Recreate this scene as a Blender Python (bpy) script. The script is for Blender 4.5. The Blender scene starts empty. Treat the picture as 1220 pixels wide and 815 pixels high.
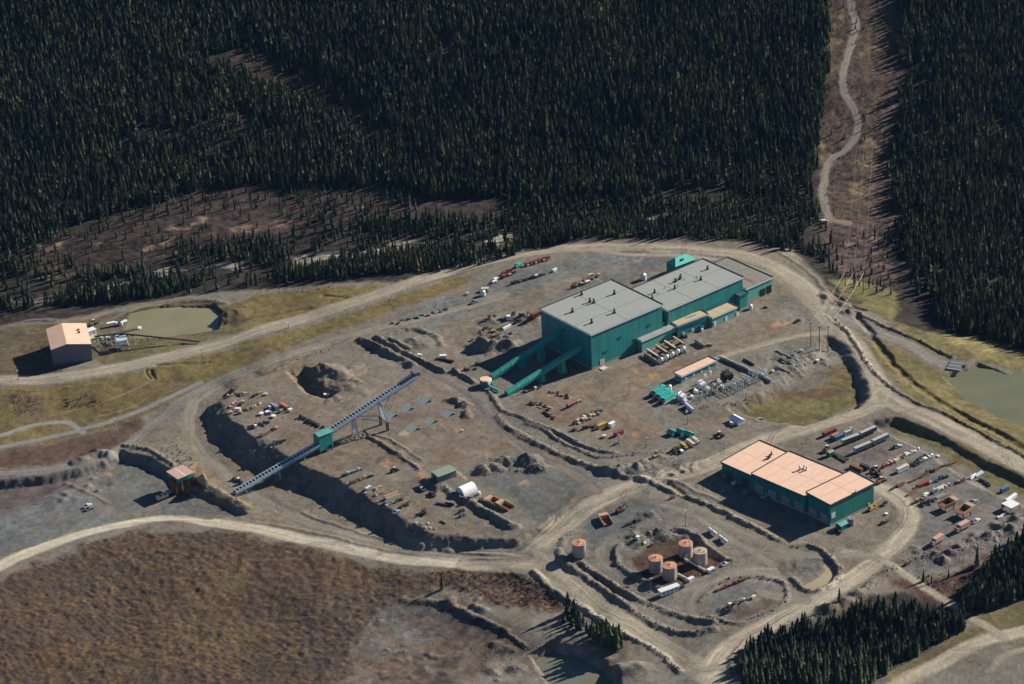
import bpy, math, random
import numpy as np

# ------------------------------------------------------------------ camera, light, exposure
C = bpy.context.scene.collection
SC = bpy.context.scene
FPX, PW, PH = 3400.0, 1220.0, 815.0           # focal length in photo pixels, photo size
PITCH, ROLL, RANGE = math.radians(27.3), 0.05, 1938.0
CAM = np.array([0.0, -RANGE*math.cos(PITCH), RANGE*math.sin(PITCH)])
FWD = np.array([0.0, math.cos(PITCH), -math.sin(PITCH)])
U0 = np.array([0.0, math.sin(PITCH), math.cos(PITCH)]); R0 = np.array([1.0, 0.0, 0.0])
RGT = math.cos(ROLL)*R0 - math.sin(ROLL)*U0
UPV = math.cos(ROLL)*U0 + math.sin(ROLL)*R0
from mathutils import Matrix, Vector
cam_d = bpy.data.cameras.new('camera'); cam = bpy.data.objects.new('camera', cam_d); C.objects.link(cam)
cam.matrix_world = Matrix([[RGT[0], UPV[0], -FWD[0], CAM[0]], [RGT[1], UPV[1], -FWD[1], CAM[1]],
                           [RGT[2], UPV[2], -FWD[2], CAM[2]], [0, 0, 0, 1]])
cam_d.sensor_width = 36; cam_d.lens = 36*FPX/PW; cam_d.clip_start = 5; cam_d.clip_end = 60000
SC.camera = cam
SUN_AZ, SUN_EL = math.radians(59.5), math.radians(27)   # clockwise from +Y, above the horizon
w = bpy.data.worlds.new('World'); SC.world = w; w.use_nodes = True
nt = w.node_tree; bg = nt.nodes['Background']
sky = nt.nodes.new('ShaderNodeTexSky'); sky.sky_type = 'NISHITA'; sky.sun_disc = False
sky.sun_elevation = SUN_EL; sky.sun_rotation = SUN_AZ; sky.altitude = 1200; sky.dust_density = 0.1; sky.ozone_density = 5.0; sky.air_density = 0.8
nt.links.new(sky.outputs[0], bg.inputs[0]); bg.inputs[1].default_value = 0.05
TOSUN = Vector((math.sin(SUN_AZ)*math.cos(SUN_EL), math.cos(SUN_AZ)*math.cos(SUN_EL), math.sin(SUN_EL)))
sl = bpy.data.lights.new('sun', 'SUN'); sl.energy = 5.0; sl.angle = math.radians(0.5); sl.color = (1.0, 0.93, 0.82)
so = bpy.data.objects.new('sun', sl); C.objects.link(so); so.rotation_euler = TOSUN.to_track_quat('Z', 'Y').to_euler()
so.location = (600, 400, 500)
SC.view_settings.view_transform = 'Standard'; SC.view_settings.look = 'None'
SC.view_settings.gamma = 1; SC.view_settings.exposure = 0.80
SC.cycles.max_bounces = 4; SC.cycles.diffuse_bounces = 2

rnd = random.Random(7); nrng = np.random.default_rng(11)

# ------------------------------------------------------------------ pixel survey -> world
def ray(px, py): return FWD*FPX + RGT*(px-PW/2) - UPV*(py-PH/2)
def unproj(px, py, z):
    d = ray(px, py); t = (z-CAM[2])/d[2]; return CAM + d*t
def project(x, y, z):
    v0, v1, v2 = x-CAM[0], y-CAM[1], z-CAM[2]
    f = v0*FWD[0]+v1*FWD[1]+v2*FWD[2]
    return PW/2 + FPX*(v0*RGT[0]+v1*RGT[1]+v2*RGT[2])/f, PH/2 - FPX*(v0*UPV[0]+v1*UPV[1]+v2*UPV[2])/f

# ------------------------------------------------------------------ noise
def vnoise(x, y, seed=0):
    rs = np.random.RandomState(seed); T = rs.rand(256, 256)
    xi = np.floor(x).astype(np.int64); yi = np.floor(y).astype(np.int64)
    fx = x-xi; fy = y-yi; fx = fx*fx*(3-2*fx); fy = fy*fy*(3-2*fy)
    a = T[xi & 255, yi & 255]; b = T[(xi+1) & 255, yi & 255]; c = T[xi & 255, (yi+1) & 255]; d = T[(xi+1) & 255, (yi+1) & 255]
    return (a*(1-fx)+b*fx)*(1-fy) + (c*(1-fx)+d*fx)*fy
def fbm(x, y, s, oct=3, seed=0):
    r = 0; amp = 1; tot = 0
    for i in range(oct):
        r = r + amp*(vnoise(x/s+17.3*i, y/s-9.1*i, seed+i)-.5)*2; tot += amp; amp *= .5; s *= .47
    return r/tot

# ------------------------------------------------------------------ terrain grid
def axis(a, b, st, lo, hi, g):
    m = list(np.arange(a, b+.01, st)); s = st; p = m[-1]
    while p < hi: s *= g; p += s; m.append(p)
    s = st; p = m[0]; L = []
    while p > lo: s *= g; p -= s; L.append(p)
    return np.array(L[::-1]+m)
XS = axis(-400, 400, 0.95, -9000, 9000, 1.16)
ys1 = np.arange(-400, 245, 1.15); ys2 = np.arange(ys1[-1]+2.0, 640, 2.4)
ys0 = axis(0, 1, 1.2, -5000, 1, 1.2); ys0 = ys0[ys0 < -.5]-400
ys3 = axis(0, 1, 3.0, -1, 16000, 1.16); ys3 = ys3[ys3 > 1.5]+ys2[-1]
YS = np.concatenate([ys0, ys1, ys2, ys3])
NX, NY = len(XS), len(YS)
GX, GY = np.meshgrid(XS, YS)                    # [iy, ix]
HG = np.zeros_like(GX)
def sample(A, x, y):
    x = np.asarray(x, float); y = np.asarray(y, float)
    ix = np.clip(np.searchsorted(XS, x)-1, 0, NX-2); iy = np.clip(np.searchsorted(YS, y)-1, 0, NY-2)
    fx = np.clip((x-XS[ix])/(XS[ix+1]-XS[ix]), 0, 1); fy = np.clip((y-YS[iy])/(YS[iy+1]-YS[iy]), 0, 1)
    return (A[iy, ix]*(1-fx)+A[iy, ix+1]*fx)*(1-fy)+(A[iy+1, ix]*(1-fx)+A[iy+1, ix+1]*fx)*fy
ZS = np.linspace(150, -40, 381)
def G(px, py):
    """point where the sight line through photo pixel (px,py) meets the terrain"""
    d = ray(px, py); t = (ZS-CAM[2])/d[2]
    x = CAM[0]+d[0]*t; y = CAM[1]+d[1]*t
    h = sample(HG, x, y); k = np.argmax(h >= ZS)
    if k == 0: k = len(ZS)-1
    g0 = ZS[k-1]-h[k-1]; g1 = ZS[k]-h[k]; f = g0/(g0-g1+1e-9)
    z = ZS[k-1]+(ZS[k]-ZS[k-1])*f
    return unproj(px, py, z)
def gpts(pts): return np.array([G(*p) for p in pts])
def smooth_line(P, n=6):
    P = np.asarray(P, float)
    if len(P) < 3: return P
    Q = np.vstack([2*P[0]-P[1], P, 2*P[-1]-P[-2]]); out = []
    for i in range(1, len(Q)-2):
        p0, p1, p2, p3 = Q[i-1:i+3]
        for k in range(n):
            t = k/n
            out.append(.5*((2*p1)+(-p0+p2)*t+(2*p0-5*p1+4*p2-p3)*t*t+(-p0+3*p1-3*p2+p3)*t**3))
    out.append(P[-1]); return np.array(out)
def window(pts, m):
    x0, y0 = pts[:, 0].min()-m, pts[:, 1].min()-m; x1, y1 = pts[:, 0].max()+m, pts[:, 1].max()+m
    a, b = np.searchsorted(XS, [x0, x1]); c, d = np.searchsorted(YS, [y0, y1])
    return slice(max(c-1, 0), d+1), slice(max(a-1, 0), b+1)
WX = fbm(GX, GY, 9, 3, 3)*1.6; WY = fbm(GX, GY, 9, 3, 5)*1.6        # edge wobble
def line_dist(pts, sx, warp=1.0):
    """distance, arclength and side of a polyline over a window of the grid"""
    x = GX[sx]+WX[sx]*warp; y = GY[sx]+WY[sx]*warp
    best = np.full(x.shape, 1e9); S = np.zeros(x.shape); side = np.zeros(x.shape); s0 = 0
    for (a, b) in zip(pts[:-1, :2], pts[1:, :2]):
        v = b-a; L = math.hypot(*v)
        if L < 1e-6: continue
        t = np.clip(((x-a[0])*v[0]+(y-a[1])*v[1])/(L*L), 0, 1)
        dx = x-a[0]-t*v[0]; dy = y-a[1]-t*v[1]; d = np.hypot(dx, dy); m = d < best
        best = np.where(m, d, best); S = np.where(m, s0+t*L, S)
        side = np.where(m, np.sign(v[0]*dy-v[1]*dx), side); s0 += L
    return best, S, side
def inside(px, py, poly):
    r = np.zeros(np.shape(px), bool); n = len(poly)
    for i in range(n):
        x0, y0 = poly[i][:2]; x1, y1 = poly[(i+1) % n][:2]
        if y0 == y1: continue
        c = ((y0 > py) != (y1 > py)) & (px < (x1-x0)*(py-y0)/(y1-y0)+x0); r ^= c
    return r
def poly_sd(pts, sx, warp=1.0):
    """signed distance to polygon (negative inside)"""
    q = np.vstack([pts, pts[:1]]); d, _, _ = line_dist(q, sx, warp)
    ins = inside(GX[sx]+WX[sx]*warp, GY[sx]+WY[sx]*warp, pts)
    return np.where(ins, -d, d)
def sstep(t): t = np.clip(t, 0, 1); return t*t*(3-2*t)

# ------------------------------------------------------------------ levels: two smooth fields and the scarp between
CTRL = [(0,455,-4),(100,445,-3.5),(200,425,-3),(330,390,-1.5),(420,360,0),(0,540,-9),(70,520,-9),(130,520,-8.5),(160,525,-9),(185,500,-7.5),(215,475,-6),
 (245,495,-8.5),(262,540,-10),(290,575,-10.5),(350,608,-9.5),(430,635,-8.5),(520,652,-6.5),(600,658,-4),(645,655,-1.5),(330,437,-1),(290,452,-3.5),(258,466,-6.5),
 (0,680,-13),(60,650,-13),(150,620,-12.5),(250,620,-11.5),(340,636,-10.5),(450,658,-8.5),(540,672,-6),(620,670,-3.5),(100,730,-15),(0,815,-15),(300,750,-14),(420,700,-11),(520,760,-12.5),
 (690,800,-14),(600,800,-13),(600,700,-8),(650,720,-8),(690,745,-8),(680,700,-3.5),(740,735,-4),(850,790,-5),(780,790,-9),(700,640,-2),(790,670,-2),(900,690,-3),(1000,700,-3),
 (1060,655,-2),(1150,640,-2),(1050,590,-1.5),(950,560,-1),(950,620,-1.5),(1100,560,-2.5),(1215,600,-3),(1080,488,0),(1220,556,-1),(1180,470,-6),(1130,430,-3),(1050,400,-1),
 (1000,780,-7),(1100,740,-6),(1200,700,-5),(1100,700,-4),(1100,800,-8),(1220,760,-6),(900,800,-6),(720,600,0),(860,540,-.5),(1000,500,0),(1046,470,0),
 (600,306,0),(700,292,0),(800,292,0),(900,305,0),(960,340,0),(650,400,0),(750,450,0),(900,400,0),(600,470,0),(500,400,0),(800,520,0),(480,345,-.5),
 (60,405,-5),(200,385,-7),(300,365,-5),(30,395,-6),
 (0,372,-15),(100,348,-15),(200,325,-15),(330,305,-15),(480,288,-15),(650,270,-15),(800,255,-15),(900,262,-14),(1010,300,-12),(1050,330,-10),(1030,350,-5),(1150,380,-10),(1220,400,-10),
 (100,300,-13),(300,260,-13),(500,240,-13),(700,235,-13),(900,235,-13),(1100,260,-12),(1220,300,-12),(-150,400,-12),(-150,600,-12),(-100,800,-15),(1350,700,-6),(1350,500,-6),(1350,400,-10)]
cp = np.array([list(unproj(a, b, c)[:2])+[c] for a, b, c in CTRL])
num = np.zeros_like(GX); den = np.zeros_like(GX)
for x, y, z in cp:
    q = 1.0/((GX-x)**2+(GY-y)**2+60.0)**1.7; num += q*z; den += q
HG[:] = num/den
HIGH = 0.25*fbm(GX, GY, 60, 2, 21)
top = [(330,444),(318,447),(285,460),(265,479),(273,498),(292,511),(314,526),(342,541),(358,553),(397,567),(417,580),(436,592),(464,607),(487,622),(518,635),(563,640),(612,643),
       (640,630),(690,590),(740,560),(900,500),(920,400),(700,330),(520,360),(420,402)]
tp = np.array([unproj(a, b, 0)[:2] for a, b in top])
sx = window(tp, 40)
sd = poly_sd(tp, sx, 1.5)
drop = np.maximum(HIGH[sx]-HG[sx], 0.01)
gul = 1+.35*fbm(GX[sx], GY[sx], 7, 2, 31)
k = sstep(1-np.maximum(sd, 0)/(drop*1.35*gul+.8))
lin = np.clip(1-np.maximum(sd, 0)/(drop*1.45*gul+.8), 0, 1)
k = .7*lin+.3*k
HG[sx] = HG[sx]*(1-k)+HIGH[sx]*k
# wooded hill beyond the valley
hb = 285+25*fbm(GX, GY*0, 240, 2, 41)
hy = np.maximum(GY-hb, 0)
hill = .22*(np.sqrt(hy*hy+900)-30)
hill += np.clip(hy/120, 0, 1)*(9*fbm(GX, GY, 170, 2, 43)+2.0*fbm(GX, GY, 45, 2, 44))
HG += np.minimum(hill, 230+0*hy)
HG += np.where(GY < -480, .05*(-480-GY)*0, 0)

BERMS = []
def berm(pts, h, wd, rough=.35):
    wd = wd*.78; h = h*.72; rough = rough*(.5 if h < 1.7 else 1); big = .35 if h < 1.7 else .9
    P = smooth_line(gpts(pts)); sx = window(P, wd*2+6)
    d, s, _ = line_dist(P, sx, 1.0)
    if h > .9: BERMS.append((P, wd))
    hh = h*(1+big*fbm(GX[sx], GY[sx], 26, 2, 53)+.8*rough*fbm(GX[sx], GY[sx], 9, 2, 51)+.7*rough*fbm(GX[sx], GY[sx], 3.0, 2, 52))
    HG[sx] += hh*np.clip(1-d/wd, 0, 1)**.8 if h > 0 else hh*np.clip(1-(d/wd)**2, 0, 1)
def basin(pts, z, ramp, rel=False):
    """push the ground inside a polygon to level z (or by z when rel) with banks 'ramp' metres wide"""
    P = gpts(pts); sx = window(P, ramp+6); sd = poly_sd(P[:, :2], sx, .8)
    k = sstep(.5-sd/ramp) if ramp > 0 else (sd < 0)
    tgt = HG[sx]+z if rel else z
    HG[sx] = HG[sx]*(1-k)+tgt*k
def mound(px, py, rx, ry, h, ang=0, rough=.5, seed=1):
    c = G(px, py); sx = window(np.array([c-[rx*1.5, rx*1.5+ry, 0], c+[rx*1.5, rx*1.5+ry, 0]]), 5)
    x = GX[sx]-c[0]; y = GY[sx]-c[1]; ca, sa = math.cos(ang), math.sin(ang)
    u = (x*ca+y*sa)/rx; v = (-x*sa+y*ca)/ry
    r = np.sqrt(u*u+v*v)*(1+.35*fbm(GX[sx], GY[sx], rx*.7, 2, seed+60))
    HG[sx] += h*np.clip(1.15-r, 0, 1)*(1+rough*fbm(GX[sx], GY[sx], 4.5, 3, seed+70))

# working yard below the crusher, hollow by the substation, bank under the right-hand road, ponds
basin([(-30,578),(60,567),(105,556),(125,549),(143,537),(152,541),(175,545),(203,562),(212,577),(243,585),(268,597),(292,612),(250,617),(150,619),(60,645),(-30,668)], -14, 5)
basin([(985,402),(1004,412),(1022,442),(1031,470),(1022,483),(960,505),(900,495),(872,487),(905,470),(950,440),(975,420)], -5.5, 9)
basin([(1040,503),(1066,498),(1121,520),(1154,540),(1220,574),(1300,610),(1300,640),(1160,575),(1100,535),(1050,512)], -4.5, 6)
PONDS = {}
basin([(158,374),(190,366),(255,364),(262,372),(258,392),(215,398),(160,402),(150,390)], -10, 5)
basin([(1128,449),(1166,434),(1190,444),(1270,484),(1270,526),(1190,496),(1148,469)], -10, 6)
basin([(634,782),(656,768),(685,775),(713,791),(735,806),(738,840),(690,840),(655,812)], -16.5, 6)
basin([(958,697),(972,690),(985,680),(980,668),(990,672),(994,684),(985,697),(970,702)], -4.6, 4)
basin([(752,668),(775,645),(812,640),(832,655),(858,670),(845,684),(800,700),(765,690)], -.9, 4, True)
basin([(345,443),(362,437),(372,445),(378,460),(398,468),(392,474),(365,466)], -4, 6, True)
basin([(788,574),(796,573),(817,588),(818,593),(808,592)], -1.2, 3, True)
# spoil mounds and rock piles
for i, a in enumerate([(400,447,17,14,5.5,.3),(385,440,10,9,4),(412,458,10,9,2.5),(585,558,10,6,4.5),(600,551,8,6,4.5),(628,549,9,7,5),(640,559,8,6,3.5),(573,562,6,4,3),
   (588,413,16,7,4.5,.1),(605,412,8,5,3),(570,409,9,5,3),(585,383,10,6,2.5),(632,380,9,6,3),(615,377,7,5,2.5),(496,408,17,9,3,.2),(545,478,5,4,3),(553,483,5,4,3.5),(537,476,5,3,2),
   (556,494,3.5,8,2.5),(520,512,12,8,1.2),(476,541,14,6,1.2,.6),(752,560,9,5,3),(725,563,8,5,2.2),(770,552,7,4,2),(790,548,8,5,1.5),(115,541,9,5,4,.3),(98,549,8,5,3,.4),(132,543,7,4,3.2),
   (795,640,8,4,1.5),(765,648,9,5,1.4),(688,658,5,5,1.8),(775,612,6,4,2.2),(985,355,5,9,2.5),(1000,362,6,5,3),(1012,372,6,5,2.5),(880,722,11,4,2,.3),(985,725,7,5,3),(1005,718,6,4,2.6),(1022,708,6,4,2.5),
   (950,675,10,8,1.6),(245,382,8,6,1),(272,378,11,9,3.5),(285,372,8,6,2),(715,790,10,6,3),(735,800,8,6,3),(760,795,10,6,2),(700,775,7,5,1.5),(590,768,5,3,1.6),(605,775,5,3,1.6),(585,800,6,4,2),(615,797,6,4,2),(452,742,4,3,1.5)]):
    mound(*a, seed=i*3)
for poly, n_, hh in (([(930,425),(985,408),(1000,430),(950,450),(925,450)],26,.9),([(560,402),(610,398),(615,420),(560,424)],16,1.6),([(720,556),(840,546),(850,560),(740,575)],26,1.3),([(1065,650),(1120,655),(1212,612),(1218,632),(1120,670)],44,1.3),
                    ([(450,770),(560,765),(640,790),(600,812),(440,812)],24,.9),([(745,628),(800,630),(850,648),(800,640),(750,650)],18,.9),([(60,580),(130,560),(150,585),(60,600)],14,1.0),([(500,690),(560,700),(600,730),(540,725)],12,.8),([(350,430),(425,430),(440,470),(380,480)],16,1.1)):
    xs_ = [p[0] for p in poly]; ys_ = [p[1] for p in poly]; c_ = 0
    while c_ < n_:
        a, b = rnd.uniform(min(xs_), max(xs_)), rnd.uniform(min(ys_), max(ys_))
        if inside(np.array([a]), np.array([b]), poly)[0]: r_ = rnd.uniform(2.2, 5); mound(a, b, r_, r_*rnd.uniform(.6, 1), hh*rnd.uniform(.5, 1.3), rnd.uniform(0, 3), .6, int(a)); c_ += 1
# windrows and berms beside the roads (photo pixels of the crest, height, half width)
for a in [
 ([(431,405),(450,414),(470,425),(490,436)],4.6,5),([(448,402),(460,409),(479,419)],2.6,3),([(482,421),(505,432),(529,443)],2.8,3.2),([(540,442),(553,449),(566,456)],3,3.4),
 ([(456,403),(475,395),(495,393),(515,399),(526,411)],2.2,4),([(466,404),(478,411),(490,416)],2,2.6),([(584,465),(590,478),(599,489),(626,500),(661,514),(685,526),(700,534),(735,541)],2.2,3),
 ([(594,496),(607,511),(636,527),(673,544),(700,555),(742,568),(770,572)],2.8,4),([(628,504),(651,514),(666,525),(700,541),(722,545),(780,538)],1.6,2.5),
 ([(522,577),(540,588),(560,600),(585,614),(605,625),(613,629)],4,5),([(440,520),(462,533),(490,552),(498,560)],1.8,2.6),([(447,517),(470,527),(500,548)],1.2,2.2),
 ([(330,440),(360,428),(400,415),(430,405)],1.4,2.6),([(240,474),(258,462),(300,445),(350,426),(420,402)],.8,2.2),
 ([(735,670),(733,660),(738,652),(752,645),(772,637),(795,633),(815,633),(831,641),(846,654),(863,667)],2.4,3.6),([(735,668),(744,678),(764,691),(790,704)],1.8,3),
 ([(664,655),(672,668),(700,691),(728,709),(764,734),(791,748),(822,756),(852,750)],2.6,3.6),([(691,671),(713,687),(742,705),(764,716),(795,729),(817,736),(850,742)],2.6,3.6),
 ([(668,650),(672,640),(682,633)],1.5,3),([(636,680),(666,707),(706,731),(730,748),(780,775),(810,800)],1.6,3),
 ([(777,574),(795,585),(832,597),(861,610),(900,630),(930,644)],2.2,3.2),([(770,571),(800,572),(835,588),(870,603)],1.0,2.6),([(945,652),(965,649),(986,662),(1000,678),(997,690),(978,703),(957,702),(943,690)],2.2,3.2),
 ([(835,715),(870,690),(920,690),(938,705),(925,725),(880,742),(845,735)],1.3,2.6),
 ([(995,379),(1021,412),(1040,441),(1056,457),(1091,479),(1130,495),(1171,517),(1225,546)],1.7,2.4),
 ([(1000,388),(985,376)],1,2),([(988,345),(1005,357),(1028,376),(1060,392),(1100,408),(1135,427)],1.6,2.6),([(925,300),(955,318),(980,342),(990,352)],1.2,3),
 ([(870,805),(872,785),(890,765),(930,752)],1.6,3),([(930,750),(975,732),(1020,708),(1045,690),(1095,665),(1150,655),(1190,632),(1225,615)],1.8,4.5),
 ([(480,717),(512,716),(547,727),(577,741),(604,754)],2.2,4),([(604,754),(620,766),(628,772)],1.6,2.6),([(455,808),(490,800),(520,790),(545,777)],1,2.2),
 ([(150,531),(175,536),(206,554)],2,3),([(242,577),(270,590),(297,606)],1.6,3.4),([(360,612),(420,632),(480,648),(560,660),(610,662)],1,2.2),([(300,622),(360,632),(420,646),(500,661),(560,667),(620,664)],.7,2),
 ([(130,600),(100,585),(88,580)],.7,2),([(-5,465),(80,463),(150,450),(230,428),(300,408),(380,384)],.6,2),([(-5,442),(80,440),(150,425),(230,408),(330,378),(440,345),(520,320),(600,298),(680,284),(740,282)],.9,2),
 ([(858,426),(880,437),(918,455)],1,2.5),([(1000,800),(1050,780)],.5,2),([(180,375),(200,364),(240,358),(268,362)],1.6,4),([(110,385),(150,368),(180,362),(230,355)],1,3)]:
    berm(*a)
for a in [([(1037,400),(1066,435),(1091,458),(1123,480),(1187,515),(1230,540)],-2.6,4.5),([(1018,370),(1027,385),(1040,398)],-2.5,4),([(1000,356),(1015,364),(1030,370)],-1.5,3),
          ([(590,262),(650,268),(800,258)],-.5,6),([(265,388),(300,380),(340,372),(372,368)],-1.2,3),([(385,352),(400,354),(412,354)],-1.5,3),([(185,435),(215,434),(250,431)],-1.2,2),
          ([(175,440),(178,452)],-1.4,2),([(180,440),(184,452)],-1.4,2)]:
    berm(*a)
# ------------------------------------------------------------------ building footprints (levelled pads)
class Rect: pass
def rect(N, A, B, h, base, flat=True):
    """box from three roof corners in photo pixels: N nearest, A to its right, B to its left; base = photo pixel of the foot below N"""
    r = Rect(); zb = G(*base)[2]; n = unproj(*N, zb+h); a = unproj(*A, zb+h); b = unproj(*B, zb+h)
    u = (a-n)[:2]; r.L = float(np.hypot(*u)); u = u/r.L; v = np.array([-u[1], u[0]]); r.W = float((b-n)[:2] @ v)
    c = n[:2]+u*r.L/2+v*r.W/2; r.c = (float(c[0]), float(c[1]), float(zb)); r.h = h; r.rot = math.atan2(u[1], u[0]); r.u = u; r.v = v
    if flat: pad(r, zb)
    return r
def pad(r, z, m=2.5):
    x = (GX-r.c[0])*r.u[0]+(GY-r.c[1])*r.u[1]; y = (GX-r.c[0])*r.v[0]+(GY-r.c[1])*r.v[1]
    d = np.maximum(np.abs(x)-r.L/2, np.abs(y)-abs(r.W)/2); k = np.clip(1-(d-m)/4, 0, 1); HG[:] = HG*(1-k)+z*k
FP = {}
FP['mill'] = rect((703.9,399),(788.7,363.4),(644,368.8),26,(706.5,439.5))
FP['hall'] = rect((794.8,369.6),(884.9,330.8),(752.6,345.2),20.5,(706.5,439.5))
FP['east'] = rect((889.3,344.3),(920.0,330.8),(836.6,320.6),11,(922,347))
FP['low1'] = rect((764.7,406.4),(806.6,388.0),(753,401.5),8.4,(764.7,420))
FP['low2'] = rect((807.2,388),(842.6,374.6),(799,384),9.4,(808,402.6))
FP['low3'] = rect((848.8,378.7),(877.7,366),(838.6,373.8),7.2,(848.8,389.5))
FP['tower'] = rect((881.5,353.2),(890.5,349),(877,351),11,(883,370))
FP['shed'] = rect((804.7,317.8),(828,308.9),(793.6,312.6),8,(805,327))
FP['shop3'] = rect((989.1,601.4),(1041.2,575.9),(960.5,587.6),14.9,(988.5,626.5))
FP['shop2'] = rect((960.0,591.7),(1004.0,565.0),(899.4,563),12.1,(960.5,613))
FP['shop1'] = rect((897.5,567.5),(942.5,542),(860.9,550.5),9.4,(897.5,583.5))
FP['pink'] = rect((61.4,417),(108,410),(57.8,392.4),12.5,(63,440))
FP['green'] = rect((522,567.8),(543.5,559.8),(514,561.5),4.8,(522,575.5))
FP['tent'] = rect((553.5,587),(569.5,581),(544.5,580.5),.1,(553.5,587))
FP['drive'] = rect((379.8,520.6),(395.8,514.4),(371.2,516.6),13,(380.6,541))
FP['ehouse'] = rect((812,448.3),(852.7,429.8),(804.9,443.8),5.0,(812,454))
FP['tanks'] = None

# ------------------------------------------------------------------ ground colour (what the ground is made of)
COL = np.zeros(GX.shape+(3,)); CLS = np.zeros(GX.shape, np.int8)
N1 = fbm(GX, GY, 45, 4, 101); N2 = fbm(GX, GY, 12, 3, 102); N3 = fbm(GX, GY, 3.2, 2, 103); N4 = fbm(GX, GY, 90, 3, 104)
def lin(*c): return np.array(c)
GRAVEL, SLATE, BROWN, TAN, PALE = lin(.158,.146,.122), lin(.108,.117,.115), lin(.165,.132,.098), lin(.262,.228,.172), lin(.40,.355,.275)
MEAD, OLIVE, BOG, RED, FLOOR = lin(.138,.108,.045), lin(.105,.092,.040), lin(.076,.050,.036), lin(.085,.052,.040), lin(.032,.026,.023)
SAND, ORANGE, DARK, MUD = lin(.33,.26,.16), lin(.36,.20,.105), lin(.055,.050,.047), lin(.10,.078,.055)
COL[:] = GRAVEL*(1+.10*N1[..., None]+.10*N2[..., None])
mix = sstep(.5+N4*1.4)[..., None]; COL[:] = COL*(1-.5*mix)+BROWN*.5*mix
def put(sx, k, col, cls, var=.12):
    kk = np.clip(k, 0, 1)[..., None]; c = col*(1+1.2*var*N2[sx]+1.5*var*N3[sx]+.8*var*N1[sx])[..., None]
    COL[sx] = COL[sx]*(1-kk)+c*kk
    if cls is not None: CLS[sx] = np.where(k > .5, cls, CLS[sx])
def area(pts, col, soft=3, cls=None, op=1, var=.14, wob=2.0, patch=0, seed=0):
    P = gpts(pts)[:, :2]; sx = window(P, soft+8); sd = poly_sd(P, sx, wob)
    k = op*sstep(.5-sd/(2*soft))
    if patch: k = k*sstep(.5+patch*fbm(GX[sx], GY[sx], 14, 3, 200+seed))
    put(sx, k, col, cls, var)
def road(pts, hw, col, soft=2.0, cls=1, op=1, streak=.18, edge=.30, wob=.5):
    soft = soft*.6; hw = hw*.94
    P = smooth_line(gpts(pts)); sx = window(P, hw+8); d, s, side = line_dist(P, sx, wob)
    k = op*sstep(.5-(d-hw)/(2*soft)); q = d*side
    st = fbm(q*6, s*.5, 9, 3, 301)*streak*2
    lane = .16*np.exp(-((np.abs(q)-hw*.42)/(hw*.16))**2)-edge*np.exp(-((d-hw-.6)/1.1)**2)
    put(sx, k, col*1.0, cls, .06)
    COL[sx] *= (1+k*(st+lane))[..., None]
def track(pts, col=DARK, hw=.55, op=.55, gap=2.2):
    P = smooth_line(gpts(pts)); sx = window(P, 6); d, s, side = line_dist(P, sx, .25)
    q = np.abs(d-gap/2) if gap else d
    k = op*np.clip(1.3-q/hw, 0, 1)*(.75+.5*fbm(GX[sx], GY[sx], 16, 2, 33)); put(sx, np.clip(k, 0, 1), col, None, .05)

# forest floor and wild ground
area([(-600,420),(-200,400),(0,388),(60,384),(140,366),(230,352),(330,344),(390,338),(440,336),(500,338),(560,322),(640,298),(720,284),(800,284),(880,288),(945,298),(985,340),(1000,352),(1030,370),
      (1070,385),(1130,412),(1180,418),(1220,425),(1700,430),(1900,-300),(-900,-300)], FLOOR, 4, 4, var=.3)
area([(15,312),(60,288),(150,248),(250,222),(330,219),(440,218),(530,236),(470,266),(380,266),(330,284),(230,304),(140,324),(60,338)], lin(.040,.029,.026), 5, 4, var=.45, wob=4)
for i in range(46):
    a, b = rnd.uniform(0, 960), 0; b = 372-a*.13+rnd.uniform(-48, 12); rx = rnd.uniform(6, 22)
    area([(a-rx,b+1.5),(a,b-rx*.14-1),(a+rx,b),(a+rx*.3,b+rx*.16+1)], [lin(.10,.075,.05), lin(.07,.048,.038), lin(.14,.105,.07), lin(.055,.05,.03)][i % 4], 2, 4, .7, .3, 3, 1.8, i+300)
for i, (a, b, rx) in enumerate([(45,297,26),(212,270,20),(235,264,10),(265,275,22),(300,272,26),(330,268,16),(405,240,12),(118,288,8),(70,292,9),(430,243,14),(80,255,8),(360,244,8),(200,287,7),(175,296,9),(60,330,12)]):
    area([(a-rx,b+2),(a-rx*.3,b-4),(a+rx,b-5),(a+rx*.6,b+3),(a-rx*.5,b+6)], lin(.21,.145,.088), 2, 4, .8, .25, 3, 1.6, i)
area([(230,75),(300,55),(360,80),(420,110),(470,160),(440,170),(380,130),(300,95),(240,90)], RED*.8, 6, 4, .7, .3, 4, 2)
area([(992,-40),(1078,-40),(1070,100),(1062,200),(1066,262),(985,268),(976,250),(975,180),(985,90)], lin(.078,.055,.042), 3, 4, .95, .4, 4)
for i, p in enumerate([[(990,15),(1005,10),(1000,60),(988,70)],[(986,70),(1000,80),(996,110),(984,105)],[(1020,40),(1060,45),(1062,60),(1025,70)],[(980,170),(1000,190),(985,200),(975,195)],[(1030,160),(1050,180),(1040,230),(1015,240),(1010,200)]]):
    area(p, lin(.20,.145,.075), 3, 4, .75, .3, 3, 1.5, i+20)
area([(985,268),(1066,262),(1062,345),(1000,325),(975,290)], lin(.085,.058,.050), 4, 4, .9, .4, 4)
for i, (a, b, rx) in enumerate([(1040,284,14),(1030,300,18),(1055,306,14),(1045,316,8),(1080,282,8),(1012,290,8)]):
    area([(a-rx,b+2),(a,b-3),(a+rx,b),(a+rx*.4,b+3)], lin(.25,.18,.13), 1.5, 4, .7, .3, 3, 1.6, i+40)
area([(1050,275),(1220,255),(1220,262),(1060,290)], lin(.13,.09,.06), 2, 4, .6, .3, 3, 1, 51)
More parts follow.
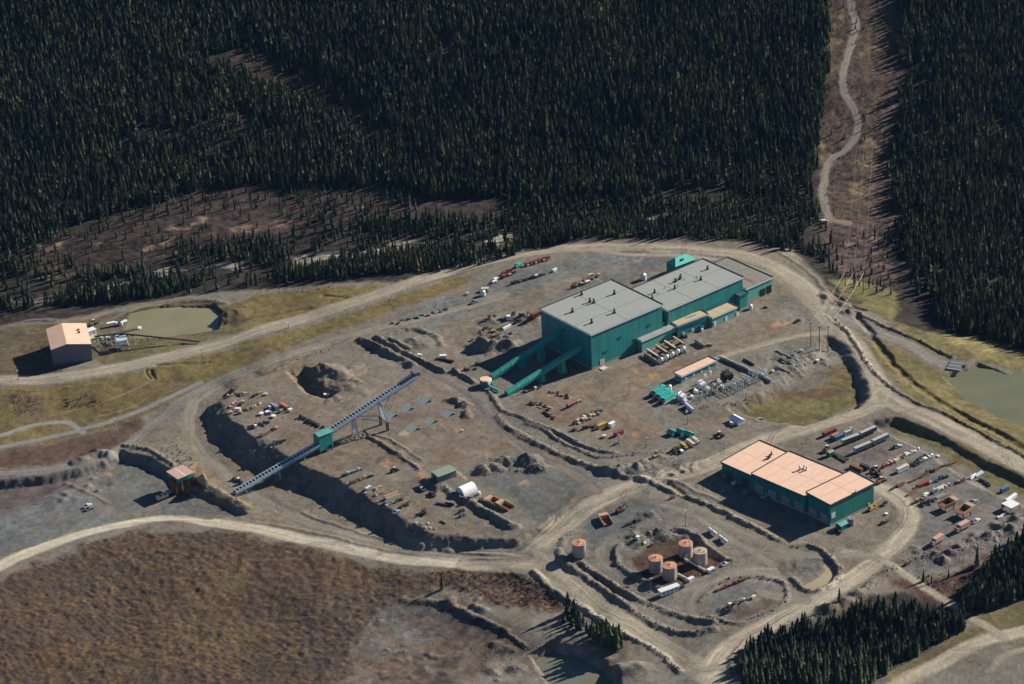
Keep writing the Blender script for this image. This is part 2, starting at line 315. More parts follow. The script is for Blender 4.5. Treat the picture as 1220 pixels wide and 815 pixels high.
# river flats with pale gravel bars
for i, p in enumerate([[(0,368),(60,355),(130,338),(160,330),(165,338),(120,350),(40,368)],[(330,312),(360,304),(400,302),(420,306),(380,312),(335,322)],[(430,302),(470,290),(496,286),(492,296),(450,304)],[(440,308),(480,298),(492,298),(488,306),(455,312)],
      [(575,285),(600,280),(618,278),(610,287),(585,292)],[(180,325),(200,318),(206,324),(188,332)],[(95,345),(150,336),(150,342),(100,352)],[(640,268),(665,262),(690,262),(660,272)],[(400,312),(440,296),(470,287),(500,283),(498,293),(470,298),(440,308)],[(90,352),(150,336),(160,340),(120,352)],[(180,328),(202,317),(210,322),(196,332)],[(760,258),(800,252),(806,258),(770,264)],[(255,318),(290,312),(285,322)]]):
    area(p, lin(.30,.265,.20), 1.5, 4, .85, .25, 3, 1.2, i+60)
# meadows
area([(-60,388),(0,392),(80,384),(150,372),(170,366),(240,356),(262,362),(268,380),(258,395),(200,405),(120,425),(60,446),(-60,452)], lin(.105,.085,.055), 3, 2, 1, .25, 3)
area([(112,428),(160,410),(210,400),(260,394),(300,380),(330,374),(330,380),(260,402),(200,418),(125,436)], OLIVE*1.05, 2, 2, .9, .25, 2)
area([(0,440),(60,436),(60,448),(0,452)], BOG*1.3, 2, 2, .8, .2)
area([(262,372),(275,362),(310,352),(340,348),(380,344),(400,340),(430,342),(480,336),(520,326),(560,315),(600,303),(660,292),(660,298),(600,312),(540,326),(480,344),(420,362),(350,380),(280,400),(262,392)], MEAD*1.05, 2.5, 2, 1, .2, 2.5)
area([(400,346),(440,342),(470,346),(430,352)], lin(.165,.135,.045), 3, 2, .7, .2)
area([(-60,462),(60,460),(130,449),(200,434),(280,414),(340,396),(420,371),(480,350),(540,331),(566,330),(540,345),(500,360),(460,372),(430,386),(380,400),(330,420),(280,440),(235,462),(200,480),(160,500),(120,512),(60,528),(-60,545)], MEAD, 2.5, 2, 1, .22, 2.5)
area([(-60,545),(60,530),(120,515),(165,498),(175,505),(160,522),(120,540),(60,555),(-60,560)], BOG*1.25, 3, 2, 1, .25, 3)
for i, p in enumerate([[(70,475),(100,468),(120,472),(118,484),(80,488)],[(5,470),(40,468),(60,490),(20,500)],[(30,495),(70,495),(60,505),(30,508)],[(150,460),(210,450),(230,455),(170,475)]]):
    area(p, lin(.085,.062,.048), 4, None, .75, .3, 4, 1.2, i+80)
for i in range(60):
    a, b = rnd.uniform(0, 560), 0; b = 470-a*.22+rnd.uniform(-16, 34)*(1-a/900); rx = rnd.uniform(5, 20)
    if CLS[np.searchsorted(YS, G(a, b)[1]), np.searchsorted(XS, G(a, b)[0])] == 2: area([(a-rx,b+2),(a,b-rx*.18-1),(a+rx,b),(a+rx*.3,b+rx*.2+1)], [lin(.135,.085,.04), lin(.085,.062,.042), lin(.10,.095,.04), lin(.165,.125,.055)][i % 4], 2.5, None, .7, .3, 3, 1.8, i+400)
for i in range(34):
    a, b = rnd.uniform(1035, 1215), 0; b = 405+(a-1035)*.62+rnd.uniform(-22, 24); rx = rnd.uniform(4, 14)
    if CLS[np.searchsorted(YS, G(a, b)[1]), np.searchsorted(XS, G(a, b)[0])] == 2: area([(a-rx,b-2),(a,b-rx*.2-1),(a+rx,b+3),(a,b+rx*.2+1)], [lin(.105,.075,.045), lin(.08,.062,.045), lin(.12,.105,.05)][i % 3], 2.5, None, .7, .3, 3, 1.8, i+500)
area([(262,372),(272,366),(290,372),(296,382),(285,390),(268,388)], lin(.060,.045,.034), 3, None, .8, .3, 3)
area([(60,458),(130,452),(200,440),(280,420),(240,440),(150,465),(90,470)], OLIVE*1.2, 5, None, .6, .2, 4, 1, 90)
area([(880,492),(930,470),(980,462),(1008,430),(1022,455),(1024,478),(1000,492),(960,506),(925,504)], OLIVE*1.25, 3, 2, 1, .25, 3)
area([(930,470),(990,440),(1008,425),(1018,450),(1000,475),(950,478)], lin(.105,.066,.040), 4, None, .9, .3, 4, 1.5, 91)
area([(800,488),(880,480),(930,450),(990,425),(1000,440),(950,465),(880,490),(820,500)], lin(.11,.07,.048), 4, None, .6, .3, 4, 1.4, 92)
area([(818,512),(850,498),(872,488),(876,493),(850,506),(825,518)], OLIVE*1.3, 2, 2, .8, .3, 3, 1.5, 93)
area([(992,335),(1010,332),(1040,338),(1070,352),(1068,372),(1060,382),(1035,372),(1010,355)], OLIVE*1.35, 3, 2, 1, .2, 3)
area([(1055,380),(1100,395),(1140,400),(1200,410),(1220,420),(1400,470),(1400,500),(1220,450),(1180,432),(1140,430),(1090,408)], OLIVE*1.2, 3, 2, 1, .3, 3)
area([(1125,398),(1160,402),(1185,412),(1180,424),(1150,420),(1130,408)], lin(.27,.22,.09), 3, 2, .8, .25, 3, 1, 94)
area([(1030,395),(1060,412),(1100,430),(1130,455),(1150,475),(1200,500),(1260,525),(1260,560),(1210,540),(1160,515),(1120,492),(1085,475),(1060,455),(1040,430)], lin(.135,.112,.05), 3, 2, 1, .25, 3)
area([(1050,503),(1070,495),(1100,508),(1150,532),(1220,566),(1400,650),(1400,680),(1220,590),(1180,578),(1130,545),(1090,525),(1060,512)], OLIVE*1.2, 3, 2, 1, .25, 3)
area([(1080,508),(1110,516),(1150,534),(1130,538),(1090,520)], BOG*1.1, 3, None, .6, .25, 3, 1.5, 95)
# lower bog, spoil and brush
area([(-400,700),(0,692),(60,668),(130,640),(200,628),(280,634),(360,652),(430,672),(500,684),(520,700),(470,715),(440,740),(425,790),(410,840),(380,900),(-500,900)], BOG, 5, 3, 1, .16, 6)
for i, (a, b, rx, ry) in enumerate([(120,720,60,16),(280,690,60,14),(380,720,50,18),(60,780,60,16),(250,760,70,20),(360,790,50,14),(440,690,30,8)]):
    area([(a-rx,b),(a,b-ry),(a+rx,b),(a,b+ry)], [lin(.130,.068,.034), lin(.110,.085,.038), lin(.066,.056,.047)][i % 3], 12, None, .75, .3, 6, 2.6, i+100)
area([(425,800),(432,750),(455,722),(500,708),(560,722),(610,748),(650,765),(600,790),(520,830),(420,850)], lin(.105,.082,.066), 9, 0, 1, .3, 8)
area([(436,770),(440,740),(470,722),(512,724),(530,740),(520,765),(480,785),(445,785)], SLATE*1.15, 4, None, .8, .2, 3, .6)
area([(430,800),(470,790),(520,780),(500,840),(420,840)], BOG*1.1, 3, None, .7, .3, 3, 1)
area([(500,682),(560,678),(620,680),(650,695),(668,716),(672,728),(640,728),(600,722),(550,706),(510,694)], RED*1.05, 3, 3, 1, .4, 3)
area([(560,820),(600,795),(640,775),(700,770),(760,790),(790,810),(760,840),(560,850)], lin(.14,.125,.105), 4, 0, .9, .15, 3)
area([(640,765),(690,760),(730,775),(740,800),(700,782),(660,772)], lin(.19,.135,.085), 3, None, .7, .2, 3)
area([(1060,690),(1110,690),(1170,668),(1220,640),(1300,600),(1300,700),(1170,720),(1150,742),(1100,716),(1085,705)], RED*.9, 3, 4, 1, .35, 3)
area([(880,790),(930,752),(985,738),(1040,708),(1080,705),(1140,728),(1150,745),(1100,778),(1040,812),(900,830)], FLOOR*1.25, 3, 4, 1, .35, 2)
area([(1140,738),(1180,728),(1220,712),(1300,690),(1300,600),(1218,640),(1175,670),(1148,700)], FLOOR*1.3, 3, 4, 1, .35, 2)
area([(1040,815),(1100,780),(1150,752),(1170,745),(1185,755),(1130,785),(1080,812)], lin(.125,.105,.05), 2, 2, 1, .25, 2)
area([(1165,738),(1220,716),(1300,690),(1300,740),(1220,748),(1190,752)], OLIVE*1.05, 2, 2, .9, .25, 2)
area([(1060,673),(1110,655),(1170,645),(1220,615),(1260,600),(1260,620),(1200,655),(1140,668),(1090,690)], lin(.125,.115,.105), 4, 0, .9, .3, 3)
# yards of differing stone
area([(-60,620),(60,582),(100,592),(125,612),(150,617),(90,632),(0,662),(-60,690)], SLATE*1.05, 3, None, .9)
area([(-60,575),(60,570),(100,560),(90,580),(40,600),(0,618),(-60,640)], lin(.100,.080,.078), 4, None, .85, .2)
area([(140,545),(200,560),(205,580),(180,600),(150,612),(120,600),(110,575)], SLATE, 4, None, .7)
area([(212,590),(265,600),(280,612),(200,616),(185,605)], SLATE*.95, 3, None, .8)
area([(220,545),(262,560),(300,600),(330,618),(300,615),(250,582)], lin(.25,.205,.14), 4, None, .8, .25, 3)
area([(205,520),(240,540),(262,565),(235,560),(205,545)], lin(.20,.14,.085), 4, None, .7, .3, 3, 1)
area([(340,605),(420,640),(500,658),(440,652),(350,628),(310,612)], lin(.23,.185,.12), 3, None, .7, .25, 3, .8)
area([(500,360),(560,345),(640,318),(700,305),(790,300),(790,318),(735,332),(645,362),(600,372),(520,385)], SLATE*1.15, 4, None, .75)
area([(560,375),(620,352),(700,322),(740,318),(680,345),(620,372)], BROWN*1.1, 5, None, .7)
area([(520,395),(560,372),(600,375),(560,400),(545,420),(560,440),(540,440),(525,415)], BROWN*1.05, 4, None, .8)
area([(610,480),(700,448),(790,425),(900,380),(990,395),(960,402),(860,425),(780,450),(740,480),(790,520),(750,540),(690,520),(640,495)], BROWN*1.0, 5, None, .75)
area([(330,450),(400,430),(480,440),(540,470),(600,500),(620,530),(560,545),(480,560),(400,560),(340,530),(290,490)], lin(.160,.128,.100), 6, None, .7)
area([(620,540),(690,560),(720,575),(680,605),(640,625),(600,590),(570,575)], SLATE*.95, 5, None, .75)
area([(740,478),(800,440),(860,430),(920,452),(900,470),(840,500),(790,510)], GRAVEL*.98, 3, None, .8)
area([(925,405),(990,400),(998,420),(960,440),(920,452),(870,425)], lin(.16,.15,.125), 4, None, .8)
area([(1050,520),(1100,535),(1180,580),(1220,600),(1240,620),(1180,650),(1100,670),(1060,640),(1080,600),(1040,560),(1000,530)], lin(.135,.128,.118), 5, None, .8)
area([(700,640),(740,600),(790,595),(850,620),(900,660),(880,700),(790,720),(710,680)], lin(.155,.142,.12), 5, None, .7)
area([(700,625),(720,605),(770,595),(800,605),(760,622),(720,640),(700,645)], SLATE*.95, 4, None, .8)
area([(752,668),(775,645),(812,640),(832,655),(858,670),(845,684),(800,700),(765,690)], lin(.070,.042,.028), 2, None, 1, .2)
area([(845,720),(880,696),(925,695),(930,710),(890,732),(855,735)], lin(.135,.125,.11), 2, None, .7)
area([(868,738),(900,716),(928,705),(930,716),(890,736)], lin(.11,.078,.058), 2, None, .8)
area([(788,574),(796,573),(817,588),(818,593),(808,592)], SAND*1.05, 1.2, None, 1)
area([(944,652),(968,652),(985,668),(970,690),(945,680)], SLATE*.85, 3, None, .7)

# haul roads (photo pixels of the centre line)
road([(-60,454),(0,453),(60,451),(130,440),(200,425),(280,404),(340,385),(420,360),(480,340),(540,322),(600,306),(650,298),(700,295),(760,294),(820,296)], 7.5, TAN*.95)
road([(780,296),(830,298),(880,303),(920,316),(950,335),(975,358),(1000,386),(1022,415),(1040,445),(1052,470)], 8, TAN*1.05, 4)
road([(700,297),(760,304),(830,306),(890,316),(930,335),(965,365),(990,392),(1010,410)], 3, TAN*1.15, 3, 1, .8)
road([(1046,466),(1075,485),(1120,503),(1160,524),(1220,555),(1320,605)], 8, TAN*1.12)
road([(1052,468),(1046,480),(1015,493),(985,502),(960,510),(930,519),(890,533),(845,553),(800,566),(760,577),(720,593),(690,612),(660,636),(630,660)], 8, TAN*1.08)
road([(1062,482),(1040,482),(1010,494)], 5, TAN*1.05, 3)
road([(790,566),(760,580),(730,590),(705,602),(680,622)], 2.6, PALE*.82, 2.5, 1, .8)
road([(-60,712),(0,674),(40,656),(90,638),(140,625),(200,619),(260,623),(320,633),(380,646),(440,659),(500,668),(560,672),(620,672)], 5.6, PALE, 1.6)
road([(560,672),(620,672),(655,684),(690,706),(730,735),(780,765),(830,795),(865,825)], 8.5, TAN*1.12, 2)
road([(640,662),(655,672),(690,700)], 5, TAN*1.15, 3, 1, .7)
road([(845,800),(860,778),(890,758),(930,738),(975,714),(1020,686),(1052,660),(1078,635),(1084,612),(1070,592),(1040,578)], 7, TAN*1.25, 3)
road([(870,775),(930,742),(1000,700),(1060,655)], 2.2, PALE*.85, 2, 1, .8)
road([(1000,655),(1040,664),(1066,674),(1090,692),(1106,703),(1140,724),(1150,730)], 3.2, TAN*1.1, 1.6)
road([(1040,840),(1080,810),(1120,790),(1160,768),(1200,756),(1240,748),(1320,730)], 6, TAN*1.2, 2)
road([(1160,738),(1178,748),(1195,760)], 3.5, TAN*1.05, 1.6)
road([(1180,800),(1200,780),(1240,770)], 3, TAN*.9, 2)
road([(990,372),(1015,386),(1050,398),(1090,415),(1115,430),(1140,440)], 5.5, lin(.185,.17,.145), 2)
road([(1003,394),(960,399),(910,410),(870,422),(830,436)], 3.6, TAN*1.05, 3, 1, .8)
road([(600,352),(560,364),(520,374),(470,386),(420,400),(370,414),(320,432),(280,447),(245,466),(228,490),(226,515),(245,545),(280,575),(330,606),(400,631),(480,650),(560,662),(625,664)], 5.5, lin(.190,.168,.135), 2)
road([(-60,572),(0,564),(60,560),(110,548),(150,530),(180,508),(210,482),(245,462),(290,440)], 5, lin(.165,.153,.132), 2.5)
road([(-60,542),(0,533),(60,521),(120,505),(160,492),(200,474),(240,456)], 3, lin(.185,.18,.16), 1.6)
road([(-60,532),(0,519),(40,507),(76,503),(90,508),(99,516)], 2.6, lin(.20,.205,.185), 1.5)
road([(400,408),(440,403),(470,418),(505,438),(540,456),(570,474),(588,500),(605,520),(640,542),(680,563),(710,585)], 4.5, lin(.155,.135,.112), 2.5)
road([(592,490),(620,493),(645,505),(670,528),(700,543),(740,545),(770,540),(800,527),(830,515)], 3.6, lin(.150,.135,.115), 1.8)
road([(650,655),(690,690),(740,722),(790,752)], 2.2, lin(.23,.20,.155), 2, 1, .7)
road([(715,670),(720,640),(745,616),(790,603),(830,615),(865,640),(900,660),(925,680),(905,705),(960,715)], 3.5, lin(.20,.18,.145), 2.5, 1, .8)
road([(715,668),(735,690),(770,706),(830,700),(880,680),(925,678)], 3.2, lin(.195,.178,.145), 2.5, 1, .8)
road([(830,740),(825,715),(850,695),(900,682),(935,690)], 2.8, lin(.20,.18,.15), 2, 1, .7)
road([(820,600),(870,628),(930,655),(980,662),(1040,662)], 4, lin(.20,.178,.14), 3, 1, .7)
road([(868,560),(840,575),(850,600),(900,630),(950,650)], 5, lin(.215,.185,.14), 4, 1, .7)
road([(1012,-60),(1014,5),(1020,30),(1012,60),(1005,85),(1006,110),(1019,133),(1021,158),(1009,177),(990,190),(983,208),(981,238),(990,262)], 3.6, lin(.20,.175,.145), 1.2)
road([(985,262),(1010,266)], 4, lin(.21,.15,.11), 2)
road([(0,390),(50,380),(110,386),(150,372)], 2.5, lin(.145,.13,.115), 2, None, .8)
road([(580,810),(640,775),(700,780),(790,800)], 3, lin(.165,.15,.125), 2, None, .7)
road([(790,815),(830,800),(860,795)], 3, lin(.20,.19,.165), 2, 1, .8)
area([(684,655),(698,628),(725,606),(765,597),(800,606),(765,622),(728,638),(712,655)], SLATE*.98, 3, None, .9, .2, 3)
area([(640,575),(700,585),(675,608),(640,620),(610,600)], SLATE*.98, 4, None, .55, .2, 3, 2)
area([(850,705),(890,694),(920,698),(905,708),(868,722),(852,722)], SLATE*1.0, 2, None, .6, .2)
# puddle stains and rusty patches
for a, b, rx, ry, c in [(596,526,9,5,0),(576,540,7,2.5,0),(530,539,5,2,0),(622,562,9,3,1),(625,574,8,4,0),(753,441,8,3.5,0),(780,450,8,4,2),(727,439,7,4,2),(665,461,6,3,2),(928,384,9,6,0),(948,392,10,3,0),(757,506,6,4,0),(770,514,8,5,0),(755,518,8,4,0),
      (657,620,6,3,1),(673,634,5,3,1),(807,724,6,3,1),(560,472,8,4,3),(528,505,10,3,3),(482,516,9,3,3),(424,537,7,3,0),(503,566,8,4,0),(460,552,8,4,0),(415,474,10,4,4),(378,495,10,4,4),(130,566,6,3,0),(322,458,10,4,4),(690,440,6,2,4),(640,575,10,5,5),(545,640,12,4,5),(760,310,7,2,3),(935,372,5,2,0),(650,630,10,4,1),(1160,706,8,3,4)]:
    area([(a-rx,b+ry*.4),(a-rx*.5,b-ry*.8),(a+rx*.4,b-ry),(a+rx,b-ry*.2),(a+rx*.5,b+ry*.9),(a-rx*.4,b+ry)], [ORANGE, lin(.32,.24,.17), lin(.36,.22,.07), lin(.32,.28,.21), lin(.21,.14,.095), lin(.15,.095,.085)][c], 1.6, None, .62, .2, 2.5, 2.2, a)
# wheel tracks
for t in [[(650,636),(700,606),(760,580),(830,560),(880,545)],[(620,655),(660,620),(640,600),(610,600)],[(745,598),(770,585),(790,560),(840,540),(856,528)],[(690,612),(750,585),(800,572)],[(560,478),(590,500),(610,522),(660,553)],[(440,405),(520,448),(575,480)],
          [(1000,655),(1050,645),(1074,625),(1078,605),(1062,588)],[(1010,650),(1040,640),(1062,620),(1064,600)],[(860,540),(858,525),(840,523)],[(760,575),(770,590),(750,600),(765,608)],[(700,300),(760,300),(830,303),(880,312),(920,330),(960,358),(995,395),(1030,440)],
          [(690,296),(760,297),(840,300)],[(560,420),(545,400),(560,380),(600,370)],[(690,450),(740,440),(800,425),(860,410)],[(700,470),(740,500),(770,520)],[(250,530),(290,572),(350,608),(430,634)],[(240,480),(236,512),(255,545)],[(520,600),(560,620),(600,636),(650,634)],
          [(480,550),(540,580),(600,640)],[(400,540),(460,552),(520,580)],[(840,700),(870,668),(900,660)],[(720,680),(760,706),(800,712)],[(830,790),(800,770),(730,730),(680,690)],[(865,770),(930,735),(1000,692)],[(620,560),(660,575),(680,590),(640,625)],[(1046,470),(1080,486),(1150,520)],
          [(585,780),(640,770),(700,785)],[(600,760),(640,790),(660,805)],[(870,560),(845,572),(842,590),(870,610)],[(1120,590),(1130,575),(1145,570)],[(1165,590),(1185,600)],[(920,640),(960,655),(1000,655)]]:
    track(t, op=.66)
rt = random.Random(12)
for k in range(230):
    a, b = rt.uniform(330, 1200), rt.uniform(305, 780)
    q = rt.uniform(0, 6.28); L = rt.uniform(18, 60); cv = rt.uniform(-.8, .8); ln = []
    for i in range(5): ln.append((a, b)); a += math.cos(q)*L/4; b += math.sin(q)*L/4*.5; q += cv/4
    c0 = G(*ln[2]); ci = CLS[np.searchsorted(YS, c0[1]), np.searchsorted(XS, c0[0])]
    if ci in (0, 1): track(ln, [DARK, lin(.22,.19,.15), lin(.10,.08,.065)][k % 3], .55, .6)
for t in [[(60,495),(120,480),(165,462),(185,452)],[(100,500),(150,488),(180,472)]]: track(t, lin(.28,.22,.15), .8, .7, 0)

# fine relief; banks get gullies and ragged edges
sl_ = np.hypot(np.gradient(HG, XS, axis=1), np.gradient(HG, YS, axis=0)); near_ = (GY > -430) & (GY < 250) & (np.abs(GX) < 420)
HG += np.where(near_, np.clip(sl_-.15, 0, .8)*(.5*fbm(GX, GY, 5.2, 2, 140)+.8*fbm(GX, GY, 2.2, 1, 141)), 0)
site = (GY > -420) & (GY < 260) & (np.abs(GX) < 430)
rough = np.where(CLS == 3, .55, np.where(CLS == 2, .22, np.where(CLS == 4, .5, np.where(CLS == 1, .06, .16))))
HG += rough*(N3*.7+fbm(GX, GY, 6, 2, 110))
hum = np.abs(vnoise(GX*.40+GY*.22+WX*.5, GY*.42-GX*.12+WY*.5, 120)-.5)*2
hk = np.where(CLS == 3, (1-hum)**2, 0)*sstep((fbm(GX, GY, 40, 2, 121)+.45)*1.4)
rg = np.sin((GX*.62+GY*.50)*2.35+WX*1.5+fbm(GX, GY, 30, 2, 150)*9)*sstep((fbm(GX, GY, 42, 2, 151)+.02)*2.6)
HG += np.where(CLS == 3, .11*rg, 0)
HG += .45*hk+np.where(CLS == 3, .34*fbm(GX, GY, 2.6, 1, 122), 0)
gk = np.where(CLS == 3, np.clip(fbm(GX, GY, 2.0, 1, 123)*1.8+fbm(GX, GY, 22, 2, 124)*1.1-.15, 0, 1)*.42, 0)[..., None]
COL = COL*(1-gk)+lin(.165,.115,.048)*gk
gk = np.where(CLS == 3, np.clip(fbm(GX, GY, 2.2, 1, 125)*1.9+fbm(GX, GY, 30, 2, 126)*1.2-.2, 0, 1)*.55, 0)[..., None]
COL = COL*(1-gk)+lin(.050,.046,.045)*gk
gk = np.where(CLS == 2, np.clip(fbm(GX, GY, 4.5, 2, 127)*1.3+fbm(GX, GY, 20, 2, 128)*1.2-.15, 0, 1)*.5, 0)[..., None]
COL = COL*(1-gk)+lin(.095,.062,.035)*gk
for k_, r in FP.items():
    if r: pad(r, r.c[2], 1.0)
spk = np.where(near_, nrng.random(GX.shape), .5)
COL *= (1+np.where(np.isin(CLS, (0, 1)), .30, .22)*(spk-.5)+np.where(CLS == 0, .16*fbm(GX, GY, 2.4, 1, 142)+.14*fbm(GX, GY, 7, 2, 143)+.16*fbm(GX, GY, 19, 2, 144), 0))[..., None]
spk2 = np.where(near_ & (CLS == 0), sstep((fbm(GX, GY, 16, 3, 145)-.12)*4), 0)[..., None]*.45
COL = COL*(1-spk2)+COL*np.array([1.16, .93, .76])*.9*spk2
COL = np.clip(COL, .01, .9)

# ------------------------------------------------------------------ materials
MATS = {}
def mat(name, col, rough=.8, var=.15, scale=.6, metal=0, bump=0, streak=0, spec=.3, rib=0):
    if name in MATS: return MATS[name]
    m = bpy.data.materials.new(name); m.use_nodes = True; n = m.node_tree; b = n.nodes['Principled BSDF']; L = n.links.new
    b.inputs['Roughness'].default_value = rough; b.inputs['Metallic'].default_value = metal; b.inputs['Specular IOR Level'].default_value = spec
    tc = n.nodes.new('ShaderNodeTexCoord'); no = n.nodes.new('ShaderNodeTexNoise'); no.inputs['Scale'].default_value = scale; no.inputs['Detail'].default_value = 5
    if streak:
        mp = n.nodes.new('ShaderNodeMapping'); mp.inputs['Scale'].default_value = (1.6, 1.6, .08); L(tc.outputs['Object'], mp.inputs[0]); L(mp.outputs[0], no.inputs['Vector'])
    else: L(tc.outputs['Object'], no.inputs['Vector'])
    rp = n.nodes.new('ShaderNodeMapRange'); rp.inputs[1].default_value = .25; rp.inputs[2].default_value = .75; rp.inputs[3].default_value = 1-var; rp.inputs[4].default_value = 1+var
    L(no.outputs[0], rp.inputs[0])
    mx = n.nodes.new('ShaderNodeVectorMath'); mx.operation = 'SCALE'; mx.inputs[0].default_value = col; L(rp.outputs[0], mx.inputs['Scale']); L(mx.outputs[0], b.inputs['Base Color'])
    if rib:
        wv = n.nodes.new('ShaderNodeTexWave'); wv.wave_type = 'BANDS'; wv.bands_direction = 'DIAGONAL'; wv.inputs['Scale'].default_value = rib; L(tc.outputs['Object'], wv.inputs[0])
        mp2 = n.nodes.new('ShaderNodeMapping'); mp2.inputs['Scale'].default_value = (1, 1, 0); L(tc.outputs['Object'], mp2.inputs[0]); L(mp2.outputs[0], wv.inputs[0])
        bp = n.nodes.new('ShaderNodeBump'); bp.inputs['Strength'].default_value = .5; bp.inputs['Distance'].default_value = .15; L(wv.outputs[1], bp.inputs['Height']); L(bp.outputs[0], b.inputs['Normal'])
    elif bump:
        bp = n.nodes.new('ShaderNodeBump'); bp.inputs['Strength'].default_value = 1; bp.inputs['Distance'].default_value = bump; L(no.outputs[0], bp.inputs['Height']); L(bp.outputs[0], b.inputs['Normal'])
    MATS[name] = m; return m
def ground_mat(nm, con, dist, sc_):
    m = bpy.data.materials.new(nm); m.use_nodes = True; n = m.node_tree; b = n.nodes['Principled BSDF']; L = n.links.new
    b.inputs['Roughness'].default_value = .95; b.inputs['Specular IOR Level'].default_value = .1
    at = n.nodes.new('ShaderNodeAttribute'); at.attribute_name = 'Col'
    tc = n.nodes.new('ShaderNodeTexCoord'); n1 = n.nodes.new('ShaderNodeTexNoise'); n1.inputs['Scale'].default_value = sc_; n1.inputs['Detail'].default_value = 4; n1.inputs['Roughness'].default_value = .7
    L(tc.outputs['Object'], n1.inputs[0])
    r1 = n.nodes.new('ShaderNodeMapRange'); r1.inputs[1].default_value = .3; r1.inputs[2].default_value = .7; r1.inputs[3].default_value = 1-con; r1.inputs[4].default_value = 1+con; L(n1.outputs[0], r1.inputs[0])
    mx = n.nodes.new('ShaderNodeVectorMath'); mx.operation = 'SCALE'; L(at.outputs['Color'], mx.inputs[0]); L(r1.outputs[0], mx.inputs['Scale']); L(mx.outputs[0], b.inputs['Base Color'])
    bp = n.nodes.new('ShaderNodeBump'); bp.inputs['Strength'].default_value = .8; bp.inputs['Distance'].default_value = dist; L(n1.outputs[0], bp.inputs['Height']); L(bp.outputs[0], b.inputs['Normal'])
    return m
GMS = [ground_mat('gravel_surface', .24, .32, .8), ground_mat('road_surface', .15, .12, .7), ground_mat('grass_surface', .32, .4, .8), ground_mat('bog_surface', .42, .55, .75), ground_mat('forest_surface', .35, .5, .7)]
# ------------------------------------------------------------------ ground sheets, one object per kind of ground
q = CLS[:-1, :-1]
idx = np.arange(NX*NY).reshape(NY, NX)
quads = np.stack([idx[:-1, :-1], idx[:-1, 1:], idx[1:, 1:], idx[1:, :-1]], -1)
dzx = np.gradient(HG, XS, axis=1); dzy = np.gradient(HG, YS, axis=0)
NRM = np.stack([-dzx, -dzy, np.ones_like(HG)], -1); NRM /= np.linalg.norm(NRM, axis=-1, keepdims=True)
V = np.stack([GX, GY, HG], -1).reshape(-1, 3); CF = np.concatenate([COL, np.ones(COL.shape[:2]+(1,))], -1).reshape(-1, 4); NF = NRM.reshape(-1, 3)
def np_mesh(name, v, f, n=4):
    me = bpy.data.meshes.new(name); me.vertices.add(len(v)); me.vertices.foreach_set('co', np.ascontiguousarray(v, np.float32).ravel())
    me.loops.add(f.size); me.loops.foreach_set('vertex_index', np.ascontiguousarray(f, np.int32).ravel())
    me.polygons.add(len(f)); me.polygons.foreach_set('loop_start', np.arange(0, f.size, n, dtype=np.int32)); me.update(calc_edges=True)
    return me
for cls, nm in [(0, 'gravel_ground'), (1, 'dirt_road'), (2, 'grass_meadow'), (3, 'bog'), (4, 'forest_floor')]:
    f = quads[q == cls]
    if not len(f): continue
    u, inv = np.unique(f, return_inverse=True); f2 = inv.reshape(f.shape)
    me = np_mesh(nm, V[u], f2)
    ca = me.color_attributes.new('Col', 'FLOAT_COLOR', 'POINT'); ca.data.foreach_set('color', np.ascontiguousarray(CF[u], np.float32).ravel())
    me.polygons.foreach_set('use_smooth', np.ones(len(f), bool)); me.materials.append(GMS[cls])
    me.normals_split_custom_set_from_vertices(NF[u].astype(np.float32))
    o = bpy.data.objects.new(nm, me); C.objects.link(o); o['kind'] = 'structure'

def water(name, pts, z, col, rough=.18, cls='structure'):
    P = np.array([unproj(a, b, z)[:2] for a, b in pts]); n = len(P)
    me = bpy.data.meshes.new(name); me.from_pydata([(x, y, z) for x, y in P], [], [list(range(n))]); me.update()
    if me.polygons[0].normal.z < 0: me.flip_normals()
    m = mat(name+str(int(col[0]*1000)), col, .2, .12, .05, 0, .03, 0, .3); me.materials.append(m)
    o = bpy.data.objects.new(name, me); C.objects.link(o); o['kind'] = cls
water('settling_pond_water', [(140,385),(158,366),(195,358),(262,355),(278,372),(270,398),(220,408),(160,412),(140,402)], -7.8, (.205,.19,.105))
water('tailings_pond_water', [(1110,450),(1140,430),(1190,432),(1300,480),(1300,535),(1190,506),(1130,475)], -5.4, (.142,.146,.082))
water('muddy_pond_water', [(620,775),(650,755),(700,765),(745,795),(755,860),(690,860),(640,830)], -14.9, (.140,.142,.100))
water('silty_pit_water', [(950,705),(965,680),(975,662),(1000,665),(1003,690),(985,708)], -3.9, (.33,.275,.175))
def ribbon(name, pts, hw, z, col):
    P = smooth_line(np.array([unproj(a, b, z) for a, b in pts])); t = np.gradient(P[:, :2], axis=0); t /= np.linalg.norm(t, axis=1, keepdims=True); nn = np.stack([-t[:, 1], t[:, 0]], 1)
    wv = hw*(1+.35*np.sin(np.arange(len(P))*.9))[:, None]
    a = P[:, :2]+nn*wv; b = P[:, :2]-nn*wv; n = len(P); zz = np.array([sample(HG, p[0], p[1]) for p in P]); zz = np.minimum.accumulate(zz[::-1])[::-1] if False else zz
    v = [(x, y, h+.15) for (x, y), h in zip(a, zz)]+[(x, y, h+.15) for (x, y), h in zip(b, zz)]
    me = bpy.data.meshes.new(name); me.from_pydata(v, [], [[i, i+n, i+n+1, i+1] for i in range(n-1)]); me.update()
    if me.polygons[0].normal.z < 0: me.flip_normals()
    me.materials.append(mat('river_water', col, .25, .5, .12, 0, .25, 0, .5)); o = bpy.data.objects.new(name, me); C.objects.link(o); o['kind'] = 'structure'
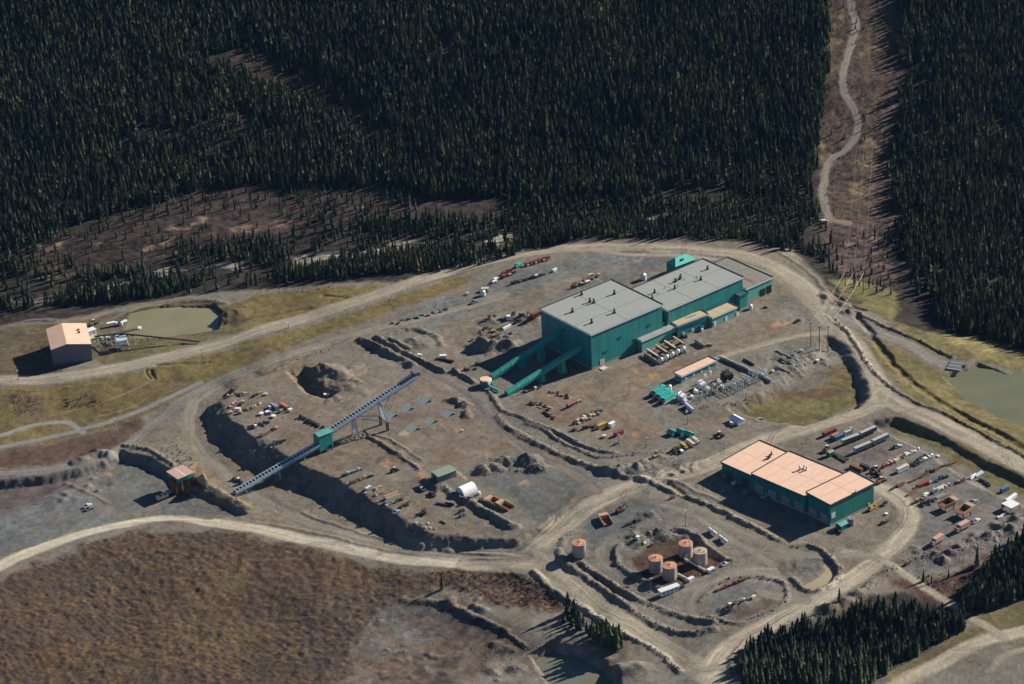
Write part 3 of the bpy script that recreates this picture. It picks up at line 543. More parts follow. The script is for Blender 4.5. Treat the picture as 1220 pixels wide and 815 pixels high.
ribbon('river', [(-60,368),(40,358),(100,345),(150,333),(190,326),(260,318),(330,309),(400,303),(430,305),(480,292),(540,288),(590,280),(640,272),(700,264),(780,257),(860,258),(930,264)], 2.0, -15, (.075,.082,.08))
# ------------------------------------------------------------------ object helpers
class MB:
    """collects simple solids and links them as one mesh object"""
    def __init__(s): s.v = []; s.f = []
    def add(s, v, f):
        k = len(s.v); s.v += [tuple(p) for p in v]; s.f += [[i+k for i in q] for q in f]; return s
    def box(s, c, d, rz=0, taper=1.0):
        x, y, z = d[0]/2, d[1]/2, d[2]/2; ca, sa = math.cos(rz), math.sin(rz); v = []
        for zz, t in ((-z, 1), (z, taper)):
            for a, b in ((-x, -y), (x, -y), (x, y), (-x, y)): v.append((c[0]+(a*ca-b*sa)*t, c[1]+(a*sa+b*ca)*t, c[2]+zz))
        return s.add(v, [[3,2,1,0],[4,5,6,7],[0,1,5,4],[1,2,6,5],[2,3,7,6],[3,0,4,7]])
    def bar(s, a, b, w=.3, h=None):
        a = Vector(a); b = Vector(b); d = (b-a).normalized(); h = h or w
        u = d.cross(Vector((0, 0, 1)));  u = Vector((1, 0, 0)) if u.length < 1e-3 else u.normalized(); n = u.cross(d)
        v = [p+u*i*w/2+n*j*h/2 for p in (a, b) for i, j in ((-1,-1),(1,-1),(1,1),(-1,1))]
        return s.add(v, [[3,2,1,0],[4,5,6,7],[0,1,5,4],[1,2,6,5],[2,3,7,6],[3,0,4,7]])
    def cyl(s, a, b, r, n=10, r2=None, cap=True):
        a = Vector(a); b = Vector(b); d = (b-a).normalized(); r2 = r if r2 is None else r2
        u = d.cross(Vector((0, 0, 1))); u = Vector((1, 0, 0)) if u.length < 1e-3 else u.normalized(); w = d.cross(u)
        v = []
        for p, rr in ((a, r), (b, r2)):
            for i in range(n):
                t = 2*math.pi*i/n; v.append(p+u*math.cos(t)*rr+w*math.sin(t)*rr)
        f = [[i, (i+1) % n, n+(i+1) % n, n+i] for i in range(n)]
        if cap: f += [list(range(n-1, -1, -1)), list(range(n, 2*n))]
        return s.add(v, f)
    def prism(s, poly, a, b, ax='x'):
        """polygon (u,z) swept along local x or y from a to b"""
        n = len(poly); v = [((t, p[0], p[1]) if ax == 'x' else (p[0], t, p[1])) for t in (a, b) for p in poly]
        return s.add(v, [[i, (i+1) % n, n+(i+1) % n, n+i] for i in range(n)]+[list(range(n-1, -1, -1)), list(range(n, 2*n))])
    def build(s, name, m, parent=None, loc=(0, 0, 0), rot=(0, 0, 0), smooth=False):
        me = bpy.data.meshes.new(name); me.from_pydata(s.v, [], s.f); me.update()
        if m: me.materials.append(m)
        import bmesh
        bm = bmesh.new(); bm.from_mesh(me); bmesh.ops.recalc_face_normals(bm, faces=bm.faces); bm.to_mesh(me); bm.free()
        if smooth: me.polygons.foreach_set('use_smooth', np.ones(len(me.polygons), bool))
        o = bpy.data.objects.new(name, me); C.objects.link(o); o.parent = parent; o.location = loc; o.rotation_euler = rot; return o
def B(): return MB()
def tag(o, label=None, cat=None, group=None, kind=None):
    if label: o['label'] = label
    if cat: o['category'] = cat
    if group: o['group'] = group
    if kind: o['kind'] = kind
    return o
def thing(name, label, cat, loc=(0, 0, 0), rz=0, group=None):
    o = bpy.data.objects.new(name, None); C.objects.link(o); o.location = loc; o.rotation_euler = (0, 0, rz); o.empty_display_size = .5
    return tag(o, label, cat, group)
def copy_tree(o, parent=None, mats=None):
    c = o.copy(); C.objects.link(c); c.parent = parent
    for ch in o.children: copy_tree(ch, c)
    return c
def recolour(o, m, names):
    for ch in o.children:
        if ch.name.split('.')[0] in names:
            ch.material_slots[0].link = 'OBJECT'; ch.material_slots[0].material = m
        recolour(ch, m, names)
def heading(p0, p1):
    a = G(*p0); b = G(*p1); return math.atan2(b[1]-a[1], b[0]-a[0])
def ground(x, y): return float(sample(HG, x, y))

M = {}
def m_(k, *a, **kw): M[k] = mat(k, *a, **kw)
m_('teal_wall', (.020,.200,.195), .5, .26, .35, streak=1, rib=2.2)
m_('teal_light', (.11,.33,.29), .5, .12, .3, streak=1, rib=2.2)
m_('teal_shop', (.012,.150,.130), .55, .24, .35, streak=1, rib=2.2)
m_('teal_bright', (.05,.42,.35), .45, .08, .5)
m_('teal_dark', (.012,.10,.085), .6, .12, .5)
m_('sage', (.20,.26,.20), .6, .1, .4); m_('slate_wall', (.14,.15,.165), .6, .1, .3, streak=1, rib=2.0)
m_('roof_grey', (.275,.285,.262), .75, .07, .25, bump=.01); m_('roof_rust', (.22,.12,.075), .85, .25, .35)
m_('roof_pink', (.68,.455,.33), .7, .09, .22); m_('roof_tan', (.42,.33,.21), .8, .14, .3); m_('roof_old', (.20,.185,.165), .85, .2, .4)
m_('trim', (.62,.66,.66), .4, .04, 1); m_('trim_dark', (.05,.055,.06), .6, .1, 1); m_('black', (.012,.012,.013), .6, .2, 1); m_('white', (.72,.72,.70), .45, .06, .8)
m_('cream', (.52,.46,.34), .6, .12, .8); m_('concrete', (.28,.26,.235), .9, .14, .5, bump=.02); m_('concrete_rust', (.24,.17,.125), .9, .2, .5)
m_('galv', (.40,.49,.53), .5, .12, .8); m_('steel', (.15,.165,.18), .5, .15, .8, metal=.3); m_('belt', (.035,.04,.045), .8, .1, 1); m_('glass', (.02,.03,.04), .1, .1, 1, spec=.6)
m_('rust', (.17,.065,.032), .85, .3, .9); m_('red', (.22,.05,.042), .5, .15, .8); m_('maroon', (.15,.04,.035), .6, .2, .8); m_('orange', (.38,.17,.08), .6, .15, .8); m_('yellow', (.42,.29,.07), .5, .14, .8)
m_('blue', (.06,.16,.30), .5, .1, .8); m_('sky', (.28,.42,.52), .5, .1, .8); m_('grey', (.22,.225,.23), .6, .12, .8); m_('dark', (.035,.035,.037), .65, .3, .8); m_('timber', (.26,.18,.105), .85, .25, 1.2)
m_('pink', (.46,.29,.22), .7, .12, .8); m_('brown', (.12,.075,.045), .8, .25, .8); m_('green', (.03,.17,.08), .5, .1, .8); m_('teal', (.03,.28,.23), .5, .1, .8)
m_('tank_side', (.36,.30,.265), .6, .20, .5, streak=1); m_('tank_top', (.46,.235,.135), .8, .22, .5); m_('rubber', (.015,.015,.015), .9, .1, 1); m_('chassis', (.03,.03,.03), .7, .2, 1)
m_('bark', (.075,.058,.045), .95, .2, 1.5); m_('deadwood', (.19,.165,.14), .95, .15, 1.5); m_('rock', (.17,.16,.15), .95, .25, .9, bump=.1); m_('wire', (.26,.24,.20), .4, .05, 1, metal=.2); m_('pole', (.05,.042,.035), .9, .2, 1)
m_('sandstone', (.40,.30,.225), .9, .1, .6); m_('tent', (.80,.80,.82), .6, .03, .5); m_('rust_light', (.40,.255,.175), .85, .2, .6)

# ------------------------------------------------------------------ trees
def needle_mat(nm='spruce_needles', g=2.0):
    m = bpy.data.materials.new(nm); m.use_nodes = True; n = m.node_tree; b = n.nodes['Principled BSDF']; L = n.links.new
    b.inputs['Roughness'].default_value = .75; b.inputs['Specular IOR Level'].default_value = .15
    ge = n.nodes.new('ShaderNodeNewGeometry'); no = n.nodes.new('ShaderNodeTexNoise'); no.inputs['Scale'].default_value = .16; no.inputs['Detail'].default_value = 2
    mu = n.nodes.new('ShaderNodeVectorMath'); mu.operation = 'MULTIPLY'; mu.inputs[1].default_value = (1, 1, .25); L(ge.outputs['Position'], mu.inputs[0]); L(mu.outputs[0], no.inputs[0])
    cr = n.nodes.new('ShaderNodeValToRGB'); e = cr.color_ramp.elements; e[0].position = .33; e[0].color = (.015*g,.021*g,.017*g,1); e[1].position = .68; e[1].color = (.038*g,.044*g,.023*g,1); k = e.new(.5); k.color = (.027*g,.035*g,.022*g,1)
    n2 = n.nodes.new('ShaderNodeTexNoise'); n2.inputs['Scale'].default_value = .02; n2.inputs['Detail'].default_value = 3; L(ge.outputs['Position'], n2.inputs[0])
    ad = n.nodes.new('ShaderNodeMath'); ad.operation = 'MULTIPLY_ADD'; ad.inputs[1].default_value = .9; L(n2.outputs[0], ad.inputs[0]); sb = n.nodes.new('ShaderNodeMath'); sb.operation = 'MULTIPLY_ADD'; sb.inputs[1].default_value = .75; L(no.outputs[0], sb.inputs[0]); sb.inputs[2].default_value = -.325; L(sb.outputs[0], ad.inputs[2])
    L(ad.outputs[0], cr.inputs[0])
    if nm.startswith('sunlit'): rs_ = n.nodes.new('ShaderNodeObjectInfo').outputs['Random']
    else: ta = n.nodes.new('ShaderNodeAttribute'); ta.attribute_name = 'tint'; rs_ = ta.outputs['Fac']
    tr_ = n.nodes.new('ShaderNodeValToRGB'); te = tr_.color_ramp.elements; te[0].color = (.62,.66,.72,1); te[1].position = .97; te[1].color = (1.2,1.25,.98,1); gq = te.new(.985); gq.color = (2.4,1.7,1.5,1); L(rs_, tr_.inputs[0])
    cm = n.nodes.new('ShaderNodeVectorMath'); cm.operation = 'MULTIPLY'; L(cr.outputs[0], cm.inputs[0]); L(tr_.outputs[0], cm.inputs[1]); L(cm.outputs[0], b.inputs['Base Color'])
    tr = n.nodes.new('ShaderNodeBsdfTranslucent'); L(cm.outputs[0], tr.inputs[0]); ms = n.nodes.new('ShaderNodeMixShader'); ms.inputs[0].default_value = .3; L(b.outputs[0], ms.inputs[1]); L(tr.outputs[0], ms.inputs[2]); L(ms.outputs[0], n.nodes['Material Output'].inputs[0])
    return m
NEEDLE = needle_mat(); NEEDLE2 = needle_mat('sunlit_spruce_needles', 2.5)
def crown_arrays(rs, tiers, per, fat=.145, base=.08):
    """unit-height conifer crown: drooping wedge boughs, each a folded quad"""
    v = []
    for t in range(tiers):
        f = t/(tiers-1) if tiers > 1 else 0; z = base+(1-base)*f*.97; rad = fat*(1-f)**.8*(1+.0*f)+.008
        if t == 0: rad *= .7
        off = rs.random()*6.28
        for k in range(per):
            if tiers > 7 and rs.random() < .08: continue
            a = off+6.283*k/per+(rs.random()-.5)*.5; r = rad*(.68+.62*rs.random()); dz = (rs.random()-.5)*.04
            h = 1.9/tiers*.55; wd = r*math.tan(3.14/per)*1.05; ca, sa = math.cos(a), math.sin(a)
            top = (0, 0, min(z+h+dz, 1)); mz = z-.02+dz-h*.25; tip = (ca*r, sa*r, mz-h*.35); q = .62
            lft = (ca*r*q-sa*wd, sa*r*q+ca*wd, mz); rgt = (ca*r*q+sa*wd, sa*r*q-ca*wd, mz)
            v += [top, lft, tip, rgt]
    v = np.array(v); return v, np.arange(len(v)).reshape(-1, 4)
rsn = np.random.RandomState(5)
NEAR = []
for i in range(8):
    v, f = crown_arrays(rsn, 15, 8, [.15,.17,.135,.16,.18,.145,.155,.165][i])
    me = np_mesh('crown', v, f); me.materials.append(NEEDLE2); NEAR.append(me)
FAR = [crown_arrays(rsn, 6, 4, [.15,.165,.14,.155,.175,.145,.16,.135][i])[0] for i in range(8)]
tb = B().cyl((0, 0, -.06), (0, 0, .9), .017, 6, .003); trunk_me = tb.build('trunk', M['bark']); TRUNK = trunk_me.data; bpy.data.objects.remove(trunk_me)

def dens(px, py):
    d = np.zeros(px.shape); s = np.full(px.shape, 1.0)
    def z(poly, val, sc=None):
        i = inside(px, py, poly); d[i] = val
        if sc: s[i] = sc
    z([(-400,430),(0,372),(60,378),(100,372),(140,362),(220,352),(330,340),(430,330),(520,325),(600,304),(660,288),(720,280),(800,280),(870,284),(940,290),(975,318),(1000,335),(1020,340),(1066,345),(1066,262),(1000,240),(0,280),(-400,330)], .78, .8)
    z([(-500,340),(-300,315),(0,303),(90,268),(180,240),(300,222),(440,222),(520,235),(640,240),(760,232),(860,226),(965,246),(975,180),(985,90),(992,0),(992,-400),(-500,-400)], 1, 1)
    z([(1074,-400),(1072,100),(1063,200),(1066,275),(1080,330),(1095,362),(1130,392),(1190,408),(1230,420),(1500,490),(1700,450),(1700,-400)], .95, 1)
    z([(600,244),(760,236),(960,238),(985,262),(945,290),(880,284),(800,280),(720,278),(600,300)], .9, .8)
    z([(984,265),(1066,262),(1066,345),(1050,352),(1000,325)], .5, .5)
    z([(994,300),(1066,318),(1070,350),(1040,348),(1000,335)], .3, .6)
    z([(15,312),(60,288),(150,250),(250,225),(330,222),(440,222),(520,238),(470,262),(380,262),(330,280),(230,300),(140,320),(60,335)], .2, .62)
    for bar in ([(325,322),(350,304),(415,299),(425,306),(385,316)],[(425,310),(470,288),(498,283),(500,296),(460,306)],[(88,354),(150,334),(162,340),(120,354)],[(570,292),(600,278),(628,276),(612,290)],[(178,332),(200,315),(212,320),(196,334)],[(250,322),(290,311),(300,316),(270,326)],[(750,266),(800,250),(812,256),(780,268)]): z(bar, 0)
    z([(55,322),(200,293),(335,274),(335,284),(200,305),(60,334)], .5, .7); z([(340,262),(440,236),(520,238),(470,262),(380,268)], .34, .7)
    z([(235,70),(300,52),(360,80),(420,110),(470,160),(440,170),(380,130),(300,95)], .3, .7)
    z([(975,270),(985,90),(992,-50),(1076,-50),(1070,100),(1062,200),(1066,262)], .1, .35)
    z([(-200,420),(0,386),(0,368),(60,358),(140,347),(215,340),(215,352),(140,360),(80,376)], 1.0, .88)
    z([(330,340),(330,328),(430,312),(500,312),(560,302),(650,285),(700,275),(800,272),(900,272),(955,285),(960,300),(935,296),(880,288),(800,284),(720,282),(650,294),(600,308),(540,322),(500,336),(470,343),(430,333),(380,336)], 1.1, .82)
    z([(880,800),(893,770),(940,752),(985,746),(1030,729),(1062,726),(1095,733),(1140,742),(1150,750),(1100,776),(1040,814),(1030,845),(890,845)], 1.0, .88)
    z([(1140,737),(1178,728),(1222,712),(1400,660),(1400,560),(1218,640),(1185,672),(1160,700)], .95, .9)
    return d, s
STREAM = smooth_line(np.array([unproj(a, b, -15) for a, b in [(-60,368),(40,358),(100,345),(150,333),(190,326),(260,318),(330,309),(400,303),(430,305),(480,292),(540,288),(590,280),(640,272),(700,264),(780,257),(860,258),(930,264)]]))
def scatter(x0, x1, y0, y1, st):
    gx, gy = np.meshgrid(np.arange(x0, x1, st), np.arange(y0, y1, st)); gx = gx.ravel(); gy = gy.ravel()
    gx = gx+(nrng.random(gx.size)-.5)*st*.95; gy = gy+(nrng.random(gx.size)-.5)*st*.95; gz = sample(HG, gx, gy)
    px, py = project(gx, gy, gz); d, s = dens(px+np.where(py < 420, 9*fbm(gx, gy, 14, 2, 404), 0), py+np.where(py < 420, 5*fbm(gx, gy, 14, 2, 405), 0))
    clump = .68+1.5*fbm(gx, gy, 48, 3, 401)
    clump = np.where(gy < -100, 1.0, clump)
    keep = (nrng.random(gx.size) < np.where(d > .8, d*np.clip(clump+.45, .22, 1), d*np.clip(.62+1.3*(clump-.6), .15, 1.5))) & (px > -75) & (px < PW+75) & (py > -55) & (py < PH+70)
    sd = np.min(np.hypot(gx[:, None]-STREAM[None, ::3, 0], gy[:, None]-STREAM[None, ::3, 1]), 1) if gx.size < 400000 else 99
    keep &= (sd > 3.5)
    return np.stack([gx, gy, gz, px, py, s], 1)[keep]
T1 = np.vstack([scatter(-520, 520, 120, 720, 3.65), scatter(180, 520, -60, 120, 3.65)])
T2 = scatter(60, 330, -420, -150, 3.3)
T = np.vstack([T1, T2])
extra = []
for a, b, h in [(672,742,.7),(676,738,.75),(681,747,.8),(686,741,.7),(690,750,.85),(695,746,.75),(699,753,.8),(703,758,.6),(708,761,.7),(712,764,.8),(716,760,.7),(719,769,.9),(723,765,.85),(727,772,.9),(731,768,.9),(735,774,.8),(738,766,.7),(726,758,.6),(684,735,.65),(677,731,.75),(731,760,.75),(714,752,.5),(706,750,.5),(741,771,.55),(721,773,.6)]:
    p = G(a, b); extra.append((p[0], p[1], p[2], a, b, h*1.3))
T = np.vstack([T, np.array(extra)])
TH = (8.5+10*nrng.random(len(T))**1.1)*T[:, 5]*(1+.22*fbm(T[:, 0], T[:, 1], 55, 2, 402)); TW = .72+.36*nrng.random(len(T)); TR = nrng.random(len(T))*6.28
TW[T[:, 1] < -100] *= 1.25; TH[T[:, 1] > -100] *= .87; TH[T[:, 1] < -100] *= .92
ins = (T[:, 3] > 2) & (T[:, 3] < PW-2) & (T[:, 4] > 2) & (T[:, 4] < PH+6)
dist = np.where(ins, np.hypot(T[:, 0]-CAM[0], T[:, 1]-CAM[1]), 1e9); order = np.argsort(dist); near = set(order[:290].tolist())
for i in order[:290]:
    x, y, z, px, py, s = T[i]
    if px < 760 and py > 700: lab, grp = 'dark green spruce in the short row beside the pond at the bottom', 'spruces in the short row by the bottom pond'
    elif px > 1140: lab, grp = 'dark green spruce in the stand at the lower right edge of the photo', 'spruces of the right edge stand'
    else: lab, grp = 'dark green spruce packed in the large grove at the lower right', 'spruces of the lower right grove'
    t = thing('spruce_tree', lab, 'tree', (x, y, z), TR[i], grp)
    for nm, me in (('trunk', TRUNK), ('crown', NEAR[int(i) % 8])):
        o = bpy.data.objects.new(nm, me); C.objects.link(o); o.parent = t; o.scale = (TH[i]*TW[i], TH[i]*TW[i], TH[i])
rest = np.array([i for i in range(len(T)) if i not in near]); vs = []; tn = []
for k in range(8):
    sel = rest[k::8]; v = FAR[k][None]*np.stack([TH[sel]*TW[sel], TH[sel]*TW[sel], TH[sel]], 1)[:, None, :]
    ca, sa = np.cos(TR[sel])[:, None], np.sin(TR[sel])[:, None]
    tn.append(np.repeat(nrng.random(len(sel)), v.shape[1]))
    X = v[..., 0]*ca-v[..., 1]*sa; Y = v[..., 0]*sa+v[..., 1]*ca
    vs.append((np.stack([X, Y, v[..., 2]], -1)+T[sel, None, :3]).reshape(-1, 3))
vs = np.vstack(vs); me = np_mesh('conifer_forest', vs, np.arange(len(vs)).reshape(-1, 4)); ta = me.attributes.new('tint', 'FLOAT', 'POINT'); ta.data.foreach_set('value', np.concatenate(tn).astype(np.float32)); me.materials.append(NEEDLE)
o = bpy.data.objects.new('conifer_forest', me); C.objects.link(o)
tag(o, 'dense dark conifer forest covering the hillside and valley behind the mine', 'forest', None, 'stuff')
print('TREES', len(T), 'forest quads', len(vs)//4)

# low brush and stones: nobody could count them
def tufts(name, label, cat, polys, m, hmin, hmax, blades, flat=1.0):
    v = []; 
    for poly, n in polys:
        xs = [p[0] for p in poly]; ys = [p[1] for p in poly]; c = 0
        a = np.stack([nrng.uniform(min(xs), max(xs), n*4), nrng.uniform(min(ys), max(ys), n*4)], 1); a = a[inside(a[:, 0], a[:, 1], poly)][:n]
        for px, py in a:
            p = G(px, py); h = nrng.uniform(hmin, hmax)
            if CLS[np.searchsorted(YS, p[1]), np.searchsorted(XS, p[0])] == 1: continue
            for k in range(blades):
                t = nrng.uniform(0, 6.28); r = h*nrng.uniform(.25, .6)*flat; q = nrng.uniform(0, 6.28); w_ = h*.22
                tip = p+np.array([math.cos(t)*r, math.sin(t)*r, h*nrng.uniform(.5, 1)])
                b0 = p+np.array([math.cos(q)*w_, math.sin(q)*w_, -.1]); b1 = p-np.array([math.cos(q)*w_, math.sin(q)*w_, .1]); md = (p+tip)/2+np.array([math.cos(t+1.5)*w_, math.sin(t+1.5)*w_, h*.15])
                v += [b0, b1, tip, md]
    v = np.array(v); me = np_mesh(name, v, np.arange(len(v)).reshape(-1, 4)); me.materials.append(m)
    o = bpy.data.objects.new(name, me); C.objects.link(o); return tag(o, label, cat, None, 'stuff')
tufts('russet_brush', 'russet leafless brush in the hollow below the haul road junction', 'brush',
      [([(500,684),(560,679),(640,684),(668,716),(660,726),(600,720),(540,704)],330),([(1080,690),(1150,680),(1170,700),(1130,716),(1095,705)],120),([(180,540),(210,530),(240,555),(225,562)],60),([(985,268),(1066,262),(1062,330),(1000,322)],160),([(990,10),(1070,10),(1060,200),(1062,262),(985,262),(978,180)],520),([(30,330),(300,285),(520,262),(640,262),(900,245),(900,262),(640,275),(400,305),(150,345),(30,372)],420)], mat('russet', (.060,.038,.028), .9, .4, .3), .4, 1.5, 6)
tufts('grey_brush', 'grey brown leafless bushes on the meadows beside the roads', 'brush',
      [([(70,477),(100,470),(122,474),(118,484),(80,488)],90),([(10,470),(40,466),(58,490),(20,500)],90),([(145,400),(180,396),(200,404),(170,414)],60),([(800,490),(880,478),(900,470),(890,482)],50),([(300,340),(430,338),(430,345),(300,352)],60)], mat('greybrush', (.10,.08,.06), .9, .3, .3), .5, 1.3, 7)
tufts('loose_rubble', 'loose stones strewn over the spoil heaps and berms', 'rubble',
      [([(470,378),(545,365),(600,348),(560,372)],160),([(560,395),(615,390),(640,370),(600,425),(560,425)],200),([(565,545),(650,545),(648,566),(568,566)],160),([(750,625),(790,633),(850,650),(790,640),(755,655)],200),([(440,735),(500,728),(540,760),(470,780)],60),([(720,555),(800,545),(850,545),(760,575)],120),([(990,405),(1010,415),(1040,470),(1025,482)],90),([(880,430),(985,405),(1000,430),(930,455)],160),([(1060,655),(1120,652),(1215,610),(1215,630),(1120,668)],200),([(150,532),(205,556),(297,606),(240,590)],120),([(270,470),(350,440),(420,450),(440,500),(350,530)],150)], M['rock'], .3, 1.0, 4, 1.2)

# broken rock on the berms and spoil heaps
OCT = np.array([(1,0,0),(-1,0,0),(0,1,0),(0,-1,0),(0,0,1),(0,0,-1)], float); OF = np.array([(0,2,4),(2,1,4),(1,3,4),(3,0,4),(2,0,5),(1,2,5),(3,1,5),(0,3,5)])
def rocks(name, label, pts, smin, smax, m):
    n_ = len(pts); s = nrng.uniform(smin, smax, n_)*nrng.uniform(.5, 1, n_); v = OCT[None]*(nrng.uniform(.6, 1.25, (n_, 6, 1)))*s[:, None, None]*np.array([1.2, 1.0, .8])
    a = nrng.uniform(0, 6.28, n_); ca, sa = np.cos(a)[:, None], np.sin(a)[:, None]; X = v[..., 0]*ca-v[..., 1]*sa+.3*s[:, None]*nrng.uniform(-1, 1, (n_, 6)); Y = v[..., 0]*sa+v[..., 1]*ca+.3*s[:, None]*nrng.uniform(-1, 1, (n_, 6))
    z = sample(HG, pts[:, 0], pts[:, 1]); vv = np.stack([X+pts[:, 0:1], Y+pts[:, 1:2], v[..., 2]+z[:, None]+.15*s[:, None]], -1).reshape(-1, 3); f = (OF[None]+6*np.arange(n_)[:, None, None]).reshape(-1, 3)
    me = np_mesh(name, vv, f, 3); me.materials.append(m); o = bpy.data.objects.new(name, me); C.objects.link(o); tag(o, label, 'rocks', None, 'stuff')
L_ = []
for P, wd in BERMS:
    seg = np.hypot(*np.diff(P[:, :2], axis=0).T); tot = seg.sum(); k = int(tot*1.1)
    cs = np.concatenate([[0], np.cumsum(seg)]); t = nrng.uniform(0, tot, k); x = np.interp(t, cs, P[:, 0]); y = np.interp(t, cs, P[:, 1]); L_.append(np.stack([x+nrng.normal(0, wd*.5, k), y+nrng.normal(0, wd*.5, k)], 1))
L_ = np.vstack(L_); h_ = len(L_)//2; nrng.shuffle(L_)
rocks('berm_rubble', 'grey brown broken rock lying along the berms beside the roads', L_[:h_], .25, .95, mat('berm_rock', (.15,.135,.115), .95, .35, .8))
rocks('dark_rubble', 'dark broken rock lying along the berms beside the roads', L_[h_:], .25, .8, mat('dark_rock', (.075,.068,.062), .95, .35, .8))
def in_poly_pts(polys):
    out = []
    for poly, n in polys:
        xs = [p[0] for p in poly]; ys = [p[1] for p in poly]; a = np.stack([nrng.uniform(min(xs), max(xs), n*3), nrng.uniform(min(ys), max(ys), n*3)], 1); a = a[inside(a[:, 0], a[:, 1], poly)][:n]; out += [G(px, py)[:2] for px, py in a]
    return np.array(out)
rocks('yard_stones', 'small loose stones and litter scattered over the yards', in_poly_pts([([(560,395),(615,388),(640,372),(610,420),(560,425)],160),([(566,545),(650,545),(650,566),(568,566)],170),([(340,440),(420,436),(430,470),(350,475)],120),([(270,470),(350,500),(460,590),(600,640),(560,645),(440,590),(300,520)],220),([(590,490),(700,540),(770,545),(760,570),(640,530)],150),([(880,430),(985,405),(1000,440),(930,455)],120),([(1060,655),(1120,652),(1215,612),(1220,640),(1120,675)],260),([(145,532),(205,556),(297,606),(230,590)],110),([(60,575),(140,545),(150,570),(60,590)],60),([(440,735),(500,728),(540,760),(470,780)],80),([(560,770),(640,760),(640,800),(570,805)],110),([(750,630),(850,645),(840,690),(760,690)],90),([(700,640),(780,600),(860,640),(800,710)],90)]), .2, .75, mat('yard_stone', (.17,.155,.135), .95, .4, .8))
# ------------------------------------------------------------------ buildings
def panels(par, r, z, m, nx, ny, over=.35, th=.25, gap=.16, name='roof_panel', x0=None, y0=None):
    L = r.L+2*over; W = abs(r.W)+2*over; px, py = L/nx, W/ny
    me = None
    for i in range(nx):
        for j in range(ny):
            c = (-L/2+(i+.5)*px, -W/2+(j+.5)*py, z+th/2+.02*((i+j) % 2)*0)
            if me is None:
                o = B().box((0, 0, 0), (px-gap, py-gap, th)).build(name, m, par, c); me = o.data
            else:
                o = bpy.data.objects.new(name, me); C.objects.link(o); o.parent = par; o.location = c
def hall(key, name, label, wall, roof, nx=1, ny=1, trimm='trim', cat='building'):
    r = FP[key]; t = thing(name, label, cat, r.c, r.rot); L, W, h = r.L, abs(r.W), r.h
    B().box((0, 0, (h-1)/2), (L, W, h+1)).build('wall', M[wall], t)
    B().box((0, 0, h+.08), (L+.3, W+.3, .16)).build('roof_deck', M['trim_dark' if roof == 'roof_grey' else 'grey'], t)
    panels(t, r, h+.16, M[roof], nx, ny, gap=.34 if roof == 'roof_grey' else .2)
    tb = B(); e = .45; zz = h-.25
    for c, d in (((0, -W/2-e, zz), (L+2*e+.2, .2, 1.0)), ((-L/2-e, 0, zz), (.2, W+2*e-.2, 1.0))): tb.box(c, d)
    tb.build('roof_trim', M[trimm], t)
    tb = B()
    for c, d in (((0, W/2+e+.12, zz+.35), (L+2*e+.2, .45, 1.5)), ((L/2+e+.12, 0, zz+.35), (.45, W+2*e-.2, 1.5))): tb.box(c, d)
    tb.build('parapet', M['trim_dark'], t)
    bb = B()
    for c, d in (((0, -W/2-.08, .5), (L+.3, .16, 1.0)), ((0, W/2+.08, .5), (L+.3, .16, 1.0)), ((-L/2-.08, 0, .5), (.16, W-.02, 1.0)), ((L/2+.08, 0, .5), (.16, W-.02, 1.0))): bb.box(c, d)
    bb.build('foundation', M['concrete'], t)
    return t, r
def loc_on(r, px, py, z):
    """local coordinates, in building axes, of the point at height z seen at a photo pixel"""
    p = unproj(px, py, r.c[2]+z); d = p[:2]-np.array(r.c[:2]); return float(d @ r.u), float(d @ r.v)
def vent(t, x, y, z, s=1.0, m='dark'):
    v = B().box((0, 0, .4*s), (1.5*s, 1.5*s, .8*s)).build('roof_vent', M[m], t, (x, y, z))
    B().cyl((0, 0, .8*s), (0, 0, 2.6*s), .55*s, 8).build('stack', M[m], v); B().cyl((0, 0, 2.6*s), (0, 0, 3.1*s), .8*s, 8, .3*s).build('cowl', M[m], v)
def door(t, x, y, w, h, face, m='white', name='door'):
    d = .22
    if face == 'front': o = B().box((0, 0, h/2), (w, d, h)).build(name, M[m], t, (x, y, 0))
    else: o = B().box((0, 0, h/2), (d, w, h)).build(name, M[m], t, (x, y, 0))
    return o

t, r = hall('mill', 'mill_building', 'tallest teal mill building with grey flat roof where both conveyor galleries enter', 'teal_wall', 'roof_grey', 2, 3)
for a, b in [(682,372),(705,385),(707.5,361),(703,360),(732,350.5),(732,373),(693,351.5)]:
    x, y = loc_on(r, a, b, r.h+.4); vent(t, x, y, r.h+.4, 1.1)
for k in range(4): B().box((-r.L/2+12+k*13, -r.W/2-.1, 9+(k % 2)*6), (3.2, .2, 1.6)).build('louvre', M['teal_dark'], t)
B().box((-r.L/2-.1, 2, 19), (.2, 3, 2)).build('louvre', M['trim_dark'], t)
door(t, -r.L/2+9, -r.W/2-.1, 4, 4.5, 'front', 'cream'); door(t, r.L/2-8, -r.W/2-.1, 3, 3.4, 'front', 'trim')
B().box((-r.L/2+6.5, -r.W/2-4, .25), (5, 4, .5)).build('landing_pad', M['cream'], t)
t, r = hall('hall', 'flotation_hall', 'long grey roofed teal hall joined to the right of the tallest mill block', 'teal_wall', 'roof_grey', 3, 2)
for a, b in [(780,349),(805,336),(810,333),(811,331),(804,344),(835,333.5),(843,321),(777,356)]:
    x, y = loc_on(r, a, b, r.h+.4); vent(t, x, y, r.h+.4, 1.0)
B().box((-r.L/2+1.4, -r.W/2-.35, r.h-4), (.5, .5, 8)).build('ladder', M['yellow'], t)
for k in range(5): B().cyl((0, 0, 0), (0, 0, 1), .28, 6).build('roof_cap', M['dark'], t, (-r.L/2+12+k*9, 2+(k % 2)*3, r.h+.4))
t, r = hall('east', 'concentrate_shed', 'low weathered roof annex at the far right end of the mill with two dark bays', 'teal_light', 'roof_old', 3, 2)
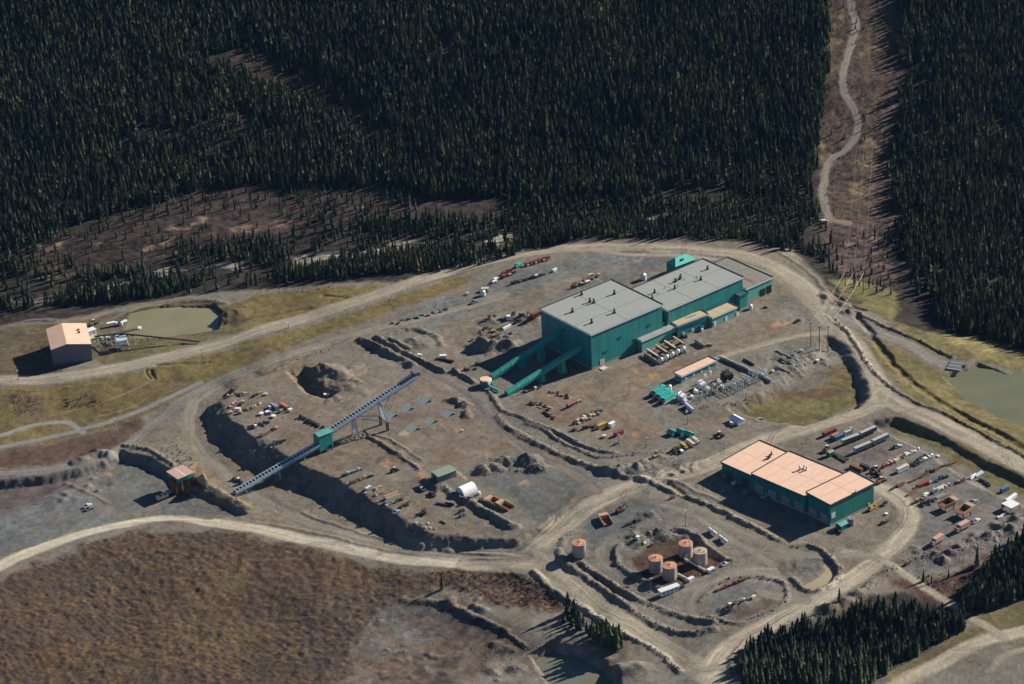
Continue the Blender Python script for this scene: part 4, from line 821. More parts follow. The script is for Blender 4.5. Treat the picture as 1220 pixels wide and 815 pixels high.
door(t, r.L/2-3.2, -r.W/2-.1, 4.6, 6, 'front', 'black', 'bay_door'); door(t, r.L/2-9.6, -r.W/2-.1, 4.6, 5.6, 'front', 'black', 'bay_door')
B().box((r.L/2-14, 0, r.h+.5), (2.4, abs(r.W)*.9, .12)).build('rust_strip', M['roof_rust'], t)
t, r = hall('low1', 'pump_annex', 'narrow grey roofed lean-to against the mill behind the row of white vessels', 'teal_light', 'roof_grey', 3, 1)
door(t, 2, -r.W/2-.1, 2.4, 2.6, 'front', 'trim_dark'); door(t, r.L/2-3, -r.W/2-.1, 3.4, 4, 'front', 'black')
B().cyl((0, 0, 0), (0, 0, 4.5), 1.5, 12).build('duct', M['teal_bright'], t, (3, r.W/2-1.5, r.h+.3)); B().box((0, 0, 1.5), (5, 3, 3)).build('air_unit', M['teal'], t, (7, r.W/2-2.5, r.h+.45))
t, r = hall('low2', 'reagent_annex', 'dark teal lean-to with stained tan roof in the middle of the three annexes', 'teal_wall', 'roof_tan', 2, 1)
x = -r.L/2
for k, w_ in enumerate((2.2, 2.2, 3.0)): door(t, x+5+k*8, -r.W/2-.1, w_, 2.8, 'front', 'trim')
B().box((2, .8, r.h+.47), (9, 1.6, .08)).build('roof_stain_mat', M['roof_old'], t)
t, r = hall('low3', 'assay_annex', 'pale green lean-to with clean tan roof and three white doors', 'teal_light', 'roof_tan', 3, 1)
for k in range(3): door(t, -r.L/2+2.2+k*10.6, -r.W/2-.1, 2.0, 3.4, 'front')
hall('tower', 'stair_tower', 'small square teal tower at the right end of the long hall', 'teal_wall', 'teal_dark', 1, 1, 'teal_dark')
r = FP['shed']; t = thing('hip_roof_shed', 'small bright teal hipped shed behind the long hall', 'shed', r.c, r.rot); L, W = r.L, abs(r.W)
B().box((0, 0, r.h/2-.5), (L, W, r.h+1)).build('wall', M['teal_wall'], t)
B().add([(-L/2-.5,-W/2-.5,r.h),(L/2+.5,-W/2-.5,r.h),(L/2+.5,W/2+.5,r.h),(-L/2-.5,W/2+.5,r.h),(-L/2+4,0,r.h+4),(L/2-4,0,r.h+4)], [[0,1,5,4],[1,2,5],[2,3,4,5],[3,0,4],[3,2,1,0]]).build('roof', M['teal_bright'], t)
B().box((0, 0, .3), (2.5, 2, .6)).build('roof_hatch', M['dark'], t, (-1, -W/4, r.h+2))

for key, nm, lab, nx, ny in [('shop1','truck_shop','lowest left section of the pink roofed maintenance shop',2,2),('shop2','machine_shop','middle and longest section of the pink roofed maintenance shop with roof vents',2,4),('shop3','wash_bay','tallest right section of the pink roofed maintenance shop with big green end wall',2,2)]:
    t, r = hall(key, nm, lab, 'teal_shop', 'roof_pink', nx, ny, 'trim_dark')
    n = {'shop1': 2, 'shop2': 4, 'shop3': 2}[key]
    for k in range(n):
        y = -abs(r.W)/2+abs(r.W)*(k+.5)/n; w_ = min(6.5, abs(r.W)/n*.62)
        d = door(t, -r.L/2-.12, y, w_, 6.2 if key != 'shop1' else 5, 'left', 'grey' if key != 'shop1' else 'trim_dark', 'roller_door')
        for q in range(1, 4): B().box((-.14, 0, q*1.5), (.1, w_-.2, .12)).build('door_rail', M['trim_dark'], d)
    if key == 'shop2':
        for a, b in [(953,560),(958,558.5),(961,560)]:
            x, y = loc_on(r, a, b, r.h+.4); vent(t, x, y, r.h+.4, 1.0, 'white')
    if key == 'shop1':
        for a, b in [(915,547),(919,542),(917,545)]:
            x, y = loc_on(r, a, b, r.h+.4); vent(t, x, y, r.h+.4, .8, 'dark')
    if key == 'shop3':
        x, y = loc_on(r, 1020, 586, r.h+.4); vent(t, x, y, r.h+.4, .6, 'white')
        B().box((-r.L/2+2.6, -abs(r.W)/2-.12, 6.5), (3.2, .2, 3.6)).build('louvre', M['trim'], t); B().box((r.L/2-4, -abs(r.W)/2-.12, 1.3), (1.3, .2, 2.6)).build('door', M['white'], t)

r = FP['pink']; t = thing('pump_house', 'pink roofed slate building alone beside the left settling pond', 'building', r.c, r.rot); L, W, h = r.L, abs(r.W), r.h; xr = -L/2+L*.40
B().prism([(-L/2,-1.5),(L/2,-1.5),(L/2,h),(xr,h+2.6),(-L/2,h)], -W/2, W/2, 'y').build('wall', M['slate_wall'], t)
for nm, x0, z0, x1, z1 in (('roof_slope', -L/2-.5, h+.0, xr, h+2.75), ('roof_slope', xr, h+2.75, L/2+.5, h+.0)):
    B().prism([(x0,z0),(x1,z1),(x1,z1+.3),(x0,z0+.3)], -W/2-.5, W/2+.5, 'y').build(nm, M['roof_pink'], t)
for k in (-1, 1): B().box((0, 0, .5), (1.6, .9, 1)).build('roof_vent', M['maroon'], t, (L*.28, 3+k*2.0, h+1.4))
B().box((0, 0, 2), (.2, 4, 4)).build('door', M['trim_dark'], t, (L/2+.1, -W*.2, 0))

r = FP['green']; t = thing('storage_shed', 'sage green metal shed beside the white fabric tent', 'shed', r.c, r.rot); L, W, h = r.L, abs(r.W), r.h
B().prism([(-W/2,-.5),(W/2,-.5),(W/2,h-.4),(0,h),(-W/2,h-.4)], -L/2, L/2).build('wall', M['slate_wall'], t)
for s in (-1, 1): B().prism([(0,h+.02),(s*(W/2+.3),h-.42),(s*(W/2+.3),h-.18),(0,h+.26)], -L/2-.3, L/2+.3).build('roof_slope', M['sage'], t)
B().box((-L/2-.06, 0, 1.6), (.12, 3.4, 3.2)).build('door', M['trim_dark'], t)
t = thing('fabric_tent', 'round white fabric tent shelter beside the sage shed', 'tent', tuple(G(556,586)), heading((551,588),(567,581))); n = 10; R_ = 4.4; L = 10.5
P_ = [(math.cos(math.pi*i/n)*R_, math.sin(math.pi*i/n)*R_*1.15) for i in range(n+1)]
for k in range(5):
    B().prism(P_+[(p[0]*.97, p[1]*.97) for p in P_[::-1]], -L/2+k*L/5+.03, -L/2+(k+1)*L/5-.03).build('fabric_panel', M['tent'], t, smooth=False)
B().prism(P_, -L/2+.3, -L/2+.4).build('end_wall', M['tent'], t); B().prism(P_, L/2-.4, L/2-.3).build('end_wall', M['tent'], t)

# drive house and long stacking conveyor
r = FP['drive']; t = thing('drive_house', 'green cubic drive house halfway along the long stacking conveyor', 'building', r.c, r.rot); L, W, h = r.L, abs(r.W), r.h
B().box((0, 0, h/2+1), (L, W, h-2)).build('wall', M['teal_wall'], t)
B().add([(-L/2-.3,-W/2-.3,h),(L/2+.3,-W/2-.3,h),(L/2+.3,W/2+.3,h),(-L/2-.3,W/2+.3,h),(-L/2-.3,0,h+1),(L/2+.3,0,h+1)], [[0,1,5,4],[2,3,4,5],[1,2,5],[3,0,4],[3,2,1,0]]).build('roof', M['teal_light'], t)
for a in (-1, 1):
    for b in (-1, 1): B().box((a*(L/2-.6), b*(W/2-.6), .6), (.7, .7, 3.2)).build('leg', M['steel'], t)
B().box((L/2-2.2, -W/2-.08, 3.2), (2.4, .16, 2.4)).build('opening', M['black'], t)

def truss(name, label, a, b, wd, ht, m='galv', nseg=20):
    """open conveyor truss from a to b (world points of the belt line)"""
    a = Vector(a); b = Vector(b); d = b-a; rz = math.atan2(d.y, d.x); t = thing(name, label, 'conveyor', a, rz); Lh = math.hypot(d.x, d.y); sl = d.z/Lh
    f = lambda x, y, z: (x, y, x*sl+z)
    B().add([f(0,-wd*.20,.05),f(Lh,-wd*.20,.05),f(Lh,wd*.20,.05),f(0,wd*.20,.05),f(0,-wd*.20,.3),f(Lh,-wd*.20,.3),f(Lh,wd*.20,.3),f(0,wd*.20,.3)], [[0,1,2,3],[4,5,6,7],[0,1,5,4],[1,2,6,5],[2,3,7,6],[3,0,4,7]]).build('belt', M['belt'], t)
    B().add([f(0,-wd*.92,0),f(Lh,-wd*.92,0),f(Lh,-wd*.72,0),f(0,-wd*.72,0),f(0,-wd*.92,.12),f(Lh,-wd*.92,.12),f(Lh,-wd*.72,.12),f(0,-wd*.72,.12)], [[0,1,2,3],[4,5,6,7],[0,1,5,4],[1,2,6,5],[2,3,7,6],[3,0,4,7]]).build('walkway', M[m], t)
    hr = B(); hr.bar(f(0,-wd*.95,1.1), f(Lh,-wd*.95,1.1), .14)
    for k in range(nseg+1): hr.bar(f(Lh*k/nseg,-wd*.95,0), f(Lh*k/nseg,-wd*.95,1.1), .12)
    hr.build('handrail', M[m], t)
    for y in (-wd/2, wd/2):
        ch = B(); ch.bar(f(0,y,.3), f(Lh,y,.3), .8, .5); ch.bar(f(0,y,-ht), f(Lh,y,-ht), .4)
        for k in range(nseg):
            x0, x1 = Lh*k/nseg, Lh*(k+1)/nseg; ch.bar(f(x0,y,0), f(x1,y,-ht) if k % 2 else f(x0,y,-ht), .22); ch.bar(f(x0 if k % 2 == 0 else x1,y,-ht), f(x1 if k % 2 == 0 else x0,y,0), .22)
        ch.build('truss_side', M[m], t)
    for k in range(nseg):
        B().bar(f(Lh*(k+.5)/nseg, -wd*.62, .40), f(Lh*(k+.5)/nseg, wd*.62, .40), .42, .3).build('roller', M['galv'], t)
    return t, (lambda s: (a+d*s))
zb = FP['drive'].c[2]
p0 = unproj(279, 586, G(279,588)[2]+1.5); p1 = unproj(378, 529, zb+6.5)
tA, fA = truss('conveyor', 'lower half of the long grey stacking conveyor crossing the road to the green drive house', p0, p1, 4.0, 2.0, nseg=26)
q0 = unproj(389, 514.5, zb+10.5); q1 = unproj(495, 446, zb+31)
tB, fB = truss('conveyor', 'upper half of the long grey stacking conveyor rising right from the drive house', q0, q1, 4.0, 2.2, nseg=30)
B().box((0, 0, .8), (4, 5.4, 2.6)).build('head_pulley', M['steel'], tB, tuple(Vector((math.hypot(q1[0]-q0[0], q1[1]-q0[1]), 0, q1[2]-q0[2]))))
def bent(name, label, top, wd, rz, foot=None, m='galv', splay=1.4, pier=None):
    x, y, z = top; g = ground(x, y); t = thing(name, label, 'support', (x, y, g), rz, 'supports of the long stacking conveyor'); H = z-g
    for s in (-1, 1):
        B().bar((0, s*wd/2*splay, -.3), (0, s*wd/2, H-1.8), .5).build('leg', M[m], t)
    k = max(1, int(H/4))
    br = B()
    for i in range(k):
        u0, u1 = (i)/k, (i+1)/k; w0 = wd/2*(splay+(1-splay)*u0); w1 = wd/2*(splay+(1-splay)*u1)
        br.bar((0, -w0, u0*(H-2)), (0, w1, u1*(H-2)), .22); br.bar((0, w0, u0*(H-2)), (0, -w1, u1*(H-2)), .22); br.bar((0, -w1, u1*(H-2)), (0, w1, u1*(H-2)), .26)
    br.build('bracing', M[m], t)
    for s in (-1, 1): B().box((0, s*wd/2*splay, .1), (1.6, 1.6, .8)).build('footing', M['concrete'], t)
    return t
rzA = math.atan2(*(np.array(p1)-np.array(p0))[[1, 0]]); rzB = math.atan2(*(np.array(q1)-np.array(q0))[[1, 0]])
for s, lab in ((.12,'short'),(.52,'braced roadside'),(.82,'slim upper')): bent('conveyor_bent', lab+' steel bent under the lower half of the long conveyor', fA(s), 5.0, rzA, splay=1.2)
bent('conveyor_bent', 'lattice steel bent just right of the green drive house under the conveyor', fB(.30), 5.2, rzB, splay=1.5)
xt, yt, zt = fB(.62); g = ground(xt, yt); t = thing('conveyor_tower', 'tall lattice tower on two brown concrete piers under the upper conveyor', 'support', (xt, yt, g), rzB); H = zt-g
for s in (-1, 1):
    B().box((0, s*4.6, 3), (1.5, 1.7, 7)).build('pier', M['concrete_rust'], t)
    B().bar((0, s*4.6, 6.4), (-2.5, s*2.6, H-2.6), .55).build('leg', M['galv'], t); B().bar((0, s*4.6, 6.4), (10.5, s*2.6, H+1.8), .5).build('strut', M['galv'], t)
    B().bar((0, s*4.6, 6.4), (-17, s*2.6, H-10.5), .5).build('strut', M['galv'], t)
br = B()
for k in range(5):
    u0, u1 = k/5, (k+1)/5; z0, z1 = 6.4+(H-9)*u0, 6.4+(H-9)*u1; w0, w1 = 4.6-2*u0, 4.6-2*u1; br.bar((-2.5*u0,-w0,z0), (-2.5*u1,w1,z1), .28); br.bar((-2.5*u0,w0,z0), (-2.5*u1,-w1,z1), .28); br.bar((-2.5*u1,-w1,z1), (-2.5*u1,w1,z1), .28)
br.bar((0,-4.6,6.6),(0,4.6,6.6),.5); br.build('bracing', M['galv'], t)

# teal conveyor galleries up to the mill
def gallery(label, lo, hi, zl, zh, w_=4.2, h_=3.4):
    a = Vector(unproj(*lo, zl)); b = Vector(unproj(*hi, zh)); d = b-a; rz = math.atan2(d.y, d.x); Lh = math.hypot(d.x, d.y); sl = d.z/Lh; t = thing('conveyor_gallery', label, 'conveyor', a, rz)
    n = 7; 
    for k in range(n):
        x0, x1 = Lh*k/n+.04, Lh*(k+1)/n-.04; pr = [(-w_/2,-h_*.4),(w_/2,-h_*.4),(w_/2,h_*.25),(w_*.28,h_*.6),(-w_*.28,h_*.6),(-w_/2,h_*.25)]
        v = [(x, p[0], p[1]+x*sl) for x in (x0, x1) for p in pr]; B().add(v, [[i,(i+1) % 6,6+(i+1) % 6,6+i] for i in range(6)]+[[5,4,3,2,1,0],[6,7,8,9,10,11]]).build('gallery_section', M['teal'], t)
    for k in range(1, n): x = Lh*k/n; B().add([(x+dx, p[0]*1.05, p[1]*1.05+x*sl) for dx in (-.2, .2) for p in pr], [[i,(i+1) % 6,6+(i+1) % 6,6+i] for i in range(6)]).build('joint_band', M['teal_light'], t)
    for s, wl in ((.72, 5.0), (.45, 3.0)):
        x = Lh*s; g = ground(a.x+d.x*s, a.y+d.y*s)-a.z; top_ = x*sl-h_*.4
        B().add([(x-1.2,-w_/2,top_),(x+1.2,-w_/2,top_),(x+1.2,w_/2,top_),(x-1.2,w_/2,top_),(x-1.2-wl*.25,-w_/2-.6,g-.5),(x+1.2+wl*.25,-w_/2-.6,g-.5),(x+1.2+wl*.25,w_/2+.6,g-.5),(x-1.2-wl*.25,w_/2+.6,g-.5)], [[0,1,2,3],[7,6,5,4],[0,4,5,1],[1,5,6,2],[2,6,7,3],[3,7,4,0]]).build('support_leg', M['teal'], t)
    return t
gallery('upper left teal conveyor gallery running from the hexagonal hopper house into the mill', (585,450), (667,396), FP['mill'].c[2]+1.2, FP['mill'].c[2]+15.5)
gallery('lower right teal conveyor gallery rising from the ground into the mill', (603,469.5), (694,412), FP['mill'].c[2]+1.0, FP['mill'].c[2]+13.5)
c = G(578.5, 459); t = thing('hopper_house', 'low hexagonal hopper house with pinkish white roof at the foot of the gallery', 'building', tuple(c), .35); n = 8
for nm, z0, z1, r0, r1, m in (('wall', -.5, 4.2, 3.9, 3.9, 'slate_wall'), ('roof', 4.2, 4.9, 4.5, 3.8, 'roof_pink')): B().cyl((0,0,z0), (0,0,z1), r0, n, r1).build(nm, M[m], t)
B().box((2.5, -3.6, 1.4), (1.4, .3, 2.6)).build('door', M['trim_dark'], t)
t = thing('duct_pipe', 'short bent bright teal duct between the hopper house and lower gallery', 'pipe', tuple(G(583,462)), 0); g0 = G(583,462); zz = g0[2]
pp = [unproj(585,454,zz+3.2), unproj(581.5,458,zz+2.8), unproj(584.5,461.5,zz+1.6), unproj(594.5,466,zz+1.0)]
for k in range(3): B().cyl(tuple(pp[k]-g0), tuple(pp[k+1]-g0), .9, 8).build('pipe_section', M['teal_bright'], t)

# crusher
c = G(222, 584); t = thing('crusher_building', 'primary crusher building with pinkish striped roof over a dark truck bay', 'building', tuple(c), FP['mill'].rot); 
B().box((0, 4, 4), (15, 6, 9)).build('retaining_wall', M['brown'], t); B().box((0, 5, 9.2), (11.5, 11, 3.2)).build('wall', M['teal'], t)
for k in range(3): B().box(((-3.4, 0, 3.4)[k], 5, 11.1), ((5.9, .7, 5.9)[k], 13.5, .4)).build('roof_panel', M['pink' if k != 1 else 'trim'], t)
for k in range(4): B().box((-6.6+k*4.4, .6, 4), (.7, .7, 8)).build('column', M['yellow' if k == 1 else 'rust'], t)
B().box((8.2, .8, 3), (1.6, 1, 6)).build('side_wall', M['rust'], t)
c = G(241, 576); t = thing('wing_wall', 'pale triangular concrete wing wall right of the crusher building', 'wall', tuple(c), FP['mill'].rot)
B().prism([(-6,-.5),(6,-.5),(6,1.5),(-2.5,8.5),(-3.4,8.5),(-6,5)], -.6, .6, 'x').build('wall_face', M['sandstone'], t)
c = G(196, 594); t = thing('portable_crusher', 'pale screening machine parked below the left of the crusher building', 'machine', tuple(c), heading((189,596),(208,588)))
B().box((0,0,.9),(12,3,.6)).build('chassis', M['chassis'], t); B().box((-1.5,0,2.2),(8,2.8,2)).build('body', M['cream'], t); B().box((3.5,0,3.6),(3,2.6,1.6)).build('engine', M['grey'], t)
for k in range(5): B().box((-4.5+k*1.7,0,3.4),(.9,2.4,.7)).build('screen_deck', M['timber' if k % 2 else 'white'], t)
for k in (-3,-1,2): B().cyl((k,-1.6,.5),(k,1.6,.5),.5,8).build('wheel', M['rubber'], t)

# fuel tanks
for lab, top, base, R_, h_ in [('single rusty roofed tank standing apart at the left of the tank farm',(690.4,646.8),(690.4,660.6),4.15,8.3),('leftmost of the four grouped rusty roofed fuel tanks',(781.4,665.2),(781.4,679.4),4.2,8.5),('nearest front tank of the four grouped fuel tanks',(797.9,674),(797.9,688),4.2,8.4),('rearmost and reddest roofed tank of the four grouped fuel tanks',(817.2,647.3),(817.2,661.8),4.2,8.6),('rightmost palest roofed tank of the four grouped fuel tanks',(834.4,656.6),(834.4,670.4),4.15,8.3)]:
    c = G(*base); t = thing('fuel_tank', lab, 'tank', tuple(c), .3*len(lab)); n = 28
    for k in range(4): B().cyl((0,0,-.3 if k == 0 else h_*k/4+.02),(0,0,h_*(k+1)/4-.02),R_-.02*(k % 2),n,None,k == 3).build('shell_ring', M['tank_side'], t, smooth=False)
    B().cyl((0,0,h_+.0),(0,0,h_+.45),R_+.12,n,.3).build('roof', M['tank_top'] if 'palest' not in lab else M['roof_tan'], t)
    B().cyl((0,0,h_+.35),(0,0,h_+1.0),.45,8).build('roof_hatch', M['rust'], t); B().cyl((2.2,.8,h_+.1),(2.2,.8,h_+.9),.25,6).build('vent_pipe', M['rust'], t)
    ld = B()
    for k in range(10): a = 4+.12*k; ld.box((math.cos(a)*(R_+.4), math.sin(a)*(R_+.4), .6+h_*.92*k/9),(.9,.9,.14),a)
    ld.build('spiral_stair', M['steel'], t)
    rl = B()
    for k in range(16): a0, a1 = 2*math.pi*k/16, 2*math.pi*(k+1)/16; rl.bar((math.cos(a0)*R_*.97,math.sin(a0)*R_*.97,h_+1),(math.cos(a1)*R_*.97,math.sin(a1)*R_*.97,h_+1),.08)
    rl.build('guard_rail', M['steel'], t)
def pipe(label, pts, z, r_, m, name='pipe'):
    P = [Vector(G(*p))+Vector((0,0,z)) for p in pts]; t = thing(name, label, 'pipe', P[0])
    for k in range(len(P)-1): B().cyl(P[k]-P[0], P[k+1]-P[0], r_, 8).build('pipe_section', M[m], t)
    for p in P: B().box(p-P[0]-Vector((0,0,z/2)), (.5,.5,z+.6)).build('pipe_support', M['concrete'], t)
    return t
pipe('white pipe leading from the two right tanks to their pump', [(815,667),(828,674.5),(841,681.5)], 1.0, .55, 'white'); pipe('white pipe leading from the two left tanks to their pump', [(807,685),(814,688.8),(820,692)], 1.0, .55, 'white')
# ------------------------------------------------------------------ vehicles and equipment (prototypes)
HOLD = []
def proto(fn):
    cache = {}
    def get(*a):
        first = a not in cache
        if first: cache[a] = fn(*a); return cache[a]
        return copy_tree(cache[a])
    return get
m_('roof_pale', (.36,.38,.39), .5, .1, .8); m_('slate_side', (.10,.115,.125), .5, .12, .8)
def wheels(t, xs, y, r, w_=.35):
    me = None
    for x in xs:
        for s in (-1, 1):
            o = B().cyl((0,-w_/2,0),(0,w_/2,0),r,10).build('wheel', M['rubber'], t, (x, s*y, r))
            B().cyl((0,-w_/2-.02,0),(0,w_/2+.02,0),r*.5,8).build('rim', M['grey'], o)
@proto
def pickup():
    t = thing('pickup_truck', None, 'pickup truck'); 
    B().box((0,0,.85),(5.4,1.95,.6)).build('body', M['white'], t); B().prism([(-.5,1.1),(1.6,1.1),(1.0,1.85),(-.3,1.85)], -.9, .9, 'y').build('cab', M['white'], t)
    B().prism([(-.55,1.16),(-.46,1.16),(-.30,1.75),(-.39,1.75)],-.8,.8,'y').build('rear_window', M['glass'], t); B().prism([(1.57,1.18),(1.68,1.18),(1.12,1.78),(1.02,1.78)],-.8,.8,'y').build('windscreen', M['glass'], t)
    B().box((-1.65,0,1.17),(1.8,1.5,.06)).build('bed', M['dark'], t); wheels(t, (-1.7,1.75), .9, .42); return t
@proto
def box_truck():
    t = thing('box_truck', None, 'truck'); B().box((-1,0,2.3),(6.4,2.5,2.5)).build('cargo_box', M['white'], t); B().box((3.3,0,1.7),(1.9,2.3,2.0)).build('cab', M['white'], t); B().box((4.26,0,2.2),(.1,2.0,.8)).build('windscreen', M['glass'], t)
    B().box((0,0,.8),(8,1.2,.4)).build('chassis', M['chassis'], t); wheels(t, (-2.8,-1.6,3.1), 1.05, .52); return t
@proto
def trailer():
    t = thing('semi_trailer', None, 'trailer'); B().box((0,0,2.6),(13.4,2.6,2.7)).build('cargo_box', M['slate_side'], t); B().box((0,0,4.0),(13.3,2.5,.1)).build('roof', M['roof_pale'], t); B().box((-.5,0,1.05),(12,1.1,.4)).build('chassis', M['chassis'], t)
    wheels(t, (-5.4,-4.1), 1.05, .55); B().box((4,0,.55),(.3,1.8,1.1)).build('landing_gear', M['steel'], t); B().box((-6.75,0,2.5),(.12,2.4,2.4)).build('rear_door', M['trim'], t); return t
@proto
def container(L=6.1):
    t = thing('shipping_container', None, 'container'); b = B(); n = int(L/.55)
    pr = []
    for i in range(n): x = -L/2+L*i/n; pr += [(x,-1.22+(.09 if i % 2 else 0)),(x+L/n*.8,-1.22+(.09 if i % 2 else 0))]
    pts = pr+[(p[0],-p[1]) for p in pr[::-1]]; m = len(pts); v = [(p[0],p[1],z) for z in (.1,2.6) for p in pts]
    b.add(v, [[i,(i+1) % m,m+(i+1) % m,m+i] for i in range(m)]+[list(range(m-1,-1,-1)), list(range(m,2*m))]); b.build('body', M['red'], t)
    for s in (-1,1): B().box((L/2+.05,s*.6,1.35),(.1,1.1,2.3)).build('door', M['red'], t)
    for x in (-L/2+.1,L/2-.1):
        for y in (-1.18,1.18): B().box((x,y,1.33),(.2,.2,2.66)).build('corner_post', M['dark'], t)
    return t
@proto
def loader():
    t = thing('wheel_loader', None, 'loader'); B().box((-1.4,0,1.9),(3.6,2.2,1.4)).build('engine_hood', M['yellow'], t); B().box((.6,0,2.9),(1.7,1.8,1.9)).build('cab', M['dark'], t); B().box((.6,0,3.9),(1.9,2,.15)).build('cab_roof', M['cream'], t)
    for s in (-1,1): B().bar((1.2,s*.7,1.8),(3.6,s*.7,1.0),.35).build('lift_arm', M['yellow'], t)
    B().prism([(3.4,.2),(4.6,.2),(4.9,.5),(3.6,1.6)],-1.5,1.5,'y').build('bucket', M['steel'], t); wheels(t,(-2.0,1.9),1.15,.85,.7); return t
@proto
def excavator():
    t = thing('excavator', None, 'excavator')
    for s in (-1,1): B().prism([(-2.2,.1),(2.2,.1),(2.6,.5),(2.2,1.0),(-2.2,1.0),(-2.6,.5)], s*1.3-.35, s*1.3+.35,'y').build('track', M['rubber'], t)
    B().box((-.5,0,1.9),(3.6,2.6,1.3)).build('house', M['yellow'], t); B().box((.9,.8,2.9),(1.5,1.1,1.6)).build('cab', M['dark'], t)
    B().bar((1.2,-.4,2.2),(4.6,-.4,4.8),.55).build('boom', M['yellow'], t); B().bar((4.6,-.4,4.8),(6.4,-.4,2.2),.42).build('stick', M['yellow'], t); B().prism([(5.9,1.2),(6.9,1.2),(6.8,2.3),(6.1,2.3)],-1,.2,'y').build('bucket', M['steel'], t); return t
@proto
def tanker():
    t = thing('tank_trailer', None, 'trailer'); B().cyl((-4.2,0,2.2),(4.2,0,2.2),1.15,14).build('vessel', M['white'], t)
    for s in (-1,1): B().cyl((s*4.2,0,2.2),(s*4.7,0,2.2),1.15,14,.5).build('end_cap', M['white'], t)
    B().box((0,0,.95),(8.5,1,.4)).build('chassis', M['chassis'], t); wheels(t,(-3.2,-2.0),1.0,.5); B().cyl((.5,0,3.3),(.5,0,3.6),.4,8).build('hatch', M['grey'], t); return t
@proto
def rv():
    t = thing('camper_bus', None, 'bus'); B().box((0,0,1.9),(9.5,2.5,2.5)).build('body', M['white'], t); B().box((0,0,3.2),(9.3,2.3,.15)).build('roof', M['cream'], t)
    for k in range(5): 
        for s in (-1,1): B().box((-3.4+k*1.6,s*1.26,2.3),(1.0,.06,.8)).build('window', M['glass'], t)
    B().box((4.77,0,2.2),(.06,2.1,1.1)).build('windscreen', M['glass'], t); wheels(t,(-2.8,3.2),1.05,.5); return t
@proto
def dumpbody():
    t = thing('dump_body', None, 'truck bed'); L, W, H = 8.4, 6.2, 2.6
    B().box((0,0,.25),(L,W,.3)).build('floor', M['rust'], t)
    for s in (-1,1): B().prism([(-L/2,.4),(L/2,.4),(L/2+.3,H),(-L/2,H*.75)], s*W/2-.15, s*W/2+.15,'y').build('side_wall', M['rust_light'], t)
    B().box((L/2-.1,0,1.5),(.3,W-.32,2.6)).build('front_wall', M['rust_light'], t); B().box((L/2+1.5,0,H+.1),(3.2,W,.22)).build('canopy', M['rust_light'], t)
    for s in (-1,1): B().bar((-L/2,s*W/2,H*.78),(L/2,s*W/2,H+.1),.34).build('top_rail', M['yellow'], t)
    return t
@proto
def crane():
    t = thing('mobile_crane', None, 'crane'); B().box((0,0,1.3),(8,2.6,.9)).build('chassis', M['yellow'], t); B().box((-1.4,0,2.5),(3,2.4,1.5)).build('house', M['yellow'], t); B().box((3.2,0,2.3),(1.5,2.4,1.3)).build('cab', M['yellow'], t); B().box((3.98,0,2.5),(.06,2.1,.7)).build('windscreen', M['glass'], t)
    B().bar((-2.2,0,3.4),(8.2,0,4.6),.9).build('boom', M['yellow'], t); B().bar((6,0,4.3),(11,0,5.0),.55).build('boom_tip', M['cream'], t); wheels(t,(-3,-1.6,1.6,3),1.15,.62); return t
@proto
def tractor():
    t = thing('tractor', None, 'tractor'); B().box((1,0,1.3),(2.2,1,1.0)).build('hood', M['green'], t); B().box((-.6,0,2.0),(1.5,1.5,1.8)).build('cab', M['green'], t); B().box((-.6,0,2.2),(1.56,1.54,.9)).build('window', M['glass'], t); wheels(t,(-.9,),1.0,.85,.5); wheels(t,(1.7,),.8,.5,.35); return t
m_('sunlit_teal', (.52,.60,.54), .6, .1, .5)  # hut roof teal with the sunlight painted into the colour
@proto
def huts():
    t = thing('vent_hut', None, 'hut'); L, W, H = 6.2, 7.4, 1.9
    B().prism([(-W/2,-.3),(W/2,-.3),(-1.4,H-.2)], -L/2, L/2).build('end_wall', M['teal_dark'], t)  # ridge set off centre so more of the lit slope shows
    B().prism([(-W/2-.2,-.2),(-1.43,H),(-1.43,H+.18),(-W/2-.2,.02)], -L/2-.2, L/2+.2).build('roof_slope', M['teal_dark'], t); B().prism([(W/2+.2,-.2),(-1.37,H),(-1.37,H+.18),(W/2+.2,.02)], -L/2-.2, L/2+.2).build('roof_slope', M['sunlit_teal'], t)  # sun and shade painted in: shaded slope dark, sun-facing slope pale
    return t
# laydown goods
@proto
def pipes(n, L):
    t = thing('pipe_stack', None, 'pipes'); k = 0; r_ = .34
    for row in range(3):
        for i in range(n-row):
            if k >= 7: break
            y = (i-(n-row-1)/2)*.72; B().cyl((-L/2+rnd.uniform(-.4,.4),y,r_+.2+row*.62),(L/2+rnd.uniform(-.4,.4),y,r_+.2+row*.62),r_,8).build('pipe', M['grey'], t); k += 1
    for x in (-L*.3,L*.3): B().box((x,0,.1),(.25,n*.8,.2)).build('bearer', M['timber'], t)
    return t
@proto
def beams(v):
    t = thing('beam_stack', None, 'beams'); L = 7+v
    for i in range(5):
        y = (i % 3-1)*.62+rnd.uniform(-.1,.1); z = .35+.5*(i//3); o = B(); l = L*rnd.uniform(.7,1); o.box((0,y,z+.2),(l,.42,.1)); o.box((0,y,z-.2),(l,.42,.1)); o.box((0,y,z),(l,.1,.32)); o.build('beam', M['rust'], t)
    for x in (-2,2): B().box((x,0,.07),(.25,2.2,.14)).build('bearer', M['timber'], t)
    return t
